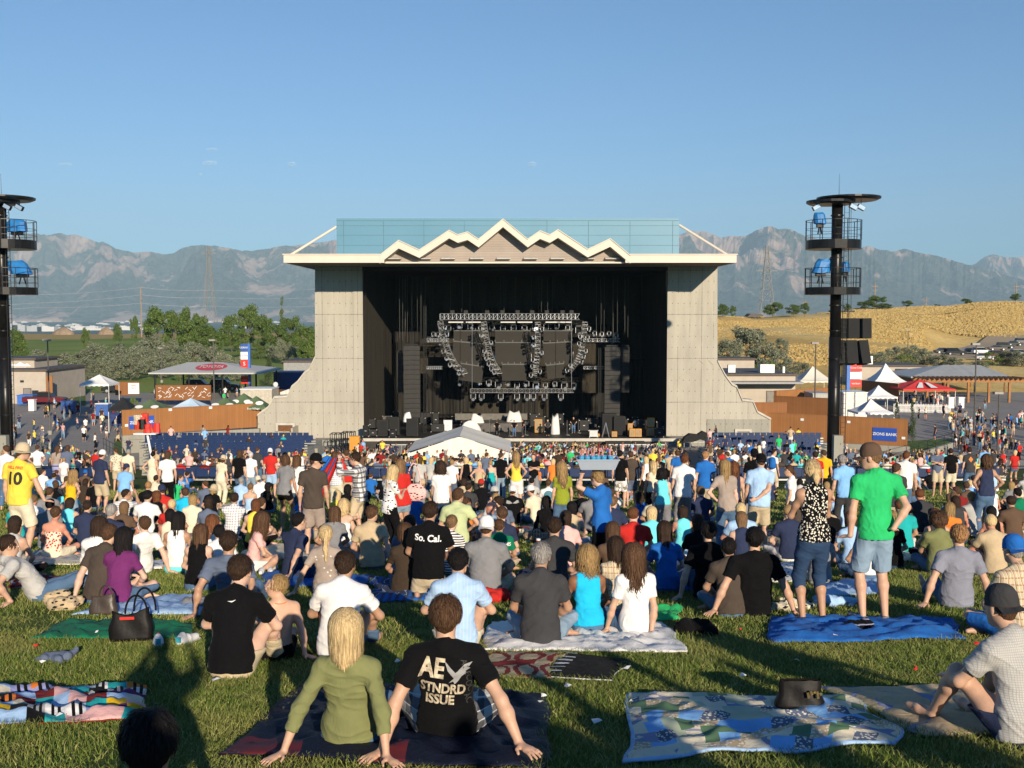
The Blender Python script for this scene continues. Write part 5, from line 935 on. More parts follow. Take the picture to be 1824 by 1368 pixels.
# ---------------------------------------------------------------- people: one smooth surface each, grown from posed joints
def V(*a): return np.array(a, float)
def nrm(v): return v/(np.linalg.norm(v)+1e-9)
class Field:
    def __init__(s, prims, h):
        lo = np.array([9.]*3); hi = -lo
        for p in prims:
            if p[0] == 'cut': continue
            a, b = s.bb(p); lo = np.minimum(lo, a); hi = np.maximum(hi, b)
        lo -= 3*h; hi += 3*h; s.h = h; s.lo = lo; n = np.ceil((hi-lo)/h).astype(int)+1; s.n = n
        s.F = np.full(n, 0.5, np.float32); s.ax = [lo[i]+h*np.arange(n[i]) for i in range(3)]
        for p in prims: s.add(p)
    def bb(s, p):
        if p[0] == 'rc': r = max(p[3], p[4]); return np.minimum(p[1], p[2])-r, np.maximum(p[1], p[2])+r
        r = max(p[2]); return p[1]-r, p[1]+r
    def add(s, p):
        if p[0] == 'cut':
            P = s.grid([slice(0, k) for k in s.n]); d = sum((P[i]-p[1][i])*p[2][i] for i in range(3)); s.F = np.maximum(s.F, d.astype(np.float32)); return
        k = p[5] if p[0] == 'rc' else p[4]; a, b = s.bb(p); m = k+3*s.h
        sl = [slice(max(0, int((a[i]-m-s.lo[i])/s.h)), min(s.n[i], int((b[i]+m-s.lo[i])/s.h)+2)) for i in range(3)]
        P = s.grid(sl)
        if p[0] == 'rc': d = s.rc(P, *p[1:5], **(p[6] if len(p) > 6 else {}))
        else: d = s.el(P, p[1], p[2], p[3])
        F = s.F[sl[0], sl[1], sl[2]]
        if len(p) > 6 and p[6].get('sub') or (p[0] == 'el' and len(p) > 5):
            d = -d; hh = np.maximum(k-abs(F-d), 0)/k; s.F[sl[0], sl[1], sl[2]] = np.maximum(F, d)+hh*hh*k/4
        else:
            hh = np.maximum(k-abs(F-d), 0)/k; s.F[sl[0], sl[1], sl[2]] = np.minimum(F, d)-hh*hh*k/4
    def grid(s, sl): return np.ix_(s.ax[0][sl[0]], s.ax[1][sl[1]], s.ax[2][sl[2]])
    def rc(s, P, a, b, r1, r2, flat=None, cut=None, sub=None):
        X = [P[i]-a[i] for i in range(3)]; ba = b-a
        if flat is not None:
            nv, fl = flat; q = X[0]*nv[0]+X[1]*nv[1]+X[2]*nv[2]; g = 1/fl-1; X = [X[i]+q*nv[i]*g for i in range(3)]
            ba = ba+nv*np.dot(ba, nv)*g
        t = np.clip((X[0]*ba[0]+X[1]*ba[1]+X[2]*ba[2])/max(np.dot(ba, ba), 1e-9), 0, 1)
        d = np.sqrt((X[0]-t*ba[0])**2+(X[1]-t*ba[1])**2+(X[2]-t*ba[2])**2)-(r1+(r2-r1)*t)
        if flat is not None: d = d*(0.5+0.5*flat[1])
        if cut is not None:
            for c, n in (cut if isinstance(cut, list) else [cut]): d = np.maximum(d, sum((P[i]-c[i])*n[i] for i in range(3)))
        return d
    def el(s, P, c, r, R):
        X = [P[i]-c[i] for i in range(3)]
        if R is not None: X = [X[0]*R[0, i]+X[1]*R[1, i]+X[2]*R[2, i] for i in range(3)]
        k0 = np.sqrt(sum((X[i]/r[i])**2 for i in range(3))); k1 = np.sqrt(sum((X[i]/r[i]**2)**2 for i in range(3)))
        return k0*(k0-1)/np.maximum(k1, 1e-6)
    def mesh(s):
        F = s.F; S = F < 0; n = s.n
        c = np.zeros(n-1, int)
        for i in (0, 1):
            for j in (0, 1):
                for k in (0, 1): c += S[i:n[0]-1+i, j:n[1]-1+j, k:n[2]-1+k]
        act = np.argwhere((c > 0) & (c < 8))
        if len(act) == 0: return None
        idm = np.full(n-1, -1, np.int64); idm[act[:, 0], act[:, 1], act[:, 2]] = np.arange(len(act))
        pos = np.zeros((len(act), 3)); cnt = np.zeros(len(act)); cor = [(i, j, k) for i in (0, 1) for j in (0, 1) for k in (0, 1)]
        for a in cor:
            for b in cor:
                if sum(abs(a[q]-b[q]) for q in range(3)) == 1 and a < b:
                    fa = F[act[:, 0]+a[0], act[:, 1]+a[1], act[:, 2]+a[2]]; fb = F[act[:, 0]+b[0], act[:, 1]+b[1], act[:, 2]+b[2]]
                    m = (fa < 0) != (fb < 0); t = np.where(m, fa/np.where(m, fa-fb, 1), 0)
                    pos[m] += (np.array(a)+t[:, None]*(np.array(b)-np.array(a)))[m]; cnt += m
        v = (act+pos/np.maximum(cnt, 1)[:, None])*s.h+s.lo; fs = []
        for ax in range(3):
            o1, o2 = [(1, 2), (2, 0), (0, 1)][ax]
            A = np.take(S, range(0, n[ax]-1), ax); B = np.take(S, range(1, n[ax]), ax)
            e = np.argwhere(A != B); e = e[(e[:, o1] > 0) & (e[:, o2] > 0) & (e[:, o1] < n[o1]-1) & (e[:, o2] < n[o2]-1)]
            u = np.zeros(3, int); u[o1] = 1; w = np.zeros(3, int); w[o2] = 1
            q = np.stack([idm[tuple((e-u-w).T)], idm[tuple((e-w).T)], idm[tuple(e.T)], idm[tuple((e-u).T)]], 1)
            fl = ~A[tuple(e.T)]; q[fl] = q[fl][:, ::-1]; fs.append(q)
        return v, np.concatenate(fs)
def vnoise(v, sc, seed, n=3):
    """cheap smooth fold noise from warped waves"""
    r = np.random.RandomState(seed); out = np.zeros(len(v))
    for k in range(n):
        d = r.normal(size=3); d /= np.linalg.norm(d); e = r.normal(size=3); e /= np.linalg.norm(e); p = r.rand(2)*6.28
        out += np.sin(v@d*sc*(1+0.6*k)+1.5*np.sin(v@e*sc*0.5+p[1])+p[0])/(1+0.5*k)
    return out/n
def vnormals(v, f):
    a = v[f[:, 2]]-v[f[:, 0]]; b = v[f[:, 3]]-v[f[:, 1]]; n = np.cross(a, b); out = np.zeros_like(v)
    for k in range(4): np.add.at(out, f[:, k], n)
    return out/(np.linalg.norm(out, axis=1)[:, None]+1e-12)

def ik(a, b, l1, l2, pole):
    d = b-a; L = np.linalg.norm(d); u = d/(L+1e-9)
    if L > (l1+l2)*0.995: b = a+u*(l1+l2)*0.995; L = (l1+l2)*0.995
    c = (l1*l1-l2*l2+L*L)/(2*L); h = math.sqrt(max(l1*l1-c*c, 0)); p = pole-u*np.dot(pole, u); p = nrm(p)
    return a+u*c+p*h, b
def rotz(a): c, s = math.cos(a), math.sin(a); return np.array([[c, -s, 0], [s, c, 0], [0, 0, 1]])
def rotx(a): c, s = math.cos(a), math.sin(a); return np.array([[1, 0, 0], [0, c, -s], [0, s, c]])
def roty(a): c, s = math.cos(a), math.sin(a); return np.array([[c, 0, s], [0, 1, 0], [-s, 0, c]])
def skeleton(pose, sex='m', H=1.75, yaw=0.0, o=None):
    """joints of a person facing +Y, feet or seat at the origin, on the slope of the lawn"""
    o = o or {}; k = H/1.75; J = {}; male = sex == 'm'
    G = lambda x, y: -LAWNS*(math.sin(yaw)*x+math.cos(yaw)*y)*o.get('slope', 1.0)
    lean = {'S': 2, 'W': 4, 'B': 48, 'C': 12, 'K': 18, 'L': -20, 'N': 6, 'Q': 20, 'R': -38}.get(pose[0], 0)
    lean = math.radians(o.get('lean', lean)); tw = math.radians(o.get('twist', 0)); roll = math.radians(o.get('roll', 0))
    sw = (0.166 if male else 0.146)*k; sw *= o.get('wide', 1.0)
    hz_ = {'S': 0.93, 'W': 0.92, 'B': 0.90, 'N': 0.42, 'Q': 0.30}.get(pose[0], 0.115)*k
    pel = V(0, 0, hz_)
    if pose[0] == 'B': pel = V(0, -0.12*k, hz_)
    R1 = roty(roll)@rotx(-lean*0.6); R2 = rotz(tw)@roty(roll*0.6)@rotx(-lean*1.05)
    mid = pel+R1@V(0, 0, 0.25)*k; nb = mid+R2@V(0, 0.0, 0.24)*k; X = R2@V(1, 0, 0); Yv = R2@V(0, 1, 0)
    J['pel'], J['mid'], J['nb'], J['R'], J['R1'] = pel, mid, nb, R2, R1
    hy = math.radians(o.get('hyaw', 0)); hp = math.radians(o.get('hpitch', -8 if pose[0] != 'L' else 6)); hr = math.radians(o.get('hroll', 0))
    nl = 0.0 if pose[0] not in 'B' else lean*0.5
    J['HR'] = rotz(hy)@roty(hr)@rotx(hp-nl); neck = R2@V(0, 0.02, 0.068)*k
    J['hc'] = nb+neck+J['HR']@V(0, 0.035, 0.115)*k
    J['shr'] = nb-R2@V(0, 0, 0.045)*k+X*sw; J['shl'] = nb-R2@V(0, 0, 0.045)*k-X*sw
    hw = 0.080*k
    J['hir'] = pel+V(hw, 0.01, -0.03*k); J['hil'] = pel+V(-hw, 0.01, -0.03*k)
    g = lambda x, y, z: V(x*k, y*k, z*k+G(x*k, y*k))
    P = pose[0]
    legs = o.get('legs', {'S': 'st', 'B': 'st', 'W': 'wk', 'C': 'cr', 'K': 'kn', 'L': 'lf', 'N': 'kl', 'Q': 'sq', 'R': 'lf'}[P])
    ll, ls = 0.43*k, 0.42*k
    if legs == 'st': A = (g(.11, 0, .08), g(-.11, 0, .08)); pl = (V(.15, 1, 0), V(-.15, 1, 0)); fd = (V(.35, 1, 0), V(-.35, 1, 0))
    elif legs == 'wk': A = (g(.08, .30, .09), g(-.08, -.28, .13)); pl = (V(0, 1, 0), V(0, 1, 0)); fd = (V(.1, 1, .2), V(-.1, 1, -.5))
    elif legs == 'cr': A = (g(-.13, .33, .07), g(.15, .40, .07)); pl = (V(1, .35, .35), V(-1, .35, .35)); fd = (V(-1, .1, -.1), V(1, .1, -.1))
    elif legs == 'kn': A = (g(.16, .55, .08), g(-.16, .55, .08)); pl = (V(.3, .3, 1), V(-.3, .3, 1)); fd = (V(.2, 1, 0), V(-.2, 1, 0))
    elif legs == 'lf': A = (g(.14, .78, .08), g(-.10, .80, .08)); pl = (V(.2, 0, 1), V(-.2, 0, 1)); fd = (V(.3, .5, 1), V(-.3, .5, 1))
    elif legs == 'kl': A = (g(.10, -.22, .07), g(-.10, -.22, .07)); pl = (V(.2, 1, -.6), V(-.2, 1, -.6)); fd = (V(0, -1, -.3), V(0, -1, -.3))
    elif legs == 'sq': A = (g(.10, .02, .08), g(-.10, .02, .08)); pl = (V(.4, 1, .6), V(-.4, 1, .6)); fd = (V(.2, 1, 0), V(-.2, 1, 0))
    elif legs == 'side': A = (g(.50, .10, .07), g(.42, .22, .07)); pl = (V(-.2, 1, .4), V(-.6, 1, .4)); fd = (V(1, -.2, 0), V(1, 0, 0))
    if 'ankr' in o: A = (g(*o['ankr']), A[1])
    if 'ankl' in o: A = (A[0], g(*o['ankl']))
    J['knr'], J['anr'] = ik(J['hir'], A[0], ll, ls, o.get('poler', pl[0])); J['knl'], J['anl'] = ik(J['hil'], A[1], ll, ls, o.get('polel', pl[1]))
    J['fdr'], J['fdl'] = nrm(fd[0]), nrm(fd[1])
    arms = o.get('arms', {'S': 'down', 'W': 'down', 'B': 'down', 'C': 'lap', 'K': 'knee', 'L': 'back', 'N': 'lap', 'Q': 'lap', 'R': 'back'}[P])
    la, lf = 0.275*k, 0.25*k
    for sgn, s in ((1, 'r'), (-1, 'l')):
        a = arms if isinstance(arms, str) else arms[0 if s == 'r' else 1]; sh = J['sh'+s]
        if not isinstance(a, str): tgt = g(*a); pole = V(sgn*.6, -.5, -.5)
        elif a == 'down': tgt = sh+V(sgn*.07, .06, -.51)*k; pole = V(sgn*.4, -1, 0)
        elif a == 'hip': tgt = pel+V(sgn*.165, .0, .07)*k; pole = V(sgn, -.7, 0)
        elif a == 'fold': tgt = mid+R2@V(-sgn*.06, .22, .06)*k; pole = V(sgn, -.2, -.6)
        elif a == 'front': tgt = mid+R2@V(sgn*.05, .30, .05)*k; pole = V(sgn*.7, -.3, -1)
        elif a == 'lap': tgt = pel+V(sgn*.10, .30, .10)*k+V(0, 0, G(0, .3*k)); pole = V(sgn*1, -.3, -.3)
        elif a == 'knee': tgt = J['kn'+s]*.75+J['an'+s]*.25+V(-sgn*.05, .07, .02)*k; pole = V(sgn*.8, -.2, -.6)
        elif a == 'back': tgt = g(sgn*.30, -.30, .05); pole = V(sgn*.5, -1, .2)
        elif a == 'behind': tgt = pel+V(-sgn*.06, -.15, .06)*k; pole = V(sgn, -.5, 0)
        elif a == 'up': tgt = J['hc']+V(sgn*.10, .20, .04)*k if o.get('tray') else sh+V(sgn*.12, .16, .46)*k; pole = V(sgn*1, .2, -.2)
        elif a == 'face': tgt = J['hc']+V(sgn*.12, .25, -.02)*k; pole = V(sgn*.6, 0, -1)
        J['el'+s], J['wr'+s] = ik(sh, tgt, la, lf, pole)
        J['arm'+s] = a if isinstance(a, str) else o.get('hand', 'rest')
    J['k'] = k; J['male'] = male; J['bulk'] = o.get('bulk', 1.0); J['G'] = G; J['o'] = o; J['P'] = P
    return J
def torso_prims(J, e=0.0, K=0.05, up=True, low=True):
    k, b = J['k'], J['bulk']; R = J['R']; m = J['male']; X = R@V(1, 0, 0); Yv = R@V(0, 1, 0); fl = (Yv, 0.66); fl1 = (J['R1']@V(0, 1, 0), 0.72)
    pel, mid, nb = J['pel'], J['mid'], J['nb']; out = []
    hw, ww, cw = ((.136, .116, .132) if m else (.140, .098, .110)); ww *= b; hw *= (1+b)/2; cw *= (1+b)/2
    if low: out.append(('rc', pel-J['R1']@V(0, 0, .02)*k, pel+J['R1']@V(0, 0, .06)*k, hw*k+e, hw*k*.98+e, K, {'flat': fl1}))
    if up:
        out.append(('rc', pel+J['R1']@V(0, 0, .08)*k, mid, ww*1.04*k+e, ww*k+e, K*1.4, {'flat': fl1}))
        out.append(('rc', mid, nb-R@V(0, 0, .13)*k, ww*k+e, cw*k+e, K*1.4, {'flat': fl}))
        for s in (1, -1): out.append(('rc', nb-R@V(0, 0, .15)*k+X*s*.048*k, nb-R@V(0, 0, .085)*k+X*s*.085*k, .082*k+e, .062*k+e, K*1.2, {'flat': (Yv, .85)}))
        out.append(('rc', J['shr']+R@V(0, 0, .005), J['shl']+R@V(0, 0, .005), .053*k+e, .053*k+e, K*1.0))
        out.append(('rc', nb+R@V(0, -.01, .035)*k, J['shr']*.8+nb*.2, .042*k+e, .040*k+e, K)); out.append(('rc', nb+R@V(0, -.01, .035)*k, J['shl']*.8+nb*.2, .042*k+e, .040*k+e, K))
        if not m:
            for s in (1, -1): out.append(('el', nb+R@V(s*.07, .09, -.16)*k, (.062*k+e, .06*k+e, .06*k+e), R, K*.8))
        if b > 1.1: out.append(('el', mid+J['R1']@V(0, .05, -.04)*k, (.15*b*k+e, .12*b*k+e, .13*k+e), J['R1'], K))
    return out
def body_prims(J, hands=False, face=True):
    k = J['k']; m = J['male']; R = J['R']; HR = J['HR']; hc = J['hc']; f = 1.0 if m else .86; pr = torso_prims(J)
    b = (1+J['bulk'])/2; kk = .03
    pr.append(('rc', J['nb']+R@V(0, 0, .0)*k, hc-HR@V(0, .02, .06)*k, .056*k*f, .052*k*f, .03))
    q = lambda x, y, z: hc+HR@V(x, y, z)*k
    pr.append(('el', q(0, -.012, .028), (.075*k, .094*k, .088*k), HR, .02)); pr.append(('el', q(0, .022, -.028), (.062*k, .074*k, .082*k), HR, .03)); pr.append(('el', q(0, .052, -.082), (.034*k*(1.1 if m else .9), .034*k, .026*k), HR, .03))
    for s in (1, -1): pr.append(('el', q(s*.076, -.008, -.005), (.013*k, .02*k, .034*k), HR, .008))
    if face:
        pr.append(('rc', q(0, .094, .008), q(0, .113, -.032), .008*k, .0135*k, .012)); pr.append(('el', q(0, .092, -.058), (.024*k, .012*k, .009*k), HR, .01))
        for s in (1, -1):
            pr.append(('el', q(s*.032, .098, .006), (.017*k, .012*k, .011*k), HR, .014, 'sub')); pr.append(('el', q(s*.032, .084, .004), (.013*k,)*3, HR, .004)); pr.append(('rc', q(s*.012, .092, .024), q(s*.05, .078, .026), .008*k, .007*k, .012))
    for s in 'rl':
        a, e, w = J['sh'+s], J['el'+s], J['wr'+s]; u = nrm(w-e)
        pr.append(('rc', a, a*.5+e*.5, .048*k*f*b, .041*k*f*b, kk)); pr.append(('rc', a*.5+e*.5, e, .041*k*f*b, .034*k*f, kk))
        pr.append(('rc', e, e*.7+w*.3, .035*k*f, .039*k*f, kk)); pr.append(('rc', e*.7+w*.3, w, .038*k*f, .023*k*f, kk))
        sg = 1 if s == 'r' else -1; st = J['arm'+s]
        if st in ('back', 'rest'): hd = nrm(V(sg*.55, -.65, -.12)) if st == 'back' else nrm(V(sg*.3, .6, -.15)); hn = V(0, 0, 1.)
        elif st == 'down': hd = nrm(u+V(0, .12, 0)); hn = V(sg, 0, 0.)
        elif st == 'hip': hd = nrm(V(-sg*.2, .7, -.4)); hn = V(sg, .2, 0)
        elif st == 'behind': hd = nrm(V(-sg, 0, -.3)); hn = V(0, -1., 0)
        else: hd = nrm(u+V(0, 0, -.15)); hn = V(sg*.3, -.3, 1)
        hn = nrm(hn-hd*np.dot(hn, hd)); hs = np.cross(hd, hn); 
        if np.dot(hs, V(-sg, .6, 0)) < 0: hs = -hs                # hs points to the thumb side
        pr.append(('rc', w, w+hd*.075*k, .024*k*f, .036*k*f, .02, {'flat': (hn, .5)}))
        palm = w+hd*.085*k
        if hands:
            for i, (off, L, sp) in enumerate(((.027, .070, .22), (.009, .078, .06), (-.010, .072, -.08), (-.027, .057, -.26))):
                b0 = palm+hs*off*k*f; d1 = nrm(hd+hs*sp+hn*.05); d2 = nrm(d1-hn*.35); m1 = b0+d1*L*.5*k; pr.append(('rc', b0-hd*.015*k, m1, .0095*k*f, .009*k*f, .006)); pr.append(('rc', m1, m1+d2*L*.5*k, .009*k*f, .0075*k*f, .003))
            t0 = w+hd*.025*k+hs*.024*k; t1 = t0+nrm(hd*.6+hs)*.036*k; pr.append(('rc', t0, t1, .0135*k*f, .0115*k*f, .012)); pr.append(('rc', t1, t1+nrm(hd+hs*.5-hn*.2)*.034*k, .011*k*f, .009*k*f, .004))
        else:
            for off, sp in ((.02, .1), (-.002, 0), (-.022, -.1)): pr.append(('rc', palm+hs*off*k*f, palm+hs*off*k*f+nrm(hd+hs*sp-hn*.2)*.065*k, .012*k*f, .010*k*f, .012))
            t0 = w+hd*.03*k+hs*.02*k; pr.append(('rc', t0, t0+nrm(hd*.8+hs)*.055*k, .013*k*f, .010*k*f, .012))
        h, kn, an, fd = J['hi'+s], J['kn'+s], J['an'+s], J['fd'+s]; v_ = nrm(an-kn); back = nrm(np.cross(np.cross(nrm(kn-h), v_), v_)+1e-6) if np.linalg.norm(np.cross(nrm(kn-h), v_)) > .05 else V(0, -1, 0)
        pr.append(('rc', h, h*.6+kn*.4, .078*k*b, .068*k*b, .05)); pr.append(('rc', h*.6+kn*.4, kn, .068*k*b, .049*k, .04)); pr.append(('rc', kn, kn*.68+an*.32+V(0, -.012, 0)*k*(J['P'] in 'SWB'), .049*k, .052*k, .03)); pr.append(('rc', kn*.68+an*.32+V(0, -.012, 0)*k*(J['P'] in 'SWB'), an, .051*k, .031*k, .03))
        if J['P'] in 'SWBQ': hl = an+V(0, 0, -.045)*k-fd*.03*k; pr.append(('rc', hl, hl+fd*.10*k, .032*k, .032*k, .02)); pr.append(('rc', hl+fd*.10*k, hl+fd*.19*k+V(0, 0, -.010)*k, .034*k, .022*k, .02))
        else: pr.append(('rc', an, an+fd*.10*k, .033*k, .032*k, .02)); pr.append(('rc', an+fd*.10*k, an+fd*.18*k, .032*k, .020*k, .02))
    return pr
def top_prims(J, kind, e=.016):
    k = J['k']; pr = torso_prims(J, e, .05); f = 1.0 if J['male'] else .86; b = (1+J['bulk'])/2; R = J['R']
    sleeve = {'tee': .62, 'tank': 0, 'long': 1.95, 'polo': .6, 'strap': 0, 'three': 1.5, 'hood': 1.95}[kind]
    for s in 'rl':
        a, el, w = J['sh'+s], J['el'+s], J['wr'+s]; u = nrm(el-a)
        if sleeve and sleeve < 1:
            q = a+(el-a)*sleeve; flare = .011 if J['male'] else .003
            pr.append(('rc', a, a+(el-a)*(sleeve+.25), .053*k*f*b+e*.8, .047*k*f*b+e*.6+flare, .03, {'cut': (q, u)}))
        elif sleeve >= 1:
            pr.append(('rc', a, el, .056*k*f*b+e*.7, .042*k*f+e*.9, .03)); t = min(sleeve-1, .92); q = el+(w-el)*t; pr.append(('rc', el, el+(w-el)*(t+.1), .046*k*f+e*.8, .038*k*f+e*.8, .03, {'cut': (q, nrm(w-el))}))
    pr.append(('rc', J['pel']+J['R1']@V(0, 0, .03)*k, J['pel']-J['R1']@V(0, 0, .06)*k, (.138 if J['male'] else .140)*k*b+e+.014, (.137 if J['male'] else .139)*k*b+e+.020, .05, {'flat': (J['R1']@V(0, 1, 0), .78)}))
    out = pr; hem = J['pel']+J['R1']@V(0, 0, (-.10 if J['P'] in 'SWB' else -.07)+(.06 if kind in ('tank', 'strap') else 0)+J['o'].get('hem', 0))*k
    out.append(('cut', hem, -(J['R1']@V(0, 0, 1.))))
    if kind == 'strap': out.append(('cut', J['nb']+R@V(0, 0, -.135)*k, R@V(0, .15, 1.)))
    if kind == 'tank':
        out.append(('cut', J['shr']-R@V(.022, 0, 0)*k, nrm(R@V(1, 0, .12)))); out.append(('cut', J['shl']+R@V(.022, 0, 0)*k, nrm(R@V(-1, 0, .12))))
    return out
def bottom_prims(J, kind, e=.010):
    e = e+J.get('h', .01)*.35
    k = J['k']; b = (1+J['bulk'])/2; pr = torso_prims(J, e, .04, up=False); L = {'shorts': .95, 'jeans': 2, 'pants': 2, 'short': .45, 'skirt': .8, 'capri': 1.3, 'swim': .6}[kind]; loose = .018 if kind in ('shorts', 'skirt') else .006
    for s in 'rl':
        h, kn, an = J['hi'+s], J['kn'+s], J['an'+s]; u = nrm(kn-h)
        if L < 1: q = h+(kn-h)*L; pr.append(('rc', h, h+(kn-h)*min(1, L+.15), .080*k*b+e, (.060+loose)*k+e, .05, {'cut': (q, u)}))
        else:
            pr.append(('rc', h, h*.6+kn*.4, .080*k*b+e, .069*k*b+e, .05)); pr.append(('rc', h*.6+kn*.4, kn, .069*k*b+e, .054*k+e, .04)); t = min(L-1, .93); q = kn+(an-kn)*t
            pr.append(('rc', kn, kn+(an-kn)*min(1, t+.1), .053*k+e, .046*k+e+(.008 if kind == 'pants' else 0), .03, {'cut': (q, nrm(an-kn))}))
    if kind == 'skirt': pr.append(('rc', J['hir']*.5+J['hil']*.5, (J['knr']+J['knl'])/2*.7+(J['hir']+J['hil'])*.15, .16*k, .17*k, .05, {'cut': ((J['knr']+J['knl'])/2*.8+(J['hir']+J['hil'])*.1, nrm(J['knr']+J['knl']-J['hir']-J['hil']))}))
    pr.append(('cut', J['pel']+J['R1']@V(0, 0, .085)*k, J['R1']@V(0, -.1, 1.)))
    return pr
def hair_prims(J, style, e=.012):
    k = J['k']; HR = J['HR']; hc = J['hc']; q = lambda x, y, z: hc+HR@V(x, y, z)*k; pr = []
    vol = {'s': .012, 'l': .018, 'c': .03, 'p': .012, 'm': .02, 'a': .045, 'z': .004}.get(style, .012)
    if J.get('hat'): vol = .003
    pr.append(('el', q(0, -.018, .034), (.076*k+vol, .092*k+vol, .088*k+vol), HR, .01))
    sh_ = style in 'szpn'
    pr.append(('rc', q(0, -.042, .0), q(0, -.046, -.03 if sh_ else -.055), (.055 if sh_ else .062)*k+vol*.6, (.042 if sh_ else .048)*k+vol*.5, .03))
    pr.append(('cut', q(0, .062 if style in 'lmc' else .055, .05), nrm(HR@V(0, 1, -.75)))); pr.append(('cut', q(0, -.0, -.060 if style in 'spn' else -.085 if style != 'z' else -.04), nrm(HR@V(0, .4, -1.)))); pr.append(('cut', q(0, -.018, .0), nrm(HR@V(0, .85, -.62)))) if style in ('s', 'z', 'p') else None
    return [p for p in pr if p]
def hair_extra(J, style):
    """falling hair mass"""
    k = J['k']; HR = J['HR']; hc = J['hc']; q = lambda x, y, z: hc+HR@V(x, y, z)*k; L = J['o'].get('hlen', {'l': .30, 'c': .26, 'm': .10, 'p': .17}.get(style, 0)); pr = []
    bk = J['R']@V(0, -1, 0); down = nrm(V(0, 0, -1.)+bk*(.20 if J['P'] != 'L' else .05)+V(0, .12, 0)*(J['P'] == 'L'))
    if style in ('l', 'c', 'm'):
        a = q(0, -.058, -.02); b = a+down*L*k+HR@V(0, -.01, 0); w = .078 if style != 'c' else .098
        pr.append(('rc', q(0, -.035, .02), a, .083*k, w*k, .03)); pr.append(('rc', a, b, w*k, w*(.95 if style == 'm' else .62)*k, .03, {'flat': (HR@V(0, 1, 0), .48)}))
        for s in (1, -1): c = q(s*.062, -.012, -.005); pr.append(('rc', c, c+down*min(L, .22)*k*(.8), .028*k, .02*k, .025))
    if style == 'p':
        a = q(0, -.11, .0); b = a+down*L*k+HR@V(0, -.02, 0); pr.append(('rc', a, a*.5+b*.5, .026*k, .033*k, .02)); pr.append(('rc', a*.5+b*.5, b, .033*k, .014*k, .02))
    if style == 'n': pr.append(('el', q(0, -.115, .02), (.036*k, .03*k, .036*k), HR, .015))
    return pr
def strands(J, style, n, rng, L=None, wd=.007):
    """hair strands as thin curved ribbons following the head, then hanging"""
    k = J['k']; HR = J['HR']; hc = J['hc']+HR@V(0, -.018, .034)*k; o = J['o']; L = L or o.get('hlen', {'l': .30, 'c': .26, 'm': .10, 'p': .0, 's': 0.0, 'a': 0, 'n': 0}.get(style, 0)); vs, fs, ms = [], [], []
    bk = J['R']@V(0, -1, 0); down = nrm(V(0, 0, -1.)+bk*(.16 if J['P'] != 'L' else .02)+V(0, .10, 0)*(J['P'] == 'L')); vol = {'s': .016, 'l': .026, 'c': .044, 'p': .016, 'm': .028, 'a': .055, 'n': .016}.get(style, .014)
    rad = V(.076*k+vol, .092*k+vol, .088*k+vol)
    for i in range(n):
        ph = rng.uniform(-2.5, 2.5) if style != 's' else rng.uniform(-2.4, 2.4); t0 = rng.uniform(.02, .5) if rng.random() < .5 else rng.uniform(.3, 1.3)
        if style in 'sa': t0 = math.acos(rng.uniform(-.35, 1)); t1 = t0+rng.uniform(.18, .34)
        else: t1 = rng.uniform(1.5, 1.85)
        if style in ('p', 'n'): t1 = t0+rng.uniform(.3, .6)
        pts = []; lay = rng.uniform(-.008, .006); wob = rng.uniform(0, 6.28); wv = .0015 if style != 'c' else .016
        ns = 3 if style in 'sapn' else 5
        for j in range(ns+1):
            t = t0+(t1-t0)*j/ns; d = V(math.sin(ph)*math.sin(t), -math.cos(ph)*math.sin(t), math.cos(t)); rr_ = 1+(.05*j/ns if style in 'sa' else 0)
            pts.append((hc+HR@(d*(rad+lay)*rr_), HR@d))
        if L and style in 'lcm':
            p, nn = pts[-1]; Ls = L*k*rng.uniform(.80, 1.12)+.05*k; out_ = V(nn[0], nn[1], 0)*rng.uniform(-.18, .02); m_ = 8
            side = abs(math.sin(ph)); Ls *= 1-.25*side
            for j in range(1, m_+1):
                t = j/m_; c = p+down*Ls*t+out_*Ls*t*1.0*(.6+.4*t); c = c+V(math.sin(t*9+wob), math.cos(t*8+wob*2), 0)*wv*t*(1.5 if style == 'c' else 1)
                pts.append((c, nn))
        w0 = wd*rng.uniform(.6, 1.3); b = len(vs); tot = len(pts)
        for j, (c, nn) in enumerate(pts):
            tg = pts[min(j+1, tot-1)][0]-pts[max(j-1, 0)][0]; sd = nrm(np.cross(nn, tg)); w = w0*(1 if j < tot-3 else (tot-j)/3.5)
            vs.append(c-sd*w); vs.append(c+sd*w)
        for j in range(tot-1): fs.append((b+2*j, b+2*j+1, b+2*j+3, b+2*j+2)); ms.append(0 if i % 3 else 1)
    return np.array(vs), np.array(fs), np.array(ms)
def blob(prims, h, fold=0, fsc=30, seed=1, stand=False, floor=None):
    r = Field(prims, h).mesh()
    if r is None: return None
    v, f = r
    if fold:
        n = vnormals(v, f); st = np.array([1.5, 1.5, .75]) if stand else np.array([.8, .8, 1.5]); w = vnoise(v*st, fsc*.75, seed, 4); w2 = vnoise(v*st[[1, 0, 2]], fsc*1.15, seed+3, 3)
        v = v+n*(fold*(.8*w+1.3*(np.exp(-(w2*5.5)**2)-.25)))[:, None]
    if floor is not None: v[:, 2] = np.maximum(v[:, 2], floor(v[:, 0], v[:, 1]))
    return v, f

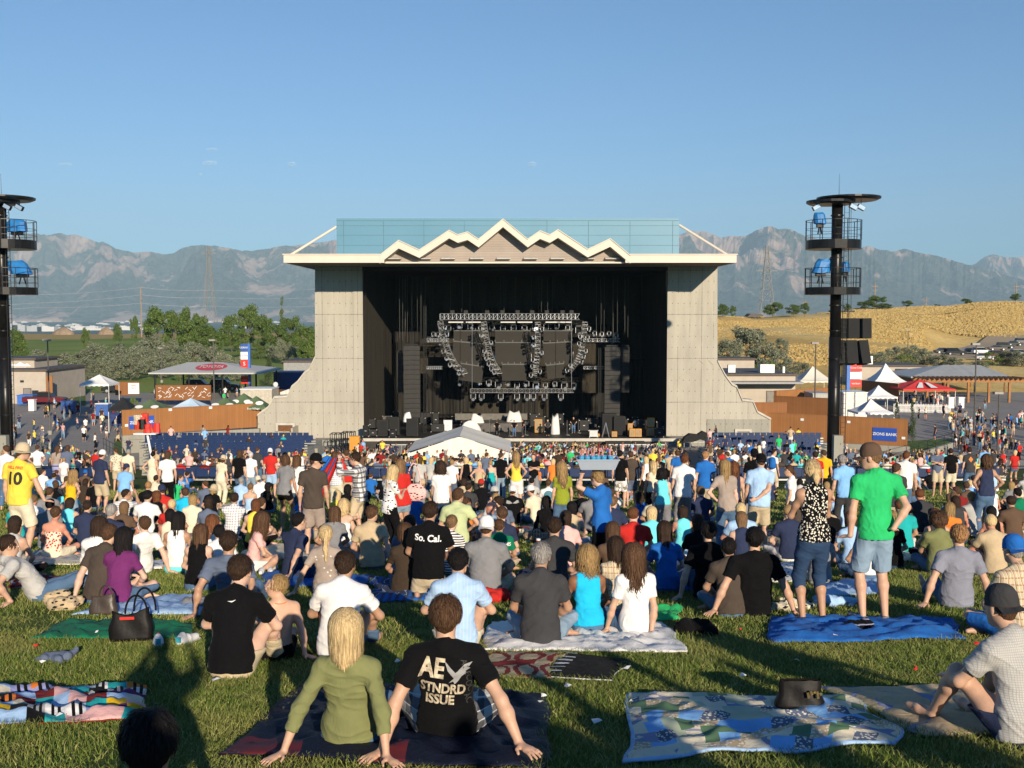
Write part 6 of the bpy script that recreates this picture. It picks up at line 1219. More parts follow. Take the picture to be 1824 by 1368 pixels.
# -------- cloth, skin and hair materials
CN = {'white': (.80, .78, .76), 'cream': (.72, .64, .48), 'black': (.007, .007, .008), 'charcoal': (.05, .05, .054), 'grey': (.22, .22, .23), 'light grey': (.48, .47, .45), 'navy': (.03, .04, .085), 'blue': (.022, .14, .46), 'light blue': (.38, .56, .80), 'sky blue': (.22, .46, .80), 'cyan': (.02, .48, .78), 'turquoise': (.16, .68, .72), 'teal': (.02, .38, .38), 'green': (.03, .48, .15), 'dark green': (.01, .18, .09), 'olive': (.20, .21, .09), 'olive green': (.25, .29, .03), 'pale green': (.50, .56, .30), 'yellow': (.85, .62, .08), 'gold': (.75, .45, .02), 'orange': (.80, .22, .04), 'red': (.52, .03, .025), 'dark red': (.22, .02, .02), 'pink': (.80, .45, .42), 'purple': (.16, .03, .13), 'violet': (.35, .36, .62), 'brown': (.12, .075, .05), 'tan': (.52, .40, .25), 'taupe': (.36, .29, .245), 'khaki': (.55, .45, .30), 'denim': (.09, .16, .27), 'dark denim': (.03, .06, .12), 'pale denim': (.26, .36, .46), 'dark brown': (.05, .035, .025), 'slate': (.12, .15, .22), 'grey brown': (.075, .058, .047), 'grey blue': (.24, .25, .31)}
def cloth(cn, pat=None):
    key = ('cloth', cn, pat)
    if key in _M: return _M[key]
    col = CN[cn]; t = NT((cn+'_'+(pat or 'plain')+'_cloth').replace(' ', '_')); v = t.coord(); n = t.noise(v, 6, 4); c = t.ramp(n.outputs[0], [(.3, dk(col, .86)), (.7, dk(col, 1.10))])
    s = t.node('ShaderNodeSeparateXYZ', {0: v})
    def bands(ax, w, duty): fr = t.math('FRACT', t.math('MULTIPLY', s.outputs[ax], 1/w)); return t.math('LESS_THAN', fr, duty)
    if pat == 'stripe': c = t.mix(bands(2, .034, .45), c, (.02, .02, .04))
    elif pat == 'thin': c = t.mix(bands(2, .045, .2), c, (.25, .27, .40))
    elif pat == 'pin': c = t.mix(bands(0, .030, .12), c, (.55, .58, .66))
    elif pat == 'check': c = t.mix(bands(2, .05, .14), t.mix(bands(0, .05, .14), c, (.12, .14, .25)), (.12, .14, .25))
    elif pat == 'finecheck': c = t.mix(bands(2, .014, .25), t.mix(bands(0, .014, .25), c, dk(col, .72)), dk(col, .72))
    elif pat == 'plaid': c = t.mix(t.math('MULTIPLY', bands(2, .09, .45), .75), t.mix(t.math('MULTIPLY', bands(0, .09, .45), .75), c, (.05, .05, .06)), (.05, .05, .06)); c = t.mix(bands(2, .045, .1), c, (.6, .6, .6))
    elif pat == 'tartan': c = t.mix(bands(2, .06, .2), t.mix(bands(0, .06, .2), c, (.35, .22, .12)), (.35, .22, .12)); c = t.mix(bands(0, .03, .12), c, (.75, .7, .6))
    elif pat == 'floral': vo = t.node('ShaderNodeTexVoronoi', {'Vector': v, 'Scale': 42.0}); c = t.mix(t.math('LESS_THAN', t.math('ADD', vo.outputs['Distance'], t.math('MULTIPLY', t.noise(v, 60, 2).outputs[0], .4)), .58), c, (.75, .70, .58))
    elif pat == 'redfloral': vo = t.node('ShaderNodeTexVoronoi', {'Vector': v, 'Scale': 26.0}); c = t.mix(t.math('LESS_THAN', vo.outputs['Distance'], .42), c, (.45, .03, .03))
    elif pat == 'motif': vo = t.node('ShaderNodeTexVoronoi', {'Vector': t.coord('Object', (14, 14, 28)), 'Scale': 1.0}); c = t.mix(t.math('LESS_THAN', vo.outputs['Distance'], .33), c, (.02, .02, .03))
    elif pat == 'camo': c = t.mix(t.ramp(t.noise(v, 9, 3).outputs[0], [(.5, (0, 0, 0)), (.53, (1, 1, 1))]), c, (.25, .22, .18))
    wv = t.noise(v, 260, 2); fd = t.noise(t.coord('Object', (1, 1, .7)), 7, 3, .5, 1.6)
    t.bump(t.math('ADD', t.math('MULTIPLY', wv.outputs[0], .12), fd.outputs[0]), .55, .02)
    t.b.inputs['Sheen Weight'].default_value = .02
    _M[key] = t.done(c, .92, spec=.06); return _M[key]
def skin(tone=1):
    key = ('skin', tone)
    if key in _M: return _M[key]
    col = {0: (.66, .42, .31), 1: (.58, .35, .24), 2: (.46, .26, .165), 3: (.26, .12, .065), 4: (.60, .27, .18)}[tone]; t = NT('skin'); v = t.coord()
    c = t.ramp(t.noise(v, 7, 5, .6).outputs[0], [(.3, dk(col, .88)), (.7, dk(col, 1.08))]); c = t.mix(.15, c, t.ramp(t.noise(v, 60, 3).outputs[0], [(.35, dk(col, .7)), (.65, dk(col, 1.15))]))
    t.b.inputs['Subsurface Weight'].default_value = .08; t.b.inputs['Subsurface Radius'].default_value = (.02, .008, .004)
    _M[key] = t.done(c, .5, spec=.35); return _M[key]
HC = {'black': (.010, .008, .008), 'dark brown': (.035, .020, .013), 'brown': (.085, .045, .025), 'auburn': (.13, .05, .022), 'light brown': (.19, .11, .055), 'blond': (.66, .48, .25), 'dark blond': (.36, .23, .10), 'grey': (.30, .28, .26), 'white': (.6, .58, .55), 'red': (.22, .07, .02), 'strawberry': (.38, .2, .09)}
def hairm(cn, k=1.0):
    key = ('hair', cn, k)
    if key in _M: return _M[key]
    col = dk(HC[cn], k); t = NT((cn+'_hair').replace(' ', '_')); n = t.noise(t.coord('Object', (60, 60, 5)), 1.6, 4, .6); c = t.ramp(n.outputs[0], [(.3, dk(col, .6)), (.7, dk(col, 1.35))])
    t.bump(n.outputs[0], .9, .02); _M[key] = t.done(c, .6, spec=.16); return _M[key]
EYE = mat('eye_white', (.7, .68, .65), .3); IRIS = mat('dark_iris', (.03, .02, .015), .2); LIP = mat('lip', (.42, .13, .11), .5)
def cap_mesh(J, style, parent, mt, mt2=None):
    k = J['k']; HR = J['HR']; hc = J['hc']; M_ = Matrix.Translation(Vector(hc+HR@V(0, -.012, .045)*k)) @ Matrix(HR.tolist()).to_4x4(); m = MB(); n = 20; prof = [(0, .088), (.035, .084), (.062, .068), (.082, .04), (.089, .0), (.090, -.028)]; pts = []
    for r, z in prof:
        for i in range(n): a = 2*math.pi*i/n; pts.append(M_@Vector((r*1.0*math.cos(a)*k, r*1.18*math.sin(a)*k, z*1.12*k+.012)))
    fs = [(q*n+i, q*n+(i+1) % n, (q+1)*n+(i+1) % n, (q+1)*n+i) for q in range(len(prof)-1) for i in range(n)]
    m.poly(pts, fs, mt)
    back = style == 'back'; sg = -1 if back else 1
    if style in ('cap', 'back'):
        pts = []; w = 9
        for j in range(5):
            for i in range(w): a = math.pi*(.14+.72*i/(w-1)); r = 1+j*.135; pts.append(M_@Vector((.090*math.cos(a)*k*(1+.02*j), sg*(.104*math.sin(a)*k+.075*k*j/4*math.sin(a)**.6), -.022*k-.010*k*j/4*(1 if j else 1)-.03*k*abs(math.cos(a))**2*j/4)))
        fs = [(j*w+i, j*w+i+1, (j+1)*w+i+1, (j+1)*w+i) for j in range(4) for i in range(w-1)]; m.poly(pts, fs, mt2 or mt); m.poly([p-Vector((0, 0, .004)) for p in pts], [f[::-1] for f in fs], mt2 or mt)
    elif style in ('brim', 'straw'):
        pts = [];
        for r, z in ((.088, -.022), (.118, -.034), (.150, -.046)):
            for i in range(n): a = 2*math.pi*i/n; pts.append(M_@Vector((r*math.cos(a)*k, r*1.12*math.sin(a)*k, (z+.008*math.sin(3*a))*k)))
        m.poly(pts, [(q*n+i, q*n+(i+1) % n, (q+1)*n+(i+1) % n, (q+1)*n+i) for q in range(2) for i in range(n)], mt2 or mt)
    return m.build({'cap': 'cap', 'back': 'cap', 'brim': 'sun_hat', 'straw': 'straw_hat'}[style], None, parent, True)
def joined(parts):
    v, f, m, n = [], [], [], 0
    for vv_, ff_, mi in parts: v.append(vv_); f.append(ff_+n); m.append(np.full(len(ff_), mi) if np.isscalar(mi) else mi); n += len(vv_)
    return np.concatenate(v), np.concatenate(f), np.concatenate(m)
def make_person(pose, sex, H, hair, hcol, top, tcol, bot, bcol, h=.02, yaw=0.0, o=None, tpat=None, bpat=None, tone=1, hat=None, hatcol='black', single=False, seed=1, shoes=None, nstr=0):
    """returns an Empty (facing +Y) with body, shirt, trousers, hair; or one mesh with material slots when single"""
    o = dict(o or {}); J = skeleton(pose, sex, H, yaw, o); J['h'] = h; J['hat'] = hat; nstr = 0 if hat else nstr; rng = random.Random(seed); hi = h < .013; G = J['G']
    seat = J['P'] in 'CKLNR'
    floor = (lambda x, y: -LAWNS*o.get('slope', 1)*(math.sin(yaw)*x+math.cos(yaw)*y)+.004)
    body = blob(body_prims(J, hi, h < .022), h, floor=floor)
    parts = [('body', [body+(0,)], [skin(tone)])]
    if top:
        fold = .0045 if h < .022 else 0
        tb = blob(top_prims(J, top, .013 if J['male'] else .008), h, fold*o.get('fold', 1), 26, seed, J['P'] in 'SWB', floor=floor); parts.append(({'tee': 'shirt', 'polo': 'shirt', 'tank': 'tank_top', 'strap': 'strapless_top', 'long': 'shirt', 'three': 'long_sleeved_top', 'hood': 'hooded_top'}[top], [tb+(0,)], [cloth(tcol, tpat)]))
    if bot: bb_ = blob(bottom_prims(J, bot), h, .003 if h < .022 else 0, 30, seed+5, floor=floor); parts.append(({'shorts': 'shorts', 'short': 'shorts', 'jeans': 'jeans', 'pants': 'trousers', 'skirt': 'skirt', 'capri': 'jeans', 'swim': 'swim_shorts'}[bot], [bb_+(0,)], [cloth(bcol, bpat)]))
    if hair and hair != 'b':
        ex = hair_extra(J, hair); pcs = []
        hb_ = blob(hair_prims(J, 's' if hair == 'n' else hair)[:-0 or None], min(h, .016) if h < .03 else h, .003 if h < .03 else 0, 60, seed+9)
        if hb_: pcs.append(hb_+(0,))
        if ex:
            xb = blob(ex, min(h, .016) if h < .03 else h, .004 if h < .03 else 0, 45, seed+11); pcs.append(xb+(0,))
        if nstr: s_ = strands(J, hair, nstr, rng, wd=(.0028 if nstr > 1500 else .004) if hi else .007); pcs.append(s_)
        if pcs: parts.append(('hair', pcs, [hairm(hcol), hairm(hcol, .72 if 'blond' in hcol else 1.5)]))
    if shoes:
        pr = []
        for s in 'rl':
            an, fd = J['an'+s], J['fd'+s]; k = J['k']; hl = (an+V(0, 0, -.045)*k-fd*.035*k) if J['P'] in 'SWBQ' else an+fd*.0; pr += [('rc', hl, hl+fd*.12*k, .042*k, .040*k, .02), ('rc', hl+fd*.12*k, hl+fd*.21*k, .040*k, .032*k, .02)]
        sb_ = blob(pr, min(h, .016), floor=floor); parts.append(('shoes', [sb_+(0,)], [cloth(shoes)]))
    if single:
        vs, fs, ms, mats, n = [], [], [], [], 0
        for nm, pcs, mm in parts:
            v, f, m = joined(pcs); vs.append(v); fs.append(f+n); ms.append(np.minimum(m, 0)+len(mats)); n += len(v); mats.append(mm[0])
        ob = arr_mesh('person', np.concatenate(vs), np.concatenate(fs), mats, np.concatenate(ms)); ob['_J'] = 0
        return ob, J
    root = empty('person')
    for nm, pcs, mm in parts:
        v, f, m = joined(pcs); arr_mesh(nm, v, f, mm, m, root)
    if hat: cap_mesh(J, hat, root, cloth(hatcol))
    if h < .016 and top in ('tee', 'long', 'polo'): k = J['k']; c0 = J['nb']+J['R']@V(0, .008, .030)*k; m = MB(); m.path([Vector(c0+J['R']@V(math.cos(a)*.064, math.sin(a)*.060, .010*math.sin(a))*k) for a in np.linspace(0, 6.2832, 22)], .0075, 6); m.build('collar', cloth(tcol), root, True)
    if h < .018:
        k = J['k']; q = lambda x, y, z: Vector(J['hc']+J['HR']@V(x, y, z)*k)
        for s in (1, -1):
            m = MB(); m.lathe([(.001, -.010*k), (.008*k, -.006*k), (.0105*k, 0), (.008*k, .006*k), (.001, .010*k)], q(s*.032, .0885, .004), 10, EYE); m.lathe([(.001, -.004*k), (.0045*k, 0), (.001, .004*k)], q(s*.032, .0975, .004), 8, IRIS); m.build('eye', None, root, True)
        m = MB(); m.lathe([(.001, -.007*k), (.014*k, -.003*k), (.016*k, .0), (.013*k, .003*k), (.001, .006*k)], q(0, .1005, -.058), 10, sy=.35); m.build('lips', LIP, root, True)
    return root, J
def place(ob, x, Y, yaw=0.0, z=None):
    ob.location = (x, Y, zg(x, Y) if z is None else z); ob.rotation_euler = (0, 0, yaw); return ob
# ---------------------------------------------------------------- who is where (x of the head, y of its top, height in pixels when standing)
def gpt(px, py):                           # where a line of sight meets the lawn
    d = ray(px, py); s_ = -d.z/d.y; Y = LAWN0/(s_-LAWNS); return Vector((d.x/d.y*Y, Y, zg(0, Y)))
from mathutils.bvhtree import BVHTree
def decal(root, part, body, size, mt, cx=0, cz=1.2, ang=0, sx=1.0, front=False, bold=.0, name='lettering'):
    sh = [c for c in root.children if c.name.split('.')[0] == part][0]
    me = sh.data; bv = BVHTree.FromPolygons([v.co[:] for v in me.vertices], [p.vertices[:] for p in me.polygons])
    t_ = text_mesh(body, size, mt, name, root, (0, 0, 0), (0, 0, 0), bold, 0.0, 1.0) if isinstance(body, str) else MB().poly([(x*size, y*size, 0) for x, y in body], [tuple(range(len(body)))], mt).build(name, mt, root)
    import bmesh
    bm = bmesh.new(); bm.from_mesh(t_.data); bmesh.ops.triangulate(bm, faces=bm.faces)
    for _ in range(2):
        ed = [e for e in bm.edges if e.calc_length() > .02]
        if ed: bmesh.ops.subdivide_edges(bm, edges=ed, cuts=1); bmesh.ops.triangulate(bm, faces=bm.faces)
    ca, sa = math.cos(ang), math.sin(ang); fs = 1 if not front else -1
    for v in bm.verts:
        x = (v.co.x*ca*sx-v.co.y*sa)*fs+cx; z = v.co.x*sa*sx+v.co.y*ca+cz
        hit = bv.ray_cast(Vector((x, -1.5*fs, z)), Vector((0, fs, 0)), 3)
        v.co = Vector((x, (hit[0].y if hit[0] else 0)-.005*fs, z))
    bm.to_mesh(t_.data); bm.free(); return t_
# x|ytop|hpx|pose|yaw|sex|hair|haircol|top|topcol|bottom|bottomcol|options|label
HERO = '''
612|1098|0|L|0|f|m|blond|three|olive|jeans|denim|H=1.67,hlen=.15,tone=1,nstr=2600,id='blonde',tc='olive_green_knit',hands=1,legs='lf',ankr=(.22,.80,.08),hp=4,lean=-16,armv=((.27,-.34,.05),(-.36,-.30,.05))|blond woman in olive green long sleeved top leaning back on her hands, on dark blanket
792|1068|0|L|0|m|s|brown|tee|black|shorts|light grey|H=1.84,bpat='plaid',nstr=2600,id='ae',hands=1,legs='cr',lean=-17,tone=1,armv=((.44,-.34,.05),(-.34,-.30,.05)),knr=1|man in black printed t-shirt and plaid shorts leaning back on his hands
487|1034|0|L|25|m|s|dark blond|none|white|swim|black|H=1.38,tone=1,hyaw=75,nstr=500,id='boy',hands=1,legs='cr',lean=2,roll=4,armv=((.24,-.24,.05),(-.28,-.05,.05)),face=1|shirtless blond boy turning his head left, orange cord round his neck
423|1004|0|K|-5|m|s|dark brown|tee|black|pants|khaki|H=1.83,nstr=900,hyaw=-12,id='blk',bulk=1.02|man in plain black t-shirt and khaki trousers beside the shirtless boy
612|997|0|K|-6|m|s|dark brown|tee|white|jeans|denim|H=1.78,nstr=800,tone=2,lean=24,bulk=1.08|dark haired man in white t-shirt sitting behind the blond woman in olive
402|949|0|L|0|m|s|dark brown|tee|slate|jeans|denim|H=1.84,nstr=500,wide=1.08,bulk=1.1|big man in dark slate t-shirt leaning back behind the man in plain black
815|991|0|K|0|m|s|black|tee|light blue|shorts|cream|H=1.78,nstr=800,tone=1,tpat='pin',lean=22|black haired man in pale blue pinstriped shirt sitting on white sheet edge
964|977|0|C|-3|m|s|grey|tee|charcoal|jeans|pale denim|H=1.80,nstr=900,lean=6,bulk=1.06,tcx='grey'|grey haired man in charcoal t-shirt and jeans sitting cross legged on white sheet
1046|986|0|C|10|f|c|dark blond|tank|cyan|jeans|denim|H=1.6,nstr=400,hlen=.16,hroll=8,tone=3|girl in turquoise tank top with wavy blond hair on white sheet
1131|980|0|L|10|f|c|brown|tee|white|jeans|denim|H=1.66,nstr=900,hlen=.36,lean=2,legs='cr',armv=((.12,-.14,.05),(-.28,.1,.05)),hands=1,hroll=-5|woman in white t-shirt with long wavy brown hair resting a hand on the white sheet
1099|968|0|C|5|f|l|dark brown|tee|khaki|jeans|denim|H=1.62,nstr=350,tpat='tartan',hlen=.2|dark haired girl in yellow plaid shirt behind the woman in white t-shirt
1093|940|0|C|0|f|l|brown|tee|brown|jeans|denim|H=1.64,nstr=300,hlen=.34|girl with long straight brown hair behind the plaid shirted girl
1186|939|0|C|5|f|l|dark brown|tee|blue|jeans|denim|H=1.66,nstr=350,hlen=.26,tcx='violet'|woman in royal blue t-shirt with long brown hair on blue blanket
1266|934|0|L|-3|m|s|black|tee|black|jeans|dark denim|H=1.8,nstr=350,lean=-6,armv=((.25,.1,.1),(-.34,-.2,.05))|man in black t-shirt with thick black hair leaning on his left arm
1302|968|0|C|0|m|s|black|tee|grey brown|jeans|denim|H=1.6,nstr=150|slim man in grey brown shirt half hidden beside the thick haired man
1348|944|0|L|0|m|s|black|tee|black|jeans|dark denim|H=1.86,nstr=350,bulk=1.2,wide=1.1,lean=-8,armv=((.40,-.10,.05),(-.42,-.12,.05))|big balding man in black t-shirt leaning on both hands left of the floral top
1449|831|299|S|8|f|p|blond|tank|black|capri|dark denim|H=1.7,tpat='floral',nstr=600,hlen=.12,arms='front',tone=2,lean=3|blond woman in black floral top and cut off jeans standing on blue sheet
1554|789|326|S|4|m|s|light brown|tee|green|shorts|pale denim|hat='cap',hc='brown',arms=('hip','down'),armv=((.10,-.17,.93),(-.26,-.02,.83)),hyaw=58,nstr=300,wide=1.08,id='green',shoes='grey',hands=1|man in bright green t-shirt, brown cap and denim shorts standing on blue sheet
1716|939|0|L|-6|m|s|strawberry|tee|grey blue|jeans|denim|H=1.84,nstr=800,lean=-8,bulk=1.08,armv=((.36,-.02,.05),(-.38,-.20,.05))|fair haired man in grey blue t-shirt leaning back on the grass at right
1679|921|0|C|-8|m|a|brown|tee|olive|jeans|denim|H=1.66,nstr=1100,lean=4|boy with curly brown hair in faded olive t-shirt
1815|968|0|C|12|m|s|grey|tee|khaki|shorts|blue|H=1.86,tpat='tartan',hat='back',hc='blue',bulk=1.15|man in blue cap and tan plaid shirt at the right edge
1796|1066|0|K|22|m|s|brown|tee|light grey|shorts|navy|H=1.80,tpat='finecheck',hat='back',hc='charcoal',nstr=200,bulk=1.04,lean=14,hands=1,tcx='light grey'|man in pale checked shirt and dark cap hugging his knee on beige blanket
214|951|0|C|-8|f|l|black|tee|purple|jeans|denim|H=1.68,nstr=900,hlen=.38,lean=16|woman in purple top with long shiny black hair beside brown purse
188|944|0|C|-14|m|s|brown|tee|grey brown|jeans|denim|H=1.78,nstr=300,lean=22,armv=((.2,.3,.3),(-.22,-.15,.05))|person in dark brown shirt leaning against the woman in purple
170|930|0|C|-10|f|m|dark brown|long|white|jeans|denim|H=1.72,nstr=350,lean=10|dark haired woman in loose white shirt behind the brown shirt
7|957|0|R|-62|m|s|dark brown|tee|light grey|jeans|denim|H=1.8,nstr=250,lean=-46,legs='lf',id='lay'|man in light grey t-shirt and jeans lying propped on his elbows on red blanket
36|788|212|S|-14|m|s|brown|tee|yellow|shorts|cream|bulk=1.18,hat='brim',hc='khaki',armv=((.42,.05,.84),(-.26,.05,.8)),hyaw=-30,id='ten',nstr=150,wide=1.12|big man in yellow football shirt numbered ten and cream shorts
92|909|0|C|0|f|n|brown|strap|cream|skirt|cream|H=1.64,tpat='redfloral',tone=4,nstr=100|sunburnt woman in strapless flowered dress sitting by the man in yellow
192|905|0|C|0|m|z|grey|tee|navy|jeans|denim|H=1.8,bulk=1.15,id='logo'|balding man in navy t-shirt with round logo on the back
250|922|0|L|40|m|s|brown|tee|white|jeans|denim|H=1.7,lean=-24,nstr=150|brown haired boy in white t-shirt reclining to the right
312|921|0|C|0|f|l|black|tank|white|short|turquoise|H=1.66,hlen=.32,nstr=400,tone=2|woman in white tank top and turquoise shorts with long black hair
352|944|0|C|-5|f|l|brown|tank|black|jeans|denim|H=1.58,hlen=.2,nstr=150|brown haired girl in black top right of the white tank top
373|926|0|C|-4|f|l|auburn|tee|white|jeans|denim|H=1.62,hlen=.42,nstr=350|girl with very long auburn hair in white top
385|943|0|C|10|m|s|black|tee|white|shorts|cream|H=1.5,nstr=150|black haired child in white t-shirt beside the auburn haired girl
464|921|0|C|-72|f|c|brown|tee|pink|skirt|white|H=1.64,hlen=.3,nstr=350,legs='side',tcx='pink',shoes='white',face=1|girl in pale pink top and white skirt with wavy brown hair, seen from the side
577|941|0|L|6|f|p|blond|tee|taupe|jeans|dark denim|H=1.68,hlen=.30,nstr=450,lean=-12,id='birds',armv=((.2,.1,.2),(-.40,-.24,.05))|blond woman in taupe top with white bird prints leaning on her left hand
765|902|0|Q|-4|m|s|dark brown|tee|black|shorts|khaki|H=1.84,id='socal',nstr=500,bulk=1.15,legs='kl',lean=10,wide=1.05|crouching man in black t-shirt with white gothic lettering and khaki shorts
804|926|0|C|-12|f|n|light brown|tee|white|jeans|denim|H=1.62,tpat='stripe',nstr=250|woman in black and white striped t-shirt with tied up hair
866|931|0|C|-4|m|s|brown|tee|grey|shorts|khaki|H=1.86,hat='back',hc='white',bulk=1.15,wide=1.05,tcx='charcoal'|broad man in grey t-shirt and white cap turned backwards
889|932|0|C|0|m|s|brown|tee|dark green|shorts|khaki|H=1.5,id='jersey',nstr=200|boy in green basketball jersey with white lettering
988|930|0|C|0|m|s|dark brown|tee|charcoal|jeans|denim|H=1.84,nstr=350|short haired man in charcoal t-shirt behind the grey haired man
661|908|0|C|0|m|s|brown|tee|tan|shorts|slate|H=1.82,nstr=350,bulk=1.08|man in plain tan t-shirt with big ears sitting on grey blanket
594|911|0|C|0|f|l|brown|tee|grey|jeans|grey|H=1.64,hlen=.36,nstr=350|woman in grey top with long straight brown hair
610|897|0|C|-10|f|c|blond|strap|white|jeans|denim|H=1.64,hlen=.16,nstr=300|woman with short curly blond hair in white strap top
561|808|188|S|0|m|s|brown|tee|grey brown|shorts|taupe|hat='cap',hc='black',hyaw=-78,nstr=100,id='capman',face=1,tone=1|man in grey brown t-shirt, black cap and sunglasses standing and looking right
816|878|0|N|0|m|s|brown|tee|pale green|jeans|denim|H=1.76,nstr=200,lean=22,arms='lap'|man in pale green t-shirt kneeling up behind the gothic lettering
1064|836|0|W|55|m|s|dark blond|tee|blue|pants|black|H=1.55,fd=14.2,arms=('down','up'),tray=1,hyaw=-10,id='vendor',face=1,nstr=200|young vendor in blue t-shirt carrying a plastic tub of blue drinks on his hand
1000|823|143|S|0|f|c|dark blond|tee|olive green|capri|denim|hlen=.36,nstr=400|woman in lime green top and cropped jeans with long wavy blond hair
783|822|140|S|0|f|c|dark brown|tee|white|jeans|dark denim|hlen=.14,bulk=1.18,nstr=250|woman with dark curly hair in white t-shirt and dark jeans standing
630|804|172|S|72|m|s|dark brown|long|white|shorts|khaki|tpat='plaid',arms='face',hyaw=5,nstr=200,id='flagman',face=1|teenager in black and white checked shirt holding up a red and blue cloth
699|827|165|S|-50|f|l|blond|tee|white|pants|black|hlen=.30,nstr=300,arms='front',hp=-14,face=1,tpat='motif'|blond woman in white printed t-shirt and black trousers looking down at her hands
712|818|160|S|20|f|l|light brown|tee|red|short|pale denim|hlen=.2,nstr=150|woman in red and white top and denim shorts with a patterned bag
527|812|128|S|-15|f|m|brown|tee|white|jeans|denim|nstr=250,hlen=.16|woman in white t-shirt and jeans carrying an orange brown shoulder bag
505|822|140|B|-18|f|m|brown|tee|grey|short|black|nstr=100,lean=14|woman in grey shirt and black shorts stooping beside the orange brown bag
615|800|115|S|0|m|z|brown|tee|red|shorts|khaki|bulk=1.1|man in red t-shirt standing behind the red and blue cloth
594|805|118|S|0|f|m|brown|tee|white|pants|cream|tpat='check',nstr=60|woman in checked top and cream trousers behind the red and blue cloth
178|802|117|S|-6|m|s|brown|tee|navy|shorts|khaki|hat='cap',hc='white',bulk=1.1|man in navy t-shirt, white cap and khaki shorts standing at left
62|791|78|S|0|m|s|brown|tee|white|pants|charcoal|arms='hip'|man in white t-shirt with hands on hips near the left tower
99|793|78|S|0|f|c|brown|tee|taupe|skirt|violet||woman in taupe top with big brown hair near the left tower
116|792|80|S|0|m|l|brown|tee|slate|jeans|denim|tpat='check'|long haired person in dark checked shirt near the left tower
109|813|62|S|0|m|s|dark blond|tee|white|shorts|white|tpat='thin'|fair haired child in white striped t-shirt standing by the blue seats
126|832|112|S|0|f|c|dark blond|tank|gold|jeans|pale denim|hlen=.34,arms='hip',nstr=250|woman in golden yellow tank top with long wavy blond hair, hands on hips
202|798|80|S|0|m|s|brown|tee|cream|shorts|khaki|tpat='motif'|man in cream shirt with dark fish prints
225|800|80|S|0|m|s|grey|tee|cream|shorts|khaki||man in cream t-shirt with faded back print near the pole
221|822|98|S|0|m|s|brown|tee|sky blue|shorts|khaki|hat='back',hc='navy',bulk=1.1|man in sky blue polo and navy cap
269|804|92|S|-10|f|n|black|tank|cream|skirt|cream|arms=('down','hip'),id='pole'|woman in cream dress holding the tall white pole
295|803|108|S|25|m|m|brown|tee|white|pants|black||teenager in white t-shirt and black trousers beside the pole
395|811|92|S|-8|f|m|brown|tee|cream|pants|cream|hat='straw',hc='khaki'|woman in cream top and straw coloured sun hat
423|802|98|S|-20|m|m|brown|tee|black|jeans|denim||slim teenager in black t-shirt right of the straw hat
444|805|88|S|0|m|s|white|tee|white|jeans|pale denim||white haired man in white t-shirt and jeans
456|796|78|S|0|m|s|brown|tee|charcoal|jeans|denim||dark grey shirted man behind the white haired man
479|799|90|S|0|m|s|brown|tee|red|shorts|light blue|hat='back',hc='white'|man in red t-shirt, white cap and light blue shorts
505|806|72|S|0|m|s|brown|none|white|shorts|charcoal|hat='cap',hc='black',tone=2|shirtless tanned man in black cap
748|813|88|S|0|m|m|brown|tee|light grey|jeans|grey||person in light grey printed t-shirt near the white marquee
768|814|78|S|0|f|l|blond|tee|light grey|jeans|denim||blond woman in light grey top near the white marquee
804|816|84|S|-20|m|s|dark blond|tee|white|shorts|slate||fair haired man in white t-shirt and slate shorts under the marquee edge
829|814|88|S|0|f|m|blond|tank|black|pants|charcoal|hlen=.2|blond woman in black tank top under the marquee edge
853|819|82|S|0|f|n|blond|strap|tan|pants|charcoal|arms='hip'|woman in tan strapless top with hands on hips
873|818|82|S|0|f|n|dark blond|strap|teal|jeans|denim||woman in teal strapless top beside the blue banner
867|806|70|S|0|m|s|brown|tee|slate|shorts|khaki||man in slate t-shirt in front of the blue banner
893|806|88|S|0|m|s|brown|tee|black|jeans|pale denim||man in black t-shirt and pale jeans right of the blue banner
919|807|106|S|0|f|c|dark blond|tank|yellow|shorts|white|hlen=.34,arms='hip',nstr=120|woman in yellow tank top and white shorts with long blond hair, hands on hips
950|807|88|S|170|m|z|brown|tee|black|shorts|grey|arms='fold'|bald man in black t-shirt with folded arms facing the camera
957|836|82|B|0|m|s|brown|tee|orange|jeans|denim|lean=50|person in orange top bending over toward the seats
985|816|78|S|0|f|l|blond|tee|orange|jeans|denim||blond woman in orange and white top
1106|802|106|S|0|m|s|black|tee|black|shorts|white|bpat='camo'|man in black t-shirt and white camouflage shorts
1125|804|100|S|0|m|s|brown|tee|grey brown|shorts|slate||man in grey brown t-shirt with pale back print
1152|813|92|S|20|f|l|blond|tank|white|pants|black||blond woman in white tank top and black trousers
1165|820|124|S|0|f|l|blond|tank|cream|skirt|black|hlen=.2,nstr=120|blond woman in cream top and black skirt
1181|831|133|S|-10|f|c|black|tank|turquoise|shorts|grey|hlen=.1,lean=12,nstr=150|dark haired woman in turquoise sleeveless shirt and grey shorts leaning forward
1208|802|92|S|0|m|s|brown|tee|blue|jeans|denim||man in royal blue t-shirt behind the white shirted man
1221|808|150|S|0|m|s|auburn|tee|white|jeans|grey|bulk=1.05,nstr=150|auburn haired man in white t-shirt and grey jeans standing
1259|803|130|S|0|m|s|strawberry|tee|blue|shorts|khaki|nstr=80,tcx='slate'|fair haired man in faded blue t-shirt and khaki shorts standing
1293|819|176|S|0|f|l|dark blond|tee|taupe|jeans|denim|hlen=.32,arms=('down','hip'),nstr=350|woman in taupe top and jeans with long straight blond hair
1309|822|150|S|0|f|c|auburn|tank|navy|skirt|black|hlen=.3,nstr=80|woman in navy top and black skirt with auburn hair
1297|804|86|S|0|m|s|brown|tee|blue|jeans|denim||short haired man in blue t-shirt behind the taupe top
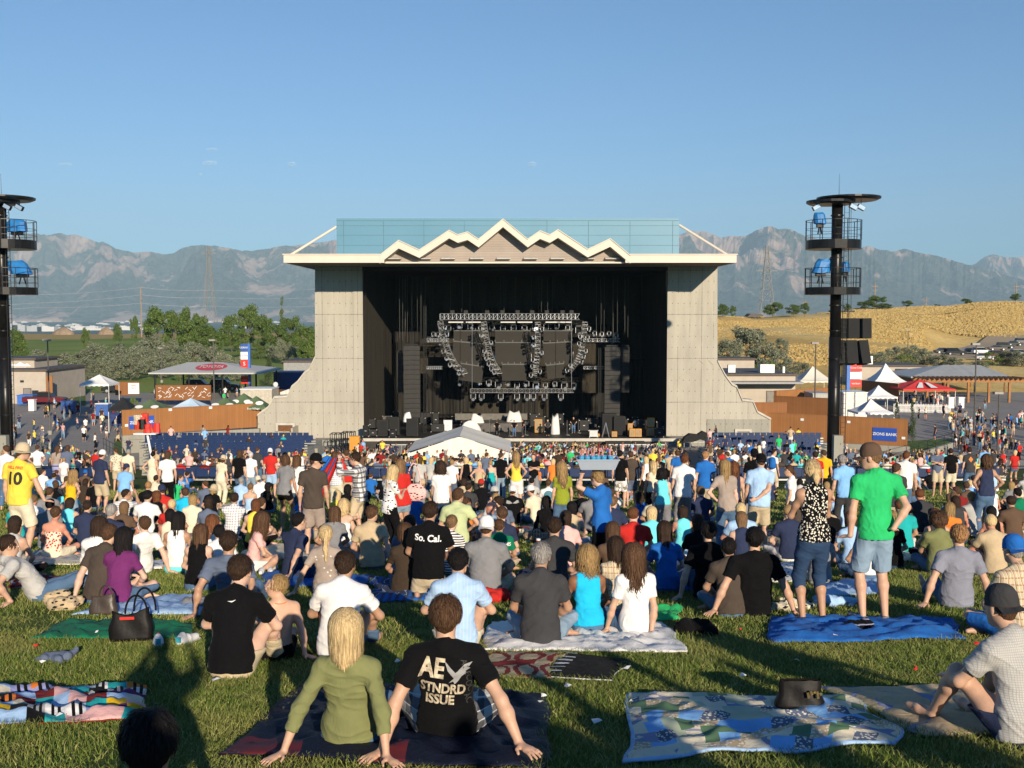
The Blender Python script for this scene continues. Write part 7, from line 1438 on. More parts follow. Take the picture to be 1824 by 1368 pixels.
1347|800|142|S|0|m|s|black|tee|black|pants|black|hat='back',hc='black',bulk=1.15|big man in black t-shirt and black cap with green trim
1358|809|180|S|0|m|s|brown|tee|light blue|shorts|khaki|hat='back',hc='black',bulk=1.16,arms=('behind','down'),nstr=80,wide=1.06|heavy man in light blue t-shirt, black cap and khaki shorts, arm behind his back
1382|800|84|S|-30|m|s|dark brown|tee|white|shorts|khaki||man in white t-shirt wearing a blue backpack
1408|826|140|S|62|f|p|brown|tee|white|short|charcoal|hlen=.2,nstr=150,face=1|woman with brown ponytail in white t-shirt and grey shorts, turned left
1455|804|104|S|0|m|s|dark brown|tee|red|jeans|denim|bulk=1.08|man in red t-shirt left of the concrete tower base
1470|801|98|S|-20|m|s|brown|tee|gold|pants|black||man in golden yellow t-shirt at the concrete tower base
1503|809|148|S|0|m|s|grey|tee|sky blue|pants|charcoal|nstr=100,wide=1.04|grey haired man in sky blue t-shirt and dark trousers standing
1602|822|150|S|-12|m|s|brown|tee|charcoal|shorts|khaki|armv=((.22,.1,.8),(-.2,.1,.8)),nstr=80,tcx='grey'|man in grey t-shirt and khaki shorts just behind the green t-shirt
1619|803|130|S|0|m|s|auburn|tee|white|jeans|denim|bulk=1.25,wide=1.1|large man in white t-shirt
1631|844|120|S|-10|f|l|dark blond|tank|brown|jeans|denim|hlen=.2,lean=22,arms='hip',bulk=1.12,nstr=120|woman in brown tank top and jeans leaning forward with hands on hips
1675|796|90|S|172|m|s|grey|polo|slate|shorts|khaki|arms='fold'|man in slate polo shirt with folded arms facing the camera
1698|798|88|S|0|m|s|dark brown|tee|black|shorts|cream||man in black t-shirt and cream shorts
1731|796|88|S|0|m|s|dark brown|tee|charcoal|jeans|denim|id='logo2'|man in charcoal t-shirt with orange diamond logo and jeans
1758|794|74|S|0|m|s|dark brown|tee|sky blue|shorts|khaki|bulk=1.1|man in sky blue t-shirt far right by the seats
1764|811|150|S|5|f|c|brown|tank|navy|jeans|denim|hlen=.18,bulk=1.22,arms='hip',nstr=120|heavy woman in navy sleeveless top and blue jeans, hands on hips
1814|802|66|S|0|f|m|blond|tee|red|short|denim||small blond woman in red top at the right edge
5|792|118|S|0|m|s|brown|tee|white|jeans|denim||man in white t-shirt cut off by the left edge
82|872|0|C|0|m|s|brown|tee|grey|shorts|khaki||
92|860|0|C|0|f|l|brown|tee|black|jeans|denim||
121|878|0|C|0|f|m|dark blond|strap|white|skirt|red|tpat='redfloral',nstr=100|
72|839|0|C|0|m|s|brown|tee|white|jeans|denim||
94|838|0|C|0|m|z|brown|tee|navy|jeans|denim|tone=4|
147|841|0|C|0|m|s|brown|tee|brown|jeans|denim|hat='back',hc='blue'|
147|857|0|C|0|f|l|dark brown|tee|dark brown|jeans|denim||
162|857|0|C|0|m|z|brown|tee|black|jeans|denim|tone=4|
214|860|0|C|0|f|l|brown|tank|white|jeans|denim||
220|853|0|C|0|m|z|brown|tee|white|jeans|denim||
259|862|0|C|0|m|s|strawberry|tee|black|jeans|denim||
274|850|0|C|0|m|s|dark brown|tee|cream|jeans|denim||
283|869|0|C|0|m|s|brown|tee|red|jeans|denim|hat='back',hc='navy'|
308|855|0|C|0|f|c|black|tee|green|jeans|denim|hlen=.2|
330|843|0|C|0|m|s|dark brown|tee|blue|jeans|denim||
318|850|0|C|0|m|s|brown|tee|sky blue|jeans|denim|lean=30|
361|860|0|C|0|m|z|brown|tee|slate|jeans|denim|bulk=1.1,tone=4|
391|834|0|C|0|f|s|dark brown|tank|teal|skirt|cream||
326|874|0|C|0|m|s|brown|tee|cyan|shorts|cream|nstr=80|
377|868|0|C|12|f|m|dark blond|tee|black|jeans|denim|hat='straw',hc='khaki'|
220|877|0|C|0|m|s|dark brown|tee|white|jeans|denim|tpat='thin',nstr=100|
273|880|0|C|0|f|m|auburn|tank|black|jeans|denim|bulk=1.15,nstr=100|
413|883|0|C|0|m|s|dark brown|tee|white|shorts|charcoal|tpat='check',nstr=100|
443|865|0|C|0|f|n|light brown|strap|light blue|skirt|white||
462|894|0|C|-20|m|s|brown|tee|black|shorts|slate|lean=30,nstr=60|
475|863|0|C|0|f|l|black|tank|black|jeans|denim||
426|854|0|C|0|m|s|grey|tee|light blue|jeans|denim||
436|846|0|C|0|m|s|brown|tee|blue|jeans|denim||
456|852|0|C|0|m|s|brown|tee|white|jeans|denim|hat='back',hc='cream'|
467|850|0|C|0|m|s|brown|tee|white|jeans|denim|hat='back',hc='taupe'|
530|921|0|C|-30|m|s|black|tee|navy|jeans|dark denim||
617|868|0|C|0|m|l|black|hood|black|pants|black||
652|880|0|C|-10|m|s|black|tee|black|pants|black||
728|925|0|C|0|m|s|dark brown|tee|slate|jeans|denim||
718|942|0|C|8|f|m|brown|tee|dark brown|jeans|denim|bulk=1.1,nstr=80|
738|876|0|C|0|m|s|dark brown|tee|blue|jeans|denim|bulk=1.1|
751|859|0|C|0|m|s|brown|tee|grey|jeans|denim|hat='back',hc='tan'|
817|850|0|C|0|m|s|dark blond|tee|brown|jeans|denim||
826|857|0|C|0|f|c|dark brown|tee|khaki|jeans|denim|hlen=.12|
835|865|0|C|0|m|s|dark brown|tee|charcoal|jeans|denim|bulk=1.12|
857|859|0|C|0|m|s|brown|tee|black|jeans|denim|hat='cap',hc='red'|
880|872|0|C|60|m|s|brown|tee|white|jeans|denim|hat='cap',hc='light grey'|
886|890|0|C|20|m|s|dark brown|tee|slate|jeans|denim|nstr=60|
873|900|0|C|0|m|b|brown|tee|pale denim|jeans|denim|tone=4|
893|910|0|C|0|m|s|brown|tee|navy|jeans|denim|bulk=1.1,nstr=60|
917|850|0|C|0|m|s|brown|tee|light grey|jeans|denim|hat='back',hc='black',bulk=1.1|
913|871|0|C|0|m|s|brown|tee|black|jeans|denim|hat='back',hc='white',bulk=1.15,id='wing'|
945|870|0|C|62|m|s|brown|tee|cream|jeans|denim|hat='cap',hc='white',face=1|
977|858|0|C|0|m|s|brown|tee|white|jeans|denim|bulk=1.15,id='disc'|
974|890|0|C|0|f|l|black|hood|black|jeans|dark denim|hlen=.1|
829|892|0|C|-25|m|z|brown|tee|orange|shorts|brown|bulk=1.1,tone=4|
1036|876|0|C|0|m|s|brown|tee|black|shorts|khaki||
1094|890|0|C|0|m|s|light brown|tee|navy|shorts|khaki|nstr=100|
1090|874|0|C|0|m|s|brown|tee|white|jeans|denim||
1118|848|0|C|0|f|n|black|tank|violet|skirt|black|tone=3|
1142|881|0|C|0|f|l|dark brown|tank|blue|pants|black|hlen=.26|
1248|864|0|C|0|m|s|light brown|none|white|jeans|denim|tone=1,H=1.6|
1659|839|0|C|0|m|s|brown|tee|black|jeans|denim|hat='cap',hc='red'|
1477|863|0|C|0|f|m|dark blond|tank|orange|jeans|denim||
1709|872|0|C|0|m|s|brown|tee|dark red|jeans|denim||
1707|883|0|C|0|m|s|light brown|tee|charcoal|jeans|denim|bulk=1.1,nstr=60|
1727|862|0|C|0|m|s|brown|tee|brown|jeans|denim||
1739|882|0|C|0|m|s|dark blond|tee|light grey|jeans|denim|tpat='finecheck'|
1698|903|0|C|0|f|l|dark blond|tee|orange|jeans|denim|hlen=.18,nstr=120|
1819|874|0|C|0|m|s|black|tee|dark green|jeans|denim||
1597|919|0|C|15|f|l|dark blond|tee|black|jeans|dark denim|hlen=.12|
1815|858|0|C|0|m|s|dark brown|tee|cream|jeans|denim||
1740|850|0|C|0|m|s|dark brown|tee|white|jeans|denim|tpat='check'|
1465|945|0|K|10|m|s|brown|tee|grey|pants|light grey|H=1.5|
'''
rows = []
for ln in HERO.strip().split('\n'):
    f = ln.split('|'); rows.append(dict(x=float(f[0]), y=float(f[1]), hpx=float(f[2]), pose=f[3], yaw=math.radians(float(f[4])), sex=f[5], hair=f[6], hcol=f[7], top=None if f[8] == 'none' else f[8], tcol=f[9], bot=f[10], bcol=f[11], o=eval('dict(%s)' % f[12]), label=f[13]))
TOPN = {'tee': 't-shirt', 'tank': 'tank top', 'strap': 'strapless top', 'long': 'long sleeved shirt', 'three': 'top', 'hood': 'hooded top', 'polo': 'polo shirt', None: 'bare back'}
PATN = {'stripe': 'striped ', 'thin': 'striped ', 'check': 'checked ', 'finecheck': 'checked ', 'plaid': 'plaid ', 'tartan': 'plaid ', 'floral': 'flowered ', 'redfloral': 'flowered ', 'motif': 'printed ', 'pin': 'pinstriped ', 'camo': 'camouflage ', None: ''}
def describe(r):
    o = r['o']; hd = {'z': 'cropped %s hair' % r['hcol'], 'b': 'a bald head', 's': 'short %s hair' % r['hcol'], 'a': 'curly %s hair' % r['hcol'], 'c': 'wavy %s hair' % r['hcol'], 'l': 'long %s hair' % r['hcol'], 'm': '%s hair' % r['hcol'], 'p': '%s ponytail' % r['hcol'], 'n': '%s hair tied up' % r['hcol']}[r['hair']]
    if o.get('hat'): hd = 'a %s %s' % (o.get('hc', 'black'), 'hat' if o['hat'] in ('brim', 'straw') else 'cap')
    t_ = 'bare back' if r['top'] is None else '%s %s%s' % (o.get('tcx2', r['tcol']), PATN[o.get('tpat')], TOPN[r['top']])
    return '%s %s with %s and %s' % ('seated' if r['pose'][0] in 'CKLR' else 'standing', 'man' if r['sex'] == 'm' else 'woman', t_, hd)
PEOPLE = []     # (row, object, D)
used = {}
ORD = ['first', 'second', 'third', 'fourth', 'fifth', 'sixth', 'seventh', 'eighth', 'ninth', 'tenth', 'eleventh', 'twelfth', 'thirteenth', 'fourteenth', 'fifteenth']
for i, r in enumerate(rows):
    o = dict(r['o']); H = o.get('H', 1.76 if r['sex'] == 'm' else 1.65)
    so = {k: v for k, v in o.items() if k in ('legs', 'lean', 'twist', 'roll', 'wide', 'bulk', 'hyaw', 'hroll', 'hlen', 'arms', 'ankr', 'ankl', 'hem', 'fold', 'tray')}
    if 'hp' in o: so['hpitch'] = o['hp']
    if 'armv' in o: so['arms'] = o['armv']; so['hand'] = 'back' if r['pose'] == 'L' else 'rest'
    yaw = r['yaw']
    q_ = random.Random(i*7+1)
    if i > 40 and 'id' not in o: so.setdefault('hyaw', q_.choice([q_.uniform(-25, 25), q_.uniform(-75, 75)])); so.setdefault('hroll', q_.uniform(-7, 7)); so['lean'] = so.get('lean', {'C': 12, 'K': 18, 'S': 2}.get(r['pose'], 10))+q_.uniform(-6, 9); so.setdefault('roll', q_.uniform(-5, 5)); so.setdefault('twist', q_.uniform(-14, 14)); yaw = r['yaw'] = yaw+q_.uniform(-.25, .25)
    if i > 40 and r['pose'] == 'C' and 'arms' not in so: so['arms'] = q_.choice(['lap', 'lap', 'knee', ('back', 'lap'), ('lap', 'back'), 'front', ('face', 'lap')]); so['legs'] = q_.choice(['cr', 'cr', 'kn', 'lf'])
    if r['hpx']:
        D = F_PX*H/r['hpx']
        if 'H' not in o: H = min(2.0, max(1.1, LAWN0-(r['y']-HZ-F_PX*LAWNS)*D/F_PX))
        if r['pose'] == 'B': H = min(1.9, H*1.12)
        D = F_PX*H/r['hpx'] if abs(F_PX*H/r['hpx']-D) < D*.25 else D
    elif 'fd' in o: D = o['fd']
    else:
        J = skeleton(r['pose'], r['sex'], H, yaw, so); hs = J['hc'][2]+.105*J['k']; D = F_PX*(LAWN0-hs)/(r['y']-(HZ+F_PX*LAWNS)); D = min(D, 47)
    h = .0075 if D < 8 else .010 if D < 12.5 else .014 if D < 17 else .019 if D < 26 else .028
    J0 = skeleton(r['pose'], r['sex'], H, yaw, so)
    hx = math.cos(yaw)*J0['hc'][0]-math.sin(yaw)*J0['hc'][1]; hy = math.sin(yaw)*J0['hc'][0]+math.cos(yaw)*J0['hc'][1]
    Y = D-hy; x = (r['x']-CX)/F_PX*D-hx
    root, J = make_person(r['pose'], r['sex'], H, r['hair'], r['hcol'], r['top'], r['tcol'], r['bot'], r['bcol'], h=h, yaw=yaw, o=so, tpat=o.get('tpat'), bpat=o.get('bpat'), tone=o.get('tone', RNG.choice([0, 1, 1, 1, 2])), hat=o.get('hat'), hatcol=o.get('hc', 'black'), seed=i+1, shoes=o.get('shoes'), nstr=int(o.get('nstr', 0) or (60 if D < 26 else 0)))
    place(root, x, Y, yaw, z=(-LAWN0-LAWNS*Y)+(.0)); r['root'] = root; r['D'] = D; r['J'] = J; r['H'] = H
    lab = r['label'] or describe(r); tag(root, lab, 'person'); PEOPLE.append([r, root, D])
# ---------------------------------------------------------------- prints on clothes, glasses, hand-held things
BY = {r['o']['id']: r for r in rows if 'id' in r['o']}
CRM = mat('cream_print', (.52, .44, .32), .8, .55, 30); GRP = mat('grey_print', (.33, .33, .33), .8); DGP = mat('dark_grey_print', (.06, .06, .06), .8); REDP = mat('red_print', (.55, .05, .03), .8); DRK = mat('dark_print', (.03, .03, .02), .8); ORP = mat('orange_print', (.7, .22, .05), .8); TEALP = mat('teal_print', (.08, .22, .28), .8); YLP = mat('yellow_print', (.8, .6, .08), .8)
def prn(i, body, size, mt, dx, f, ang=0, front=False, part='shirt', sx=1.0, bold=0.0, name='lettering'):
    J = BY[i]['J']; z = J['mid'][2]+f*(J['nb'][2]-J['mid'][2]); x = J['mid'][0]+f*(J['nb'][0]-J['mid'][0])+dx
    try: decal(BY[i]['root'], part, body, size, mt, x, z, ang, sx, front, bold, name)
    except Exception as e: print('decal', i, e)
prn('ae', 'AE', .17, CRM, -.075, .66, -.12, sx=.72, bold=.006); prn('ae', 'STNDRD', .085, CRM, -.015, .12, -.10, sx=.8, bold=.003); prn('ae', 'ISSUE', .085, CRM, -.035, -.18, -.08, sx=.85, bold=.003)
eagle = [(-.5, -.75), (-.15, -.45), (-.55, .1), (-.75, .8), (-.35, .3), (-.05, -.05), (.1, .05), (.55, .55), (1.1, .75), (.8, .35), (.95, .3), (.6, .05), (.7, -.05), (.35, -.3), (.15, -.6), (-.1, -.85), (-.2, -.65)]
prn('ae', eagle, .088, GRP, .065, .56, 0, name='eagle_print')
for k, (dx, f) in enumerate(((.115, .75), (.135, .45), (.14, .15), (.13, -.2))): prn('ae', 'AEO'[k % 3]+'C', .05, DGP, dx, f, -1.3)
prn('socal', 'So. Cal.', .105, SWH, 0, .62, -.06, bold=.003); prn('jersey', 'WILLIAMS', .075, SWH, .02, .62, -.03, sx=.9, bold=.002); prn('jersey', '8', .16, YLP, .03, .05)
prn('ten', '10', .27, DRK, 0, .18, -.02, bold=.010); prn('ten', 'HELL FIRE!', .062, REDP, .0, .86, -.03, bold=.002)
bird = [(-.5, .1), (-.1, .25), (0, .6), (.15, .2), (.6, .15), (.2, -.1), (.3, -.5), (-.05, -.15)]
for dx, f in ((-.12, .72), (-.03, .78), (.06, .74), (-.11, .55), (.13, .5), (.02, -.15), (.06, -.05), (.05, -.35), (-.02, .1)): prn('birds', bird, .028, SWH, dx, f, name='bird_print')
prn('logo', [(math.cos(k*.2618), math.sin(k*.2618)*.9) for k in range(24)], .125, CRM, 0, .45, name='round_logo'); prn('logo', [(math.cos(k*.2618), math.sin(k*.2618)*.9) for k in range(24)], .108, cloth('navy'), 0, .45, name='round_logo_field'); prn('logo', [(-1, -.2), (1, -.2), (.8, .2), (.3, .25), (-.2, .45), (-.8, .3)], .08, YLP, 0, .42, name='car_print')
prn('disc', [(math.cos(k*.2618), math.sin(k*.2618)) for k in range(24)], .13, TEALP, 0, .45, name='round_logo'); prn('logo2', [(0, 1), (.8, 0), (0, -1), (-.8, 0)], .11, ORP, 0, .5, name='diamond_logo')
prn('lay', 'NGRAD', .09, GRP, .0, .8, .1)
for k in range(9): a = -.9+k*.22; prn('wing', [(0, 0), (.5+.3*abs(a), .12), (1.0, 0), (.5, -.1)], .16*(1 if a > 0 else -1), GRP, 0, .7, a*.5, name='wing_print')
prn('vendor', [(-.5, 0), (0, .5), (.15, .1), (.5, .2), (.3, -.3), (0, -.1), (-.3, -.4)], .055, SWH, .07, .55, 0, True, name='chest_logo'); prn('vendor', 'LIVE', .03, SWH, .07, .75, 0, True)
prn('blk', [(-1, 0), (.2, .1), (1, .35), (.5, 0), (.1, -.2)], .035, SWH, .0, .93, name='small_white_logo')
def shades(i, mt=BLACK):
    r = BY[i]; J = r['J']; k = J['k']; M_ = Matrix.Translation(Vector(J['hc'])) @ Matrix(J['HR'].tolist()).to_4x4(); m = MB()
    for s in (-1, 1): m.box(s*.032-.022, .092, -.012, s*.032+.022, .104, .018, M=M_); m.box(s*.068-.003, .0, .004, s*.068+.003, .10, .014, M=M_)
    m.box(-.01, .1, .005, .01, .106, .012, M=M_); m.build('sunglasses', mt, r['root'])
for i in ('capman', 'green'): shades(i)
J = BY['boy']['J']; m = MB(); c = Vector(J['nb'])+Vector((0, -.005, .03)); m.path([c+Vector((math.cos(a)*.062, math.sin(a)*.062-.0, .012*math.sin(a))) for a in np.linspace(0, 6.28, 20)], .004, 6); m.build('orange_neck_cord', mat('orange_cord', (.8, .2, .03), .7), BY['boy']['root'])
J = BY['vendor']['J']; w = J['wrr']; m = MB(); e = Vector(J['elr']); 
w = Vector(J['wrl']); e = Vector(J['ell']); m.tube(e.lerp(w, .86) if False else Vector(J['wrr']).lerp(Vector(J['elr']), .12), Vector(J['wrr']).lerp(Vector(J['elr']), .02), .034, n=12); m.build('yellow_wristband', mat('yellow_band', (.85, .7, .05), .5), BY['vendor']['root'])
vr = BY['vendor']; HW = Vector(vr['root'].location)+Matrix.Rotation(vr['yaw'], 4, 'Z') @ Vector(vr['J']['hc'])+Vector((-.10, -.06, .125))
tb = tag(empty('drinks_tub', HW+Vector((.10, 0, .02)), 0), 'translucent plastic tub of blue drinks carried on the vendor\'s raised hand', 'plastic tub'); t = NT('translucent_plastic'); t.b.inputs['Alpha'].default_value = .82; PL = t.done((.42, .48, .56), .25, spec=.5)
m = MB(); a0, b0, a1, b1, H_ = .22, .15, .27, .19, .13; m.poly([(-a0, -b0, 0), (a0, -b0, 0), (a0, b0, 0), (-a0, b0, 0), (-a1, -b1, H_), (a1, -b1, H_), (a1, b1, H_), (-a1, b1, H_)], [(3, 2, 1, 0), (0, 1, 5, 4), (1, 2, 6, 5), (2, 3, 7, 6), (3, 0, 4, 7)]); m.build('tub_shell', PL, tb); m = MB()
for p, q in (((-a1, -b1), (a1, -b1)), ((a1, -b1), (a1, b1)), ((a1, b1), (-a1, b1)), ((-a1, b1), (-a1, -b1))): m.tube((*p, H_), (*q, H_), .010, n=6)
m.build('rim', PL, tb); CUP = mat('blue_drink_cup', (.06, .35, .62), .3, .1, 4); STR = mat('pink_straw', (.8, .25, .28), .4); g = random.Random(3)
for i in range(12):
    c = HW+Vector((.10-.20+.072*(i % 6)+g.uniform(-.01, .01), -.06+.12*(i//6), .09)); cu = tag(empty('drink_cup', c), 'blue drink with pink straw, %s from the left in the %s row of the tub' % (ORD_[i % 6], ('near', 'far')[i//6]), 'drink cup', 'blue drinks in the tub'); m = MB(); m.lathe([(.026, 0), (.036, .085), (.037, .09)], (0, 0, 0), 12); m.build('cup', CUP, cu, True); m = MB(); m.tube((0, 0, .05), (g.uniform(-.04, .04), 0, .19), .004, n=5); m.build('straw', STR, cu)
# cloth held up by the teenager
fm = BY['flagman']; c = Vector(fm['root'].location); J = fm['J']; RZ = Matrix.Rotation(fm['yaw'], 4, 'Z'); h1 = c+RZ@Vector(J['wrl']); h2 = c+RZ@Vector(J['wrr']); hA = (h1+h2)/2+Vector((-.05, -.02, .05)); m = MB(); n1, n2 = 16, 10; pts = []
for j in range(n1+1):
    t_ = j/n1
    for i in range(n2+1): s_ = i/n2; pts.append(hA+Vector((-.08-.55*t_+.22*(s_-.5)*(1+t_), -.05+.07*math.sin(s_*9+t_*3), -.95*t_-.12*s_*t_)))
for j in range(n1):
    for i in range(n2): m.poly([pts[j*(n2+1)+i], pts[j*(n2+1)+i+1], pts[(j+1)*(n2+1)+i+1], pts[(j+1)*(n2+1)+i]], [(0, 1, 2, 3)], cloth('blue') if i in (0, 1, 2, 6) else cloth('red'))
tag(m.build('striped_cloth', None, None, True), 'red and blue striped cloth held up by the teenager', 'flag')
# white pole with red souvenirs
pr_ = BY['pole']; b = Vector(pr_['root'].location); r_ = tag(empty('souvenir_pole', b+Vector((.28, -.1, 0))), 'tall white pole topped with red and gold souvenir bags', 'souvenir pole'); top = at(262, 772, pr_['D'])-Vector(r_.location); m = MB(); m.tube((0, 0, 0), top, .04, n=8); m.build('pole', SWH, r_); g = random.Random(2); m = MB(); m.box(top.x-.4, top.y-.2, top.z-.02, top.x+.35, top.y+.2, top.z+.02); m.build('crossbar', SWH, r_)
for k in range(9):
    m = MB(); c = top+Vector((g.uniform(-.32, .32), g.uniform(-.15, .15), g.uniform(.15, .55))); n_ = 8; pts = [(c+Vector((math.cos(a)*g.uniform(.10, .16), math.sin(a)*.1, z))) for z in (-.16, 0, .16) for a in np.linspace(0, 5.5, n_)]; m.poly(pts, [(j*n_+i, j*n_+(i+1) % n_, (j+1)*n_+(i+1) % n_, (j+1)*n_+i) for j in range(2) for i in range(n_)]+[tuple(range(n_)), tuple(range(2*n_, 3*n_))]); m.build('souvenir_bag', (SRD, SRD, REDP, SWH, CRM, BLACK)[k % 6], r_)
# ---------------------------------------------------------------- blankets on the grass
BLK = []
def blanket(q, fn, label, name='blanket', n=(34, 20), wr=.03, sc=3.0, seed=1, edge=.05, cat='blanket', thick=.012, lift=.02):
    """q: four pixel corners far-left, far-right, near-right, near-left"""
    P = [gpt(*p) for p in q]; BLK.append([(p.x, p.y) for p in P]); nx, ny = n; v = []; o = sum(P, Vector())/4
    for j in range(ny+1):
        for i in range(nx+1):
            a, b_ = i/nx, j/ny; p = (P[0]*(1-a)+P[1]*a)*(1-b_)+(P[3]*(1-a)+P[2]*a)*b_; e = edge*.6; ex = mnoise.noise(Vector((p.x*1.7, p.y*1.7, seed)))*e*3; ey = mnoise.noise(Vector((p.x*1.7+9, p.y*1.7, seed)))*e*3; x, y = p.x+ex, p.y+ey
            w1 = mnoise.noise(Vector((x*sc, y*sc*1.6, seed*3.1))); w2 = mnoise.noise(Vector((x*sc*2.3, y*sc*2.9, seed*7.7))); z = wr*(.55*math.exp(-(w1*5)**2)+.35*math.exp(-(w2*4)**2)+.25*w1+.1)*min(1, .25+6*min(a, 1-a, b_, 1-b_))
            v.append((x-o.x, y-o.y, zg(x, y)-o.z+lift+max(0, z)))
    v = np.array(v); N_ = len(v); low = v.copy(); low[:, 2] -= thick; I = np.arange(N_).reshape(ny+1, nx+1); top = np.stack([I[:-1, :-1], I[1:, :-1], I[1:, 1:], I[:-1, 1:]], -1).reshape(-1, 4); bot = top[:, ::-1]+N_; ring = list(I[0, :])+list(I[1:, -1])+list(I[-1, -2::-1])+list(I[-2:0:-1, 0]); sd = np.array([(ring[k], ring[(k+1) % len(ring)], ring[(k+1) % len(ring)]+N_, ring[k]+N_) for k in range(len(ring))]); mats = []; mi = []
    for j in range(ny):
        for i in range(nx):
            mt = fn((i+.5)/nx, (j+.5)/ny)
            if mt not in mats: mats.append(mt)
            mi.append(mats.index(mt))
    ob = arr_mesh(name, np.concatenate([v, low]), np.concatenate([top, bot, sd]), mats, np.array(mi+[0]*(len(bot)+len(sd)))); ob.location = o; return tag(ob, label, cat)
C_ = lambda cn, pat=None: (lambda a, b: cloth(cn, pat))
NYL = NT('navy_nylon'); v_ = NYL.coord(); NYL.bump(NYL.noise(v_, 14, 5, .6, 1).outputs[0], .5, .03); NYL = NYL.done((.006, .009, .022), .6, spec=.2); DRN = mat('dark_red_nylon', (.11, .014, .018), .6)
blanket([(545, 1222), (985, 1242), (960, 1375), (400, 1350)], lambda a, b: NYL if not (b > .86 and (a < .22 or .52 < a < .6)) else DRN, 'navy blue sleeping bag spread under the couple in front', 'sleeping_bag', (70, 40), .09, 1.9, 3)
QL = [cloth('cream'), cloth('cream', 'thin'), mat('quilt_green', (.10, .19, .10), .9), cloth('cream', 'thin'), cloth('slate', 'floral'), mat('quilt_pale_green', (.42, .47, .34), .9), cloth('tan', 'floral'), cloth('sky blue')]; qr = np.random.RandomState(8).randint(0, len(QL), (9, 13)); QB = cloth('light blue')
blanket([(1108, 1240), (1530, 1246), (1605, 1335), (1115, 1358)], lambda a, b: QB if min(a, 1-a, b*.6, (1-b)*.6) < .014 else QL[qr[int(b*8.99), int((a*12.9+.3*(int(b*8.99) % 2)) % 13)]], 'patchwork quilt of blue, green and cream patches with pale blue edge', 'patchwork_quilt', (90, 52), .065, 1.9, 5, .09)
blanket([(1468, 1232), (1835, 1222), (1850, 1308), (1650, 1318)], C_('tan', 'thin'), 'beige woven blanket under the man in the dark cap', n=(44, 26), wr=.06, sc=2.0, seed=6)
CR = [cloth(c) for c in ('white', 'pink', 'purple', 'orange', 'gold', 'teal', 'light grey', 'black', 'light blue', 'violet', 'dark red', 'cream')]; cr = np.random.RandomState(3).randint(0, len(CR), (7, 9))
blanket([(-40, 1234), (262, 1226), (250, 1290), (-60, 1300)], lambda a, b: (CR[cr[int(b*6.99), int(a*8.99)]] if int(a*54) % 6 not in (2, 4) or cr[int(b*6.99), int(a*8.99)] % 3 else CR[7 if cr[int(b*6.99), int(a*8.99)] != 7 else 3]), 'multicoloured crocheted patch blanket at the left edge', 'crochet_blanket', (54, 28), .08, 2.6, 7)
blanket([(1366, 1103), (1695, 1108), (1722, 1140), (1372, 1150)], C_('blue'), 'bright blue sheet under the two people standing at right', n=(70, 28), wr=.09, sc=2.2, seed=8)
blanket([(866, 1110), (1180, 1112), (1222, 1166), (860, 1162)], C_('white'), 'wrinkled white sheet under the grey haired man and his neighbours', n=(70, 30), wr=.07, sc=2.8, seed=9)
def maya(a, b): k = abs(math.sin(a*7+.5))*.5+abs(math.sin(b*6))*.5; return cloth('dark red') if (.55 < k < .8 or (abs(b-.5) < .07 and a < .8)) else cloth('tan')
blanket([(862, 1166), (1006, 1163), (978, 1212), (858, 1208)], maya, 'tan blanket with dark red figures behind the man in black', n=(48, 26), wr=.015, sc=3, seed=10)
blanket([(1003, 1164), (1119, 1178), (1100, 1218), (975, 1208)], lambda a, b: cloth('white') if a < .22 and int(b*26) % 4 == 0 and b < .85 else cloth('black'), 'black blanket with white fringe beside the tan and red one', n=(26, 26), wr=.012, sc=3, seed=11)
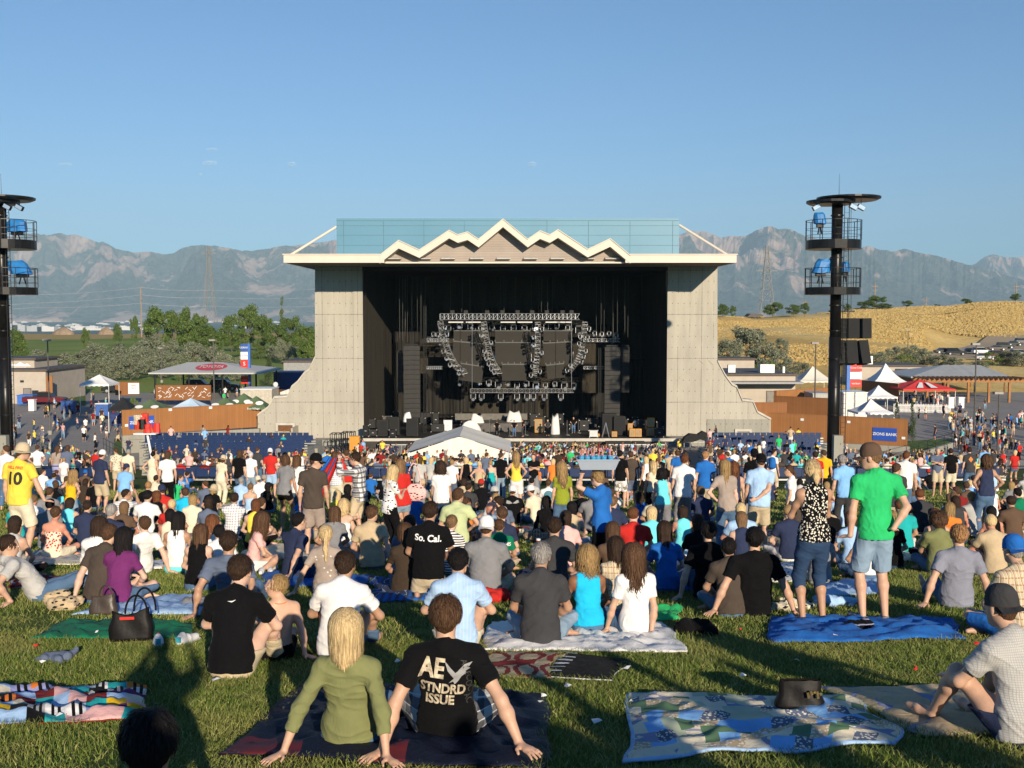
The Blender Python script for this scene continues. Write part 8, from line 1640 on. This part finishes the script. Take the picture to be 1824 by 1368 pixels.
for q, fn, lb, sd in (([(118, 1108), (345, 1115), (342, 1138), (52, 1142)], C_('dark green'), 'dark green blanket under the black tote bag', 12), ([(235, 1066), (366, 1066), (356, 1097), (128, 1098)], C_('light blue'), 'pale blue sheet under the woman in purple', 13), ([(20, 1034), (160, 1030), (165, 1046), (10, 1050)], C_('dark red', 'thin'), 'red patterned blanket under the lying man', 14), ([(470, 1022), (672, 1030), (640, 1050), (468, 1046)], C_('blue'), 'shiny blue sheet under the woman in taupe', 15), ([(650, 1028), (815, 1038), (795, 1072), (672, 1075)], C_('blue', 'plaid'), 'blue plaid blanket under the crouching man', 16), ([(262, 1002), (475, 998), (480, 1012), (250, 1016)], C_('white', 'thin'), 'white blanket under the woman in the white tank top', 17), ([(60, 984), (150, 984), (152, 1006), (45, 1006)], C_('light grey'), 'pale grey blanket under the sunburnt woman', 18), ([(140, 921), (186, 920), (182, 929), (132, 928)], C_('gold', 'motif'), 'yellow blanket at the feet of the man in navy', 19), ([(600, 984), (705, 984), (695, 1000), (596, 998)], C_('grey'), 'grey blanket under the man in tan', 20), ([(1120, 975), (1240, 973), (1240, 992), (1110, 996)], C_('light blue', 'floral'), 'pale blue flowered sheet among the crowd at right', 21), ([(1270, 1010), (1425, 1004), (1435, 1038), (1240, 1042)], C_('white', 'motif'), 'white printed sheet behind the balding man in black', 22), ([(1180, 1040), (1290, 1036), (1300, 1052), (1180, 1056)], C_('blue'), 'blue blanket under the woman in royal blue', 23), ([(1470, 1040), (1570, 1036), (1575, 1060), (1465, 1066)], C_('light blue'), 'pale blue towel behind the two people standing at right', 24), ([(1745, 968), (1810, 968), (1815, 985), (1740, 988)], C_('pink', 'motif'), 'pink towel at the right edge', 25), ([(1150, 1086), (1212, 1082), (1215, 1106), (1140, 1112)], C_('green'), 'green cloth beside the woman in white', 26), ([(920, 1020), (990, 1018), (1000, 1040), (915, 1042)], C_('navy'), 'navy blanket behind the grey haired man', 27), ([(1190, 940), (1320, 936), (1330, 950), (1180, 955)], C_('navy', 'motif'), 'navy picnic blanket in the middle of the crowd', 28), ([(1250, 962), (1420, 958), (1430, 975), (1240, 980)], C_('tan', 'motif'), 'tan patterned blanket in the middle of the crowd', 29), ([(1540, 930), (1620, 928), (1625, 940), (1530, 944)], C_('red'), 'red blanket behind the man in green', 30), ([(940, 955), (1010, 950), (1015, 962), (930, 968)], C_('pale green'), 'pale green blanket beside the knitted bag', 31), ([(1140, 915), (1260, 912), (1260, 922), (1130, 926)], C_('slate'), 'slate blanket beyond the vendor', 32), ([(700, 905), (760, 903), (765, 912), (695, 915)], C_('cream'), 'cream blanket behind the crouching man', 33), ([(320, 950), (440, 946), (450, 958), (310, 962)], C_('taupe'), 'brown blanket in the left crowd', 34)):
    blanket(q, fn, lb, n=(30, 14), wr=.07, sc=3.0, seed=sd)
# crumpled things and bags
def lump(px, py, w, h, mt, label, cat, name, seed=1, d=.6, lay=9):
    b = gpt(px, py); k = b.y/F_PX; W, H_ = w*k, h*k; g = np.random.RandomState(seed); pr = []
    for i in range(lay): a = g.rand()*3.1; c = V((g.rand()-.5)*W*.6, (g.rand()-.5)*W*d*.6, H_*(.2+.4*g.rand())); u = V(math.cos(a), math.sin(a)*.6, g.rand()*.5-.2); L = W*(.12+.15*g.rand()); r0 = H_*(.22+.22*g.rand()); pr.append(('rc', c-u*L, c+u*L, r0, r0*.6, .02))
    h_ = max(.008, W/45); v, f = blob(pr, h_, h_*.7, 40, seed, floor=lambda x, y: -LAWNS*y+.004); ob = arr_mesh(name, v, f, [mt]); ob.location = b; return tag(ob, label, cat)
lump(118, 1086, 72, 36, cloth('tan', 'motif'), 'crumpled tan and brick red blanket on the grass', 'blanket', 'crumpled_blanket', 2); lump(102, 1180, 74, 26, cloth('slate'), 'crumpled dark grey jacket lying on the grass', 'jacket', 'crumpled_jacket', 3); lump(886, 1074, 52, 30, cloth('red'), 'bright red jacket heaped beside the broad man in grey', 'jacket', 'crumpled_jacket', 4); lump(345, 1082, 42, 24, cloth('grey'), 'grey cap and pink cloth on the pale blue sheet', 'cap', 'crumpled_hat', 5); lump(1236, 1130, 74, 32, cloth('black'), 'black jacket and bag heaped on the grass right of the white sheet', 'jacket', 'crumpled_jacket', 6); lump(955, 966, 50, 24, cloth('brown', 'tartan'), 'brown knitted bag with green lining on the pale green blanket', 'bag', 'knitted_bag', 7); lump(937, 955, 24, 18, cloth('cream'), 'small white cloth bag beside the knitted bag', 'bag', 'cloth_bag', 8); lump(1405, 1086, 90, 22, cloth('cream', 'motif'), 'heap of patterned towels beside the balding man in black', 'towels', 'towel_heap', 9); lump(1490, 1080, 90, 24, cloth('light blue'), 'crumpled pale blue towel behind the flowered top', 'towels', 'towel_heap', 10); lump(1527, 1126, 56, 28, cloth('black', 'thin'), 'black and yellow backpack on the blue sheet', 'backpack', 'backpack', 11); lump(1245, 955, 46, 20, cloth('dark red'), 'dark red jacket in the middle of the crowd', 'jacket', 'crumpled_jacket', 12); lump(1240, 1010, 40, 18, cloth('light grey'), 'pale grey cloth beside the thick haired man', 'jacket', 'crumpled_jacket', 13); lump(1513, 1275, 40, 14, cloth('dark red'), 'dark red cloth tucked under the black handbag', 'cloth', 'folded_cloth', 14)
LEA = mat('black_leather', (.009, .008, .008), .5, .2, 3, bump=.1, spec=.15); BRL = mat('brown_leather', (.06, .045, .035), .4, .3, 5, bump=.15, spec=.4); GLD = mat('gold_metal', (.7, .5, .2), .25, .1, 5, metal=.9)
def tote(px, py, w, h, d, mt, label, handles=2, seed=1, rz=0.0, gold=False, tag_=False):
    b = gpt(px, py); k = b.y/F_PX; W, H_ = w*k/2, h*k; r_ = tag(empty('handbag', b+Vector((0, 0, .03)), rz), label, 'bag'); g = random.Random(seed); n, L_ = 28, 9; pts = []
    for j in range(L_):
        t_ = j/(L_-1)
        for i in range(n):
            a = 2*math.pi*i/n; cx_, sy_ = math.cos(a), math.sin(a); q = 1/max(abs(cx_), abs(sy_))**.75; wx = W*(1-.22*t_)*(1+.05*math.sin(3*t_*3+seed)); dy = d*.5*(1-.62*t_)*(1+.18*math.sin(5*a+4*t_+seed)*t_*(1-t_)*3); x = cx_*q*wx*.9; pts.append((x, sy_*q*dy*.9, -LAWNS*sy_*dy*(1-t_)+H_*t_*(.93+.07*math.cos(x/W*3+seed))-.10*H_*t_**6*abs(math.cos(x/W*2.2))+g.uniform(-.003, .003)))
    m = MB(); m.poly(pts, [(j*n+i, j*n+(i+1) % n, (j+1)*n+(i+1) % n, (j+1)*n+i) for j in range(L_-1) for i in range(n)]+[tuple(range(n-1, -1, -1))]); m.build('bag_body', mt, r_, True)
    for s in range(handles):
        m = MB(); y = (-.04, .05)[s]; ph = (0, .25)[s]; m.path([(W*(.25+ph+.42*math.cos(a)), y, H_*.85+H_*(.55+.15*s)*math.sin(a)) for a in np.linspace(0, math.pi, 14)], .010, 6); m.build('handle', mt, r_)
    if gold: m = MB(); [m.tube((W*(.2+.11*i), -d*.5-.003, H_*(.62+.05*(i % 2))), (W*(.24+.11*i), -d*.5-.01, H_*(.45+.1*(i % 3))), .010, n=6) for i in range(5)]; m.build('gold_chain', GLD, r_)
    if tag_: m = MB(); m.box(-W*.35, -d*.42-.012, H_*.70, W*.2, -d*.42-.002, H_*.78); m.build('red_label', SRD, r_)
tote(234, 1146, 92, 60, .16, LEA, 'big black shiny tote bag with looped handles on the dark green blanket', 2, 4, .12, tag_=True); tote(185, 1098, 58, 38, .16, BRL, 'brown leather purse behind the black tote bag', 1, 5); tote(1424, 1268, 100, 58, .16, LEA, 'black handbag with gold chain between the quilt and the beige blanket', 0, 6, -.1, gold=True)
for px, py, lb in ((282, 1150, 'left'), (333, 1147, 'right')):
    b = gpt(px, py); pr = [('rc', V(0, -.09, .05), V(0, .0, .055), .048, .042, .02), ('rc', V(0, 0, .045), V(.0, .14, .03), .042, .034, .02), ('rc', V(0, -.09, .08), V(0, -.07, .10), .036, .032, .02)]; v, f = blob(pr, .007, 0, floor=lambda x, y: -LAWNS*y); r_ = tag(empty('sneaker', b, .3 if px < 300 else -.3), '%s sneaker of the white pair standing on the grass' % lb, 'shoe', 'pair of white sneakers'); arr_mesh('shoe_body', v, f, [cloth('white')], None, r_); m = MB(); m.box(-.042, -.14, .0, .042, .17, .022); m.build('sole', cloth('light grey'), r_, bevel=.01); m = MB(); m.box(-.025, -.142, .05, .025, -.128, .10); m.build('heel_patch', mat('aqua_patch', (.05, .35, .45), .5), r_)
def bagstrap(i, mt, label, dx, dz, w=.3, h=.3, name='shoulder_bag'):
    r = next(q for q in rows if q['label'].startswith(i)); RZ = Matrix.Rotation(r['yaw'], 4, 'Z'); c = Vector(r['root'].location)+RZ@(Vector(r['J']['pel'])+Vector((dx, -.02, dz))); pr = [('rc', V(-w*.25, 0, 0), V(w*.25, 0, 0), h*.45, h*.45, .05, {'flat': (V(0, 1, 0), .5)}), ('rc', V(-w*.2, 0, h*.3), V(w*.2, 0, h*.3), h*.25, h*.25, .05, {'flat': (V(0, 1, 0), .5)})]; v, f = blob(pr, .015, .006, 30, 4); b_ = tag(empty(name, c), label, 'bag'); arr_mesh('bag_body', v, f, [mt], None, b_); m = MB(); m.path([(math.cos(a)*w*.35, 0, h*.4+math.sin(a)*.42) for a in np.linspace(0, math.pi, 10)], .012, 5); m.build('strap', mt, b_)
bagstrap('woman in white t-shirt and jeans', mat('orange_brown_leather', (.42, .17, .04), .45), 'orange brown leather bag hanging from a shoulder', -.22, .0, .34, .40); bagstrap('woman in red and white top', cloth('pink', 'motif'), 'pink patterned handbag carried on an arm', .22, .12, .34, .32)
r = next(q for q in rows if q['label'].startswith('man in white t-shirt wearing')); c = Vector(r['root'].location)+Vector(r['J']['mid'])+Vector((-.05, -.16, .05)); v, f = blob([('rc', V(0, 0, -.1), V(0, 0, .12), .14, .12, .05)], .03, .005, 20, 2); bp = arr_mesh('backpack', v, f, [cloth('blue')]); bp.location = c; tag(bp, 'blue backpack on the man in white right of the black cap', 'backpack')
for k, (px, py) in enumerate(((959, 972), (1262, 938), (1497, 925), (1150, 968), (700, 1002))): b = gpt(px, py); m = MB(); m.lathe([(.032, 0), (.045, .12), (.046, .125)], (0, 0, .01), 14); o = m.build('paper_cup', SWH, None, True, loc=b); m = MB(); m.lathe([(.0385, .05), (.0425, .09)], (0, 0, .0105), 14); m.build('red_band', SRD, o); tag(o, '%s white and red paper cup from the left on the lawn' % ORD_[{700: 0, 959: 1, 1150: 2, 1262: 3, 1497: 4}[px]], 'paper cup', 'paper cups on the lawn')
# people just behind the camera: the photographer and standing neighbours whose shadows fall into view
for x, Y, H, kw, lb in ((0.0, -.42, 1.84, dict(arms='face', bulk=1.3, wide=1.12), 'photographer standing behind the camera with raised hands'), (3.3, -1.6, 1.8, {}, 'person in white standing behind the camera to its right'), (4.9, -1.2, 1.75, dict(arms='hip'), 'person in grey standing behind at far right, hands on hips'), (6.1, -2.8, 1.8, {}, 'person in navy standing farther behind at right'), (2.5, -2.6, 1.7, {}, 'person in green standing behind the one in white'), (-1.7, .3, 1.5, dict(arms='fold'), 'child in red standing behind at the left'), (4.0, -.9, 1.78, {}, 'tall person in dark clothes standing behind, right of the camera'), (2.6, -.9, 1.6, dict(arms='hip'), 'short person standing near the camera with hands on hips'), (5.7, -.8, 1.7, {}, 'person in dark blue standing behind at far right')):
    p, J = make_person('S', 'm', H, 's', 'brown', 'tee', {'ph': 'grey'}.get(lb[:2], 'charcoal') if 'white' not in lb[:16] else 'white', 'jeans', 'denim', h=.03, o=kw, seed=3); place(p, x, Y); tag(p, lb, 'person')
p, J = make_person('N', 'm', 1.66, 's', 'black', 'tee', 'black', 'jeans', 'denim', h=.010, o={'hyaw': 14}, seed=9, nstr=900, tone=2); place(p, (240-CX)/F_PX*3.25, 3.22, z=at(247, 1287, 3.25).z-(J['hc'][2]+.118*J['k'])); tag(p, 'black haired head in shadow at the bottom edge, seen from behind', 'person')
# sunburnt lawn folk beside them are done; now the grass itself
def inquad(x, y, q):
    c = np.ones(len(x), bool); s0 = None
    for i in range(4): (x0, y0), (x1, y1) = q[i], q[(i+1) % 4]; cr_ = (x1-x0)*(y-y0)-(y1-y0)*(x-x0); c &= cr_ < -.05*math.hypot(x1-x0, y1-y0)
    return c
gr = np.random.RandomState(4)
def grass(D0, D1, dens, hgt, wid, name, two):
    A = .98*(D1*D1-D0*D0)/2+6*(D1-D0); n = int(A*dens); y = np.sqrt(D0*D0+(D1*D1-D0*D0)*gr.rand(n)); x = (gr.rand(n)-.5)*(.98*y+6); keep = np.ones(n, bool)
    for q in BLK: keep &= ~inquad(x, y, q)
    pt = np.sin(x*1.3+2*np.sin(y*.9)+1.1*np.sin(y*2.7))*np.sin(y*1.15+1.7*np.sin(x*1.6)+.8*np.sin(x*3.9)); keep &= gr.rand(n) > np.clip((pt-.42)*1.6, 0, .72); x, y = x[keep], y[keep]; n = len(x); cl = np.sin(x*2.1+1.3*np.sin(y*1.7))*np.sin(y*2.6+1.1*np.sin(x*2.3)); h = hgt*(.55+.7*gr.rand(n))*(1+.28*cl); a = gr.rand(n)*6.28; ln = hgt*(.3+.9*gr.rand(n)); la = gr.rand(n)*6.28+.8*np.sin(x*3+y); dx, dy = np.cos(a)*wid, np.sin(a)*wid; lx, ly = np.cos(la)*ln, np.sin(la)*ln; z = -LAWN0-LAWNS*y
    B = np.stack([x, y, z-.005], 1); W = np.stack([dx, dy, 0*dx], 1); M1 = B+np.stack([lx*.35, ly*.35, h*.6], 1); T = B+np.stack([lx, ly, h], 1)
    if two: v = np.stack([B-W, B+W, M1+W*.8, M1-W*.8, T+W*.12, T-W*.12], 1).reshape(-1, 3); k = np.arange(n)*6; f = np.concatenate([np.stack([k, k+1, k+2, k+3], 1), np.stack([k+3, k+2, k+4, k+5], 1)])
    else: v = np.stack([B-W, B+W, T+W*.2, T-W*.2], 1).reshape(-1, 3); f = np.arange(4*n).reshape(n, 4)
    o = arr_mesh('grass', v, f, [GRM], None, None, False); o['kind'] = 'stuff'; o['label'] = 'short green lawn grass with straw coloured tips'; o['category'] = 'grass'
t = NT('grass_blade'); g_ = t.node('ShaderNodeNewGeometry'); c = t.ramp(g_.outputs['Random Per Island'], [(0, (.070, .115, .018)), (.42, (.13, .185, .03)), (.82, (.22, .26, .055)), (1, (.44, .39, .16))]); nz = t.noise(g_.outputs['Position'], .9, 4, .6); c = t.mix(t.ramp(nz.outputs[0], [(.45, (0, 0, 0)), (.7, (.55, .55, .55))]), c, (.36, .31, .11)); GRM = t.done(c, .6, spec=.25)
grass(4.6, 10, 4200, .045, .0028, 'a', True); grass(10, 16, 1500, .045, .0045, 'b', False); grass(16, 27, 420, .05, .008, 'c', False); grass(27, 47, 130, .06, .014, 'd', False)

gl = random.Random(77); m = MB()
for k in range(70):
    px, py = gl.uniform(20, 1800), gl.uniform(930, 1320); b = gpt(px, py); r0 = gl.uniform(.012, .035); mt = gl.choice([SWH, SWH, CRM, SRD, mat('clear_cup', (.6, .62, .65), .3)]); M_ = Matrix.Translation(b+Vector((0, 0, .045))) @ Matrix.Rotation(gl.uniform(0, 6), 4, 'Z') @ Matrix.Rotation(gl.uniform(-.6, .6), 4, 'X'); m.poly([M_@Vector(q) for q in ((-r0, -r0*.6, 0), (r0*.9, -r0*.7, .008), (r0*1.1, r0*.6, -.004), (-r0*.7, r0*.8, .01), (0, 0, .018))], [(0, 1, 4), (1, 2, 4), (2, 3, 4), (3, 0, 4), (3, 2, 1, 0)], mt)
tag(m.build('litter', None), 'scattered paper scraps and wrappers on the lawn', 'litter', kind='stuff')

# dry grass tufts on the golden hill
n = 60000; D = np.sqrt(235**2+(505**2-235**2)*gr.rand(n)); px = 1255+720*gr.rand(n); x = (px-CX)/F_PX*D; z = np.array([zg(a, b) for a, b in zip(x, D)]); nz_ = np.array([mnoise.noise(Vector((a*.02, b*.012, 3))) for a, b in zip(x, D)]); kp = (nz_ > -.25) & ~((px+70*nz_ > 1650) & (D+90*nz_ < 385)); x, D, z, nz_ = x[kp], D[kp], z[kp], nz_[kp]; n = len(x); h = (.12+.30*gr.rand(n))*(1+1.3*nz_); w = .16+.34*gr.rand(n); a = gr.rand(n)*.8-.4; dx, dy = np.cos(a)*w, np.sin(a)*w
B = np.stack([x, D, z-.4], 1); W = np.stack([dx, dy, 0*dx], 1); T = B+np.stack([gr.randn(n)*.3, gr.randn(n)*.3, h+.42], 1); v = np.stack([B-W, B+W, T+W*.35, T-W*.5], 1).reshape(-1, 3); t = NT('dry_tufts'); g_ = t.node('ShaderNodeNewGeometry'); DT = t.done(t.ramp(g_.outputs['Random Per Island'], [(0, (.26, .18, .07)), (.3, (.37, .26, .10)), (.8, (.50, .37, .16)), (1, (.19, .16, .07))]), .9, spec=.05)
o = arr_mesh('dry_grass', v, np.arange(4*n).reshape(n, 4), [DT], None, None, False); tag(o, 'dry golden grass tufts covering the hill', 'grass', kind='stuff')
# ---------------------------------------------------------------- the rest of the crowd
g = random.Random(21); ARC = []
for i, (ps, sx, hr, tp, bt, kw) in enumerate((('C', 'm', 's', 'tee', 'jeans', {}), ('C', 'f', 'l', 'tee', 'jeans', {}), ('C', 'f', 'm', 'tank', 'jeans', {}), ('K', 'm', 's', 'tee', 'shorts', {}), ('S', 'm', 's', 'tee', 'shorts', {}), ('S', 'f', 'l', 'tee', 'jeans', {}), ('S', 'm', 's', 'tee', 'jeans', {'arms': 'hip'}), ('S', 'f', 'm', 'tank', 'short', {'arms': 'fold'}), ('W', 'm', 's', 'tee', 'shorts', {}), ('S', 'm', 's', 'tee', 'jeans', {'arms': ('up', 'down')}))):
    for hh in (.03, .055):
        o, J = make_person(ps, sx, 1.76 if sx == 'm' else 1.65, hr, 'brown', tp, 'red', bt, 'denim', h=hh, single=True, seed=i+50, o=dict(kw, slope=0 if ps == 'W' else 1)); me = o.data; mi = np.zeros(len(me.polygons), np.int32); me.polygons.foreach_get('material_index', mi); v = np.zeros(len(me.vertices)*3, np.float32); me.vertices.foreach_get('co', v); f = np.zeros(len(me.loops), np.int32); me.loops.foreach_get('vertex_index', f); ARC.append((o, me, v.reshape(-1, 3), f.reshape(-1, 4), mi, ps, sx, hr, tp)) if True else 0
        bpy.data.objects.remove(o)
TOPC = ['white', 'white', 'light grey', 'black', 'black', 'black', 'charcoal', 'charcoal', 'navy', 'navy', 'dark brown', 'grey brown', 'red', 'blue', 'sky blue', 'light blue', 'yellow', 'pink', 'green', 'teal', 'grey', 'brown', 'cream', 'tan', 'turquoise', 'dark red', 'slate']; HRC = ['brown', 'dark brown', 'dark brown', 'black', 'blond', 'dark blond', 'light brown', 'auburn', 'grey']; BTC = ['denim', 'khaki', 'black', 'pale denim', 'dark denim', 'white', 'charcoal']
def extra(a, px, D, where, grp, yaw=0.0, z=None, top=None):
    o_, me, v, f, mi, ps, sx, hr, tp = a; tc, hc_ = top or g.choice(TOPC), g.choice(HRC); ob = bpy.data.objects.new('person', me); COL.objects.link(ob)
    for k, mt in enumerate((skin(g.choice([0, 1, 1, 2, 4])), cloth(tc), cloth(g.choice(BTC)), hairm(hc_))): ob.material_slots[k].link = 'OBJECT'; ob.material_slots[k].material = mt
    x = (px-CX)/F_PX*D; place(ob, x, D, yaw, z); s_ = g.uniform(.93, 1.05); ob.scale = (s_*g.uniform(.95, 1.12), s_, s_)
    tag(ob, '%s haired %s %s in %s, %s' % (hc_, {'C': 'seated', 'K': 'seated', 'S': 'standing', 'W': 'walking'}[ps], 'man' if sx == 'm' else 'woman', tc+' '+TOPN[tp], where), 'person', grp); PEOPLE.append([dict(x=px, label=''), ob, D])
SIT = [a for k, a in enumerate(ARC) if a[5] in 'CK' and k % 2 == 0]; STD = [a for k, a in enumerate(ARC) if a[5] in 'SW' and k % 2 == 0]
occ = [((r['x'] if isinstance(r, dict) else 0), D) for r, _, D in PEOPLE]
n_ = 0
while n_ < 88:
    D = g.uniform(14.5, 24) if n_ >= 42 else g.uniform(23, 46); px = g.uniform(-20, 1850)
    if any(abs(px-a)*min(D, b)/F_PX < .55 and abs(D-b) < 1.1 for a, b in occ): continue
    occ.append((px, D)); n_ += 1; extra(g.choice(SIT) if D < 27 or g.random() < .93 else g.choice(STD[:4]), px, D, '%s lawn' % ('left' if px < 600 else 'middle' if px < 1200 else 'right'), 'people on the lawn')
for px, D in ((112, 136), (121, 138), (136, 139), (152, 131), (163, 130), (168, 137), (178, 133), (23, 118), (47, 112), (72, 118), (165, 152), (186, 146), (200, 133), (225, 107), (214, 128), (398, 99), (404, 98.5), (417, 98), (335, 100), (1640, 137), (1652, 137), (1683, 139), (1705, 139), (1713, 140), (1748, 136), (1757, 150), (1773, 128), (1779, 129), (1804, 127), (1670, 117), (1733, 120), (1510, 104), (1588, 98.5), (1416, 104), (1428, 104), (1438, 104), (1465, 104)):
    extra(g.choice(STD[:5]), px, D, '%s plaza' % ('left' if px < 900 else 'right'), 'people on the plaza', g.choice([0, 1.5, 3.1, -1.5]))
for px, Y, c in ((540, 107.2, 'yellow'), (680, 106.5, 'yellow'), (1212, 109, 'yellow'), (1348, 106, 'yellow'), (563, 107.4, 'tan'), (645, 106.8, 'sky blue')): extra(STD[0], px, Y, 'below the stage', 'guards in front of the stage', 3.1, z=-14.0, top=c)
for px, Y, c in ((885, 112.6, 'black'), (916, 113, 'black'), (932, 112.7, 'black'), (976, 113.4, 'charcoal'), (1133, 115, 'grey'), (1022, 116, 'black')): extra(STD[2], px, Y, 'on the stage', 'stage hands', g.choice([0, 1.5, 3.1]), z=ZS, top=c)
for k in range(18):
    px, Y = g.uniform(40, 1780), g.uniform(15, 36); cn = g.choice(['blue', 'cream', 'red', 'grey', 'light blue', 'taupe', 'navy', 'white', 'dark green']); a = HZ+F_PX*(LAWN0/Y+LAWNS); w = F_PX/Y*.85; h_ = F_PX/Y*.075
    blanket([(px-w*.9, a-h_), (px+w*.9, a-h_), (px+w, a+h_), (px-w, a+h_)], C_(cn, g.choice([None, 'plaid', 'motif'])), '%s blanket spread among the seated crowd, near the %s' % (cn, ('left edge', 'left', 'middle', 'right', 'right edge')[int(px/365)]), n=(20, 12), wr=.06, sc=3, seed=k+60)
seen = {}
for o in bpy.context.scene.objects:
    if o.parent is None and o.get('category') == 'blanket': seen.setdefault(o['label'], []).append(o)
for lb, L_ in seen.items():
    for i, o in enumerate(sorted(L_, key=lambda o: o.location.x/o.location.y)):
        if len(L_) > 1: o['label'] = lb+', %s from left' % ORD_[i]
# everybody beyond, as one mass: seats, pit and far plaza
SL = [skin(1), skin(2)]+[cloth(c) for c in TOPC]+[cloth(c) for c in BTC]+[hairm(c) for c in HRC]; LO = [a for k, a in enumerate(ARC) if k % 2 == 1]; V_, F_, I_ = [], [], []; tot = 0
def add(a, px, D, yaw=0.0, z=None, dz=0.0):
    global tot
    _, me, v, f, mi, ps, sx, hr, tp = a; s_ = g.uniform(.92, 1.06); c, s2 = math.cos(yaw)*s_, math.sin(yaw)*s_; x = (px-CX)/F_PX*D; zz_ = (zg(x, D) if z is None else z)+dz; w = np.stack([v[:, 0]*c-v[:, 1]*s2+x, v[:, 0]*s2+v[:, 1]*c+D, v[:, 2]*s_+zz_], 1); sl = np.array([g.choice([0, 0, 1]), 2+g.randrange(len(TOPC)), 2+len(TOPC)+g.randrange(len(BTC)), 2+len(TOPC)+len(BTC)+g.randrange(len(HRC))]); V_.append(w); F_.append(f+tot); I_.append(sl[mi]); tot += len(v)
LS = [a for a in LO if a[5] in 'CK']; LT = [a for a in LO if a[5] in 'SW']
for k in range(20):
    Y = 51+k*2.6
    for bi, (p0, p1, den) in enumerate(((-60, 175, .42), (262, 545, .5 if k < 11 else .10), (570, 900, .62), (930, 1230, .66), (1260, 1465, .5 if k < 14 else .12), (1510, 1800, .58))):
        n = int((p1-p0)/F_PX*Y/.56)
        for i in range(n):
            if g.random() < den: 
                px = p0+(p1-p0)*(i+.5)/n
                if g.random() < .8: add(g.choice(LS), px, Y+.25, g.gauss(0, .25), dz=.42+(RISE(k) if bi in (1, 4) else 0))
                else: add(g.choice(LT), px, Y-.4, g.gauss(0, .3), dz=(RISE(k) if bi in (1, 4) else 0))
for _ in range(330): add(g.choice(LT), g.choice([g.uniform(900, 1085), g.uniform(620, 1190)]), g.uniform(97, 106.5), g.gauss(0, .3), z=-14.05)
for _ in range(90): add(g.choice(LT), g.uniform(1690, 1880), g.uniform(103, 132), g.uniform(-3, 3))
for _ in range(35): add(g.choice(LT), g.uniform(0, 215), g.uniform(100, 150), g.uniform(-3, 3))
for _ in range(30): add(g.choice(LT), g.uniform(1590, 1700), g.uniform(150, 158), g.uniform(-3, 3))
for _ in range(26): add(g.choice(LT), g.uniform(275, 440), g.uniform(150, 172), g.uniform(-3, 3))
cw = arr_mesh('crowd', np.concatenate(V_), np.concatenate(F_), SL, np.concatenate(I_)); tag(cw, 'packed crowd in the blue seats, the pit and the far plazas', 'crowd', kind='stuff')
# labels: whoever still shares one gets his rank among those alike
seen = {}
for o in bpy.context.scene.objects:
    if o.parent is None and o.get('category') == 'person': seen.setdefault(o['label'], []).append(o)
for lb, L_ in seen.items():
    if len(L_) > 1:
        L_.sort(key=lambda o: o.matrix_world.translation.x/max(1, o.location.y) if False else o.location.x/max(1, o.location.y))
        for i, o in enumerate(L_): o['label'] = lb+', '+ORD_[i]+' from left'
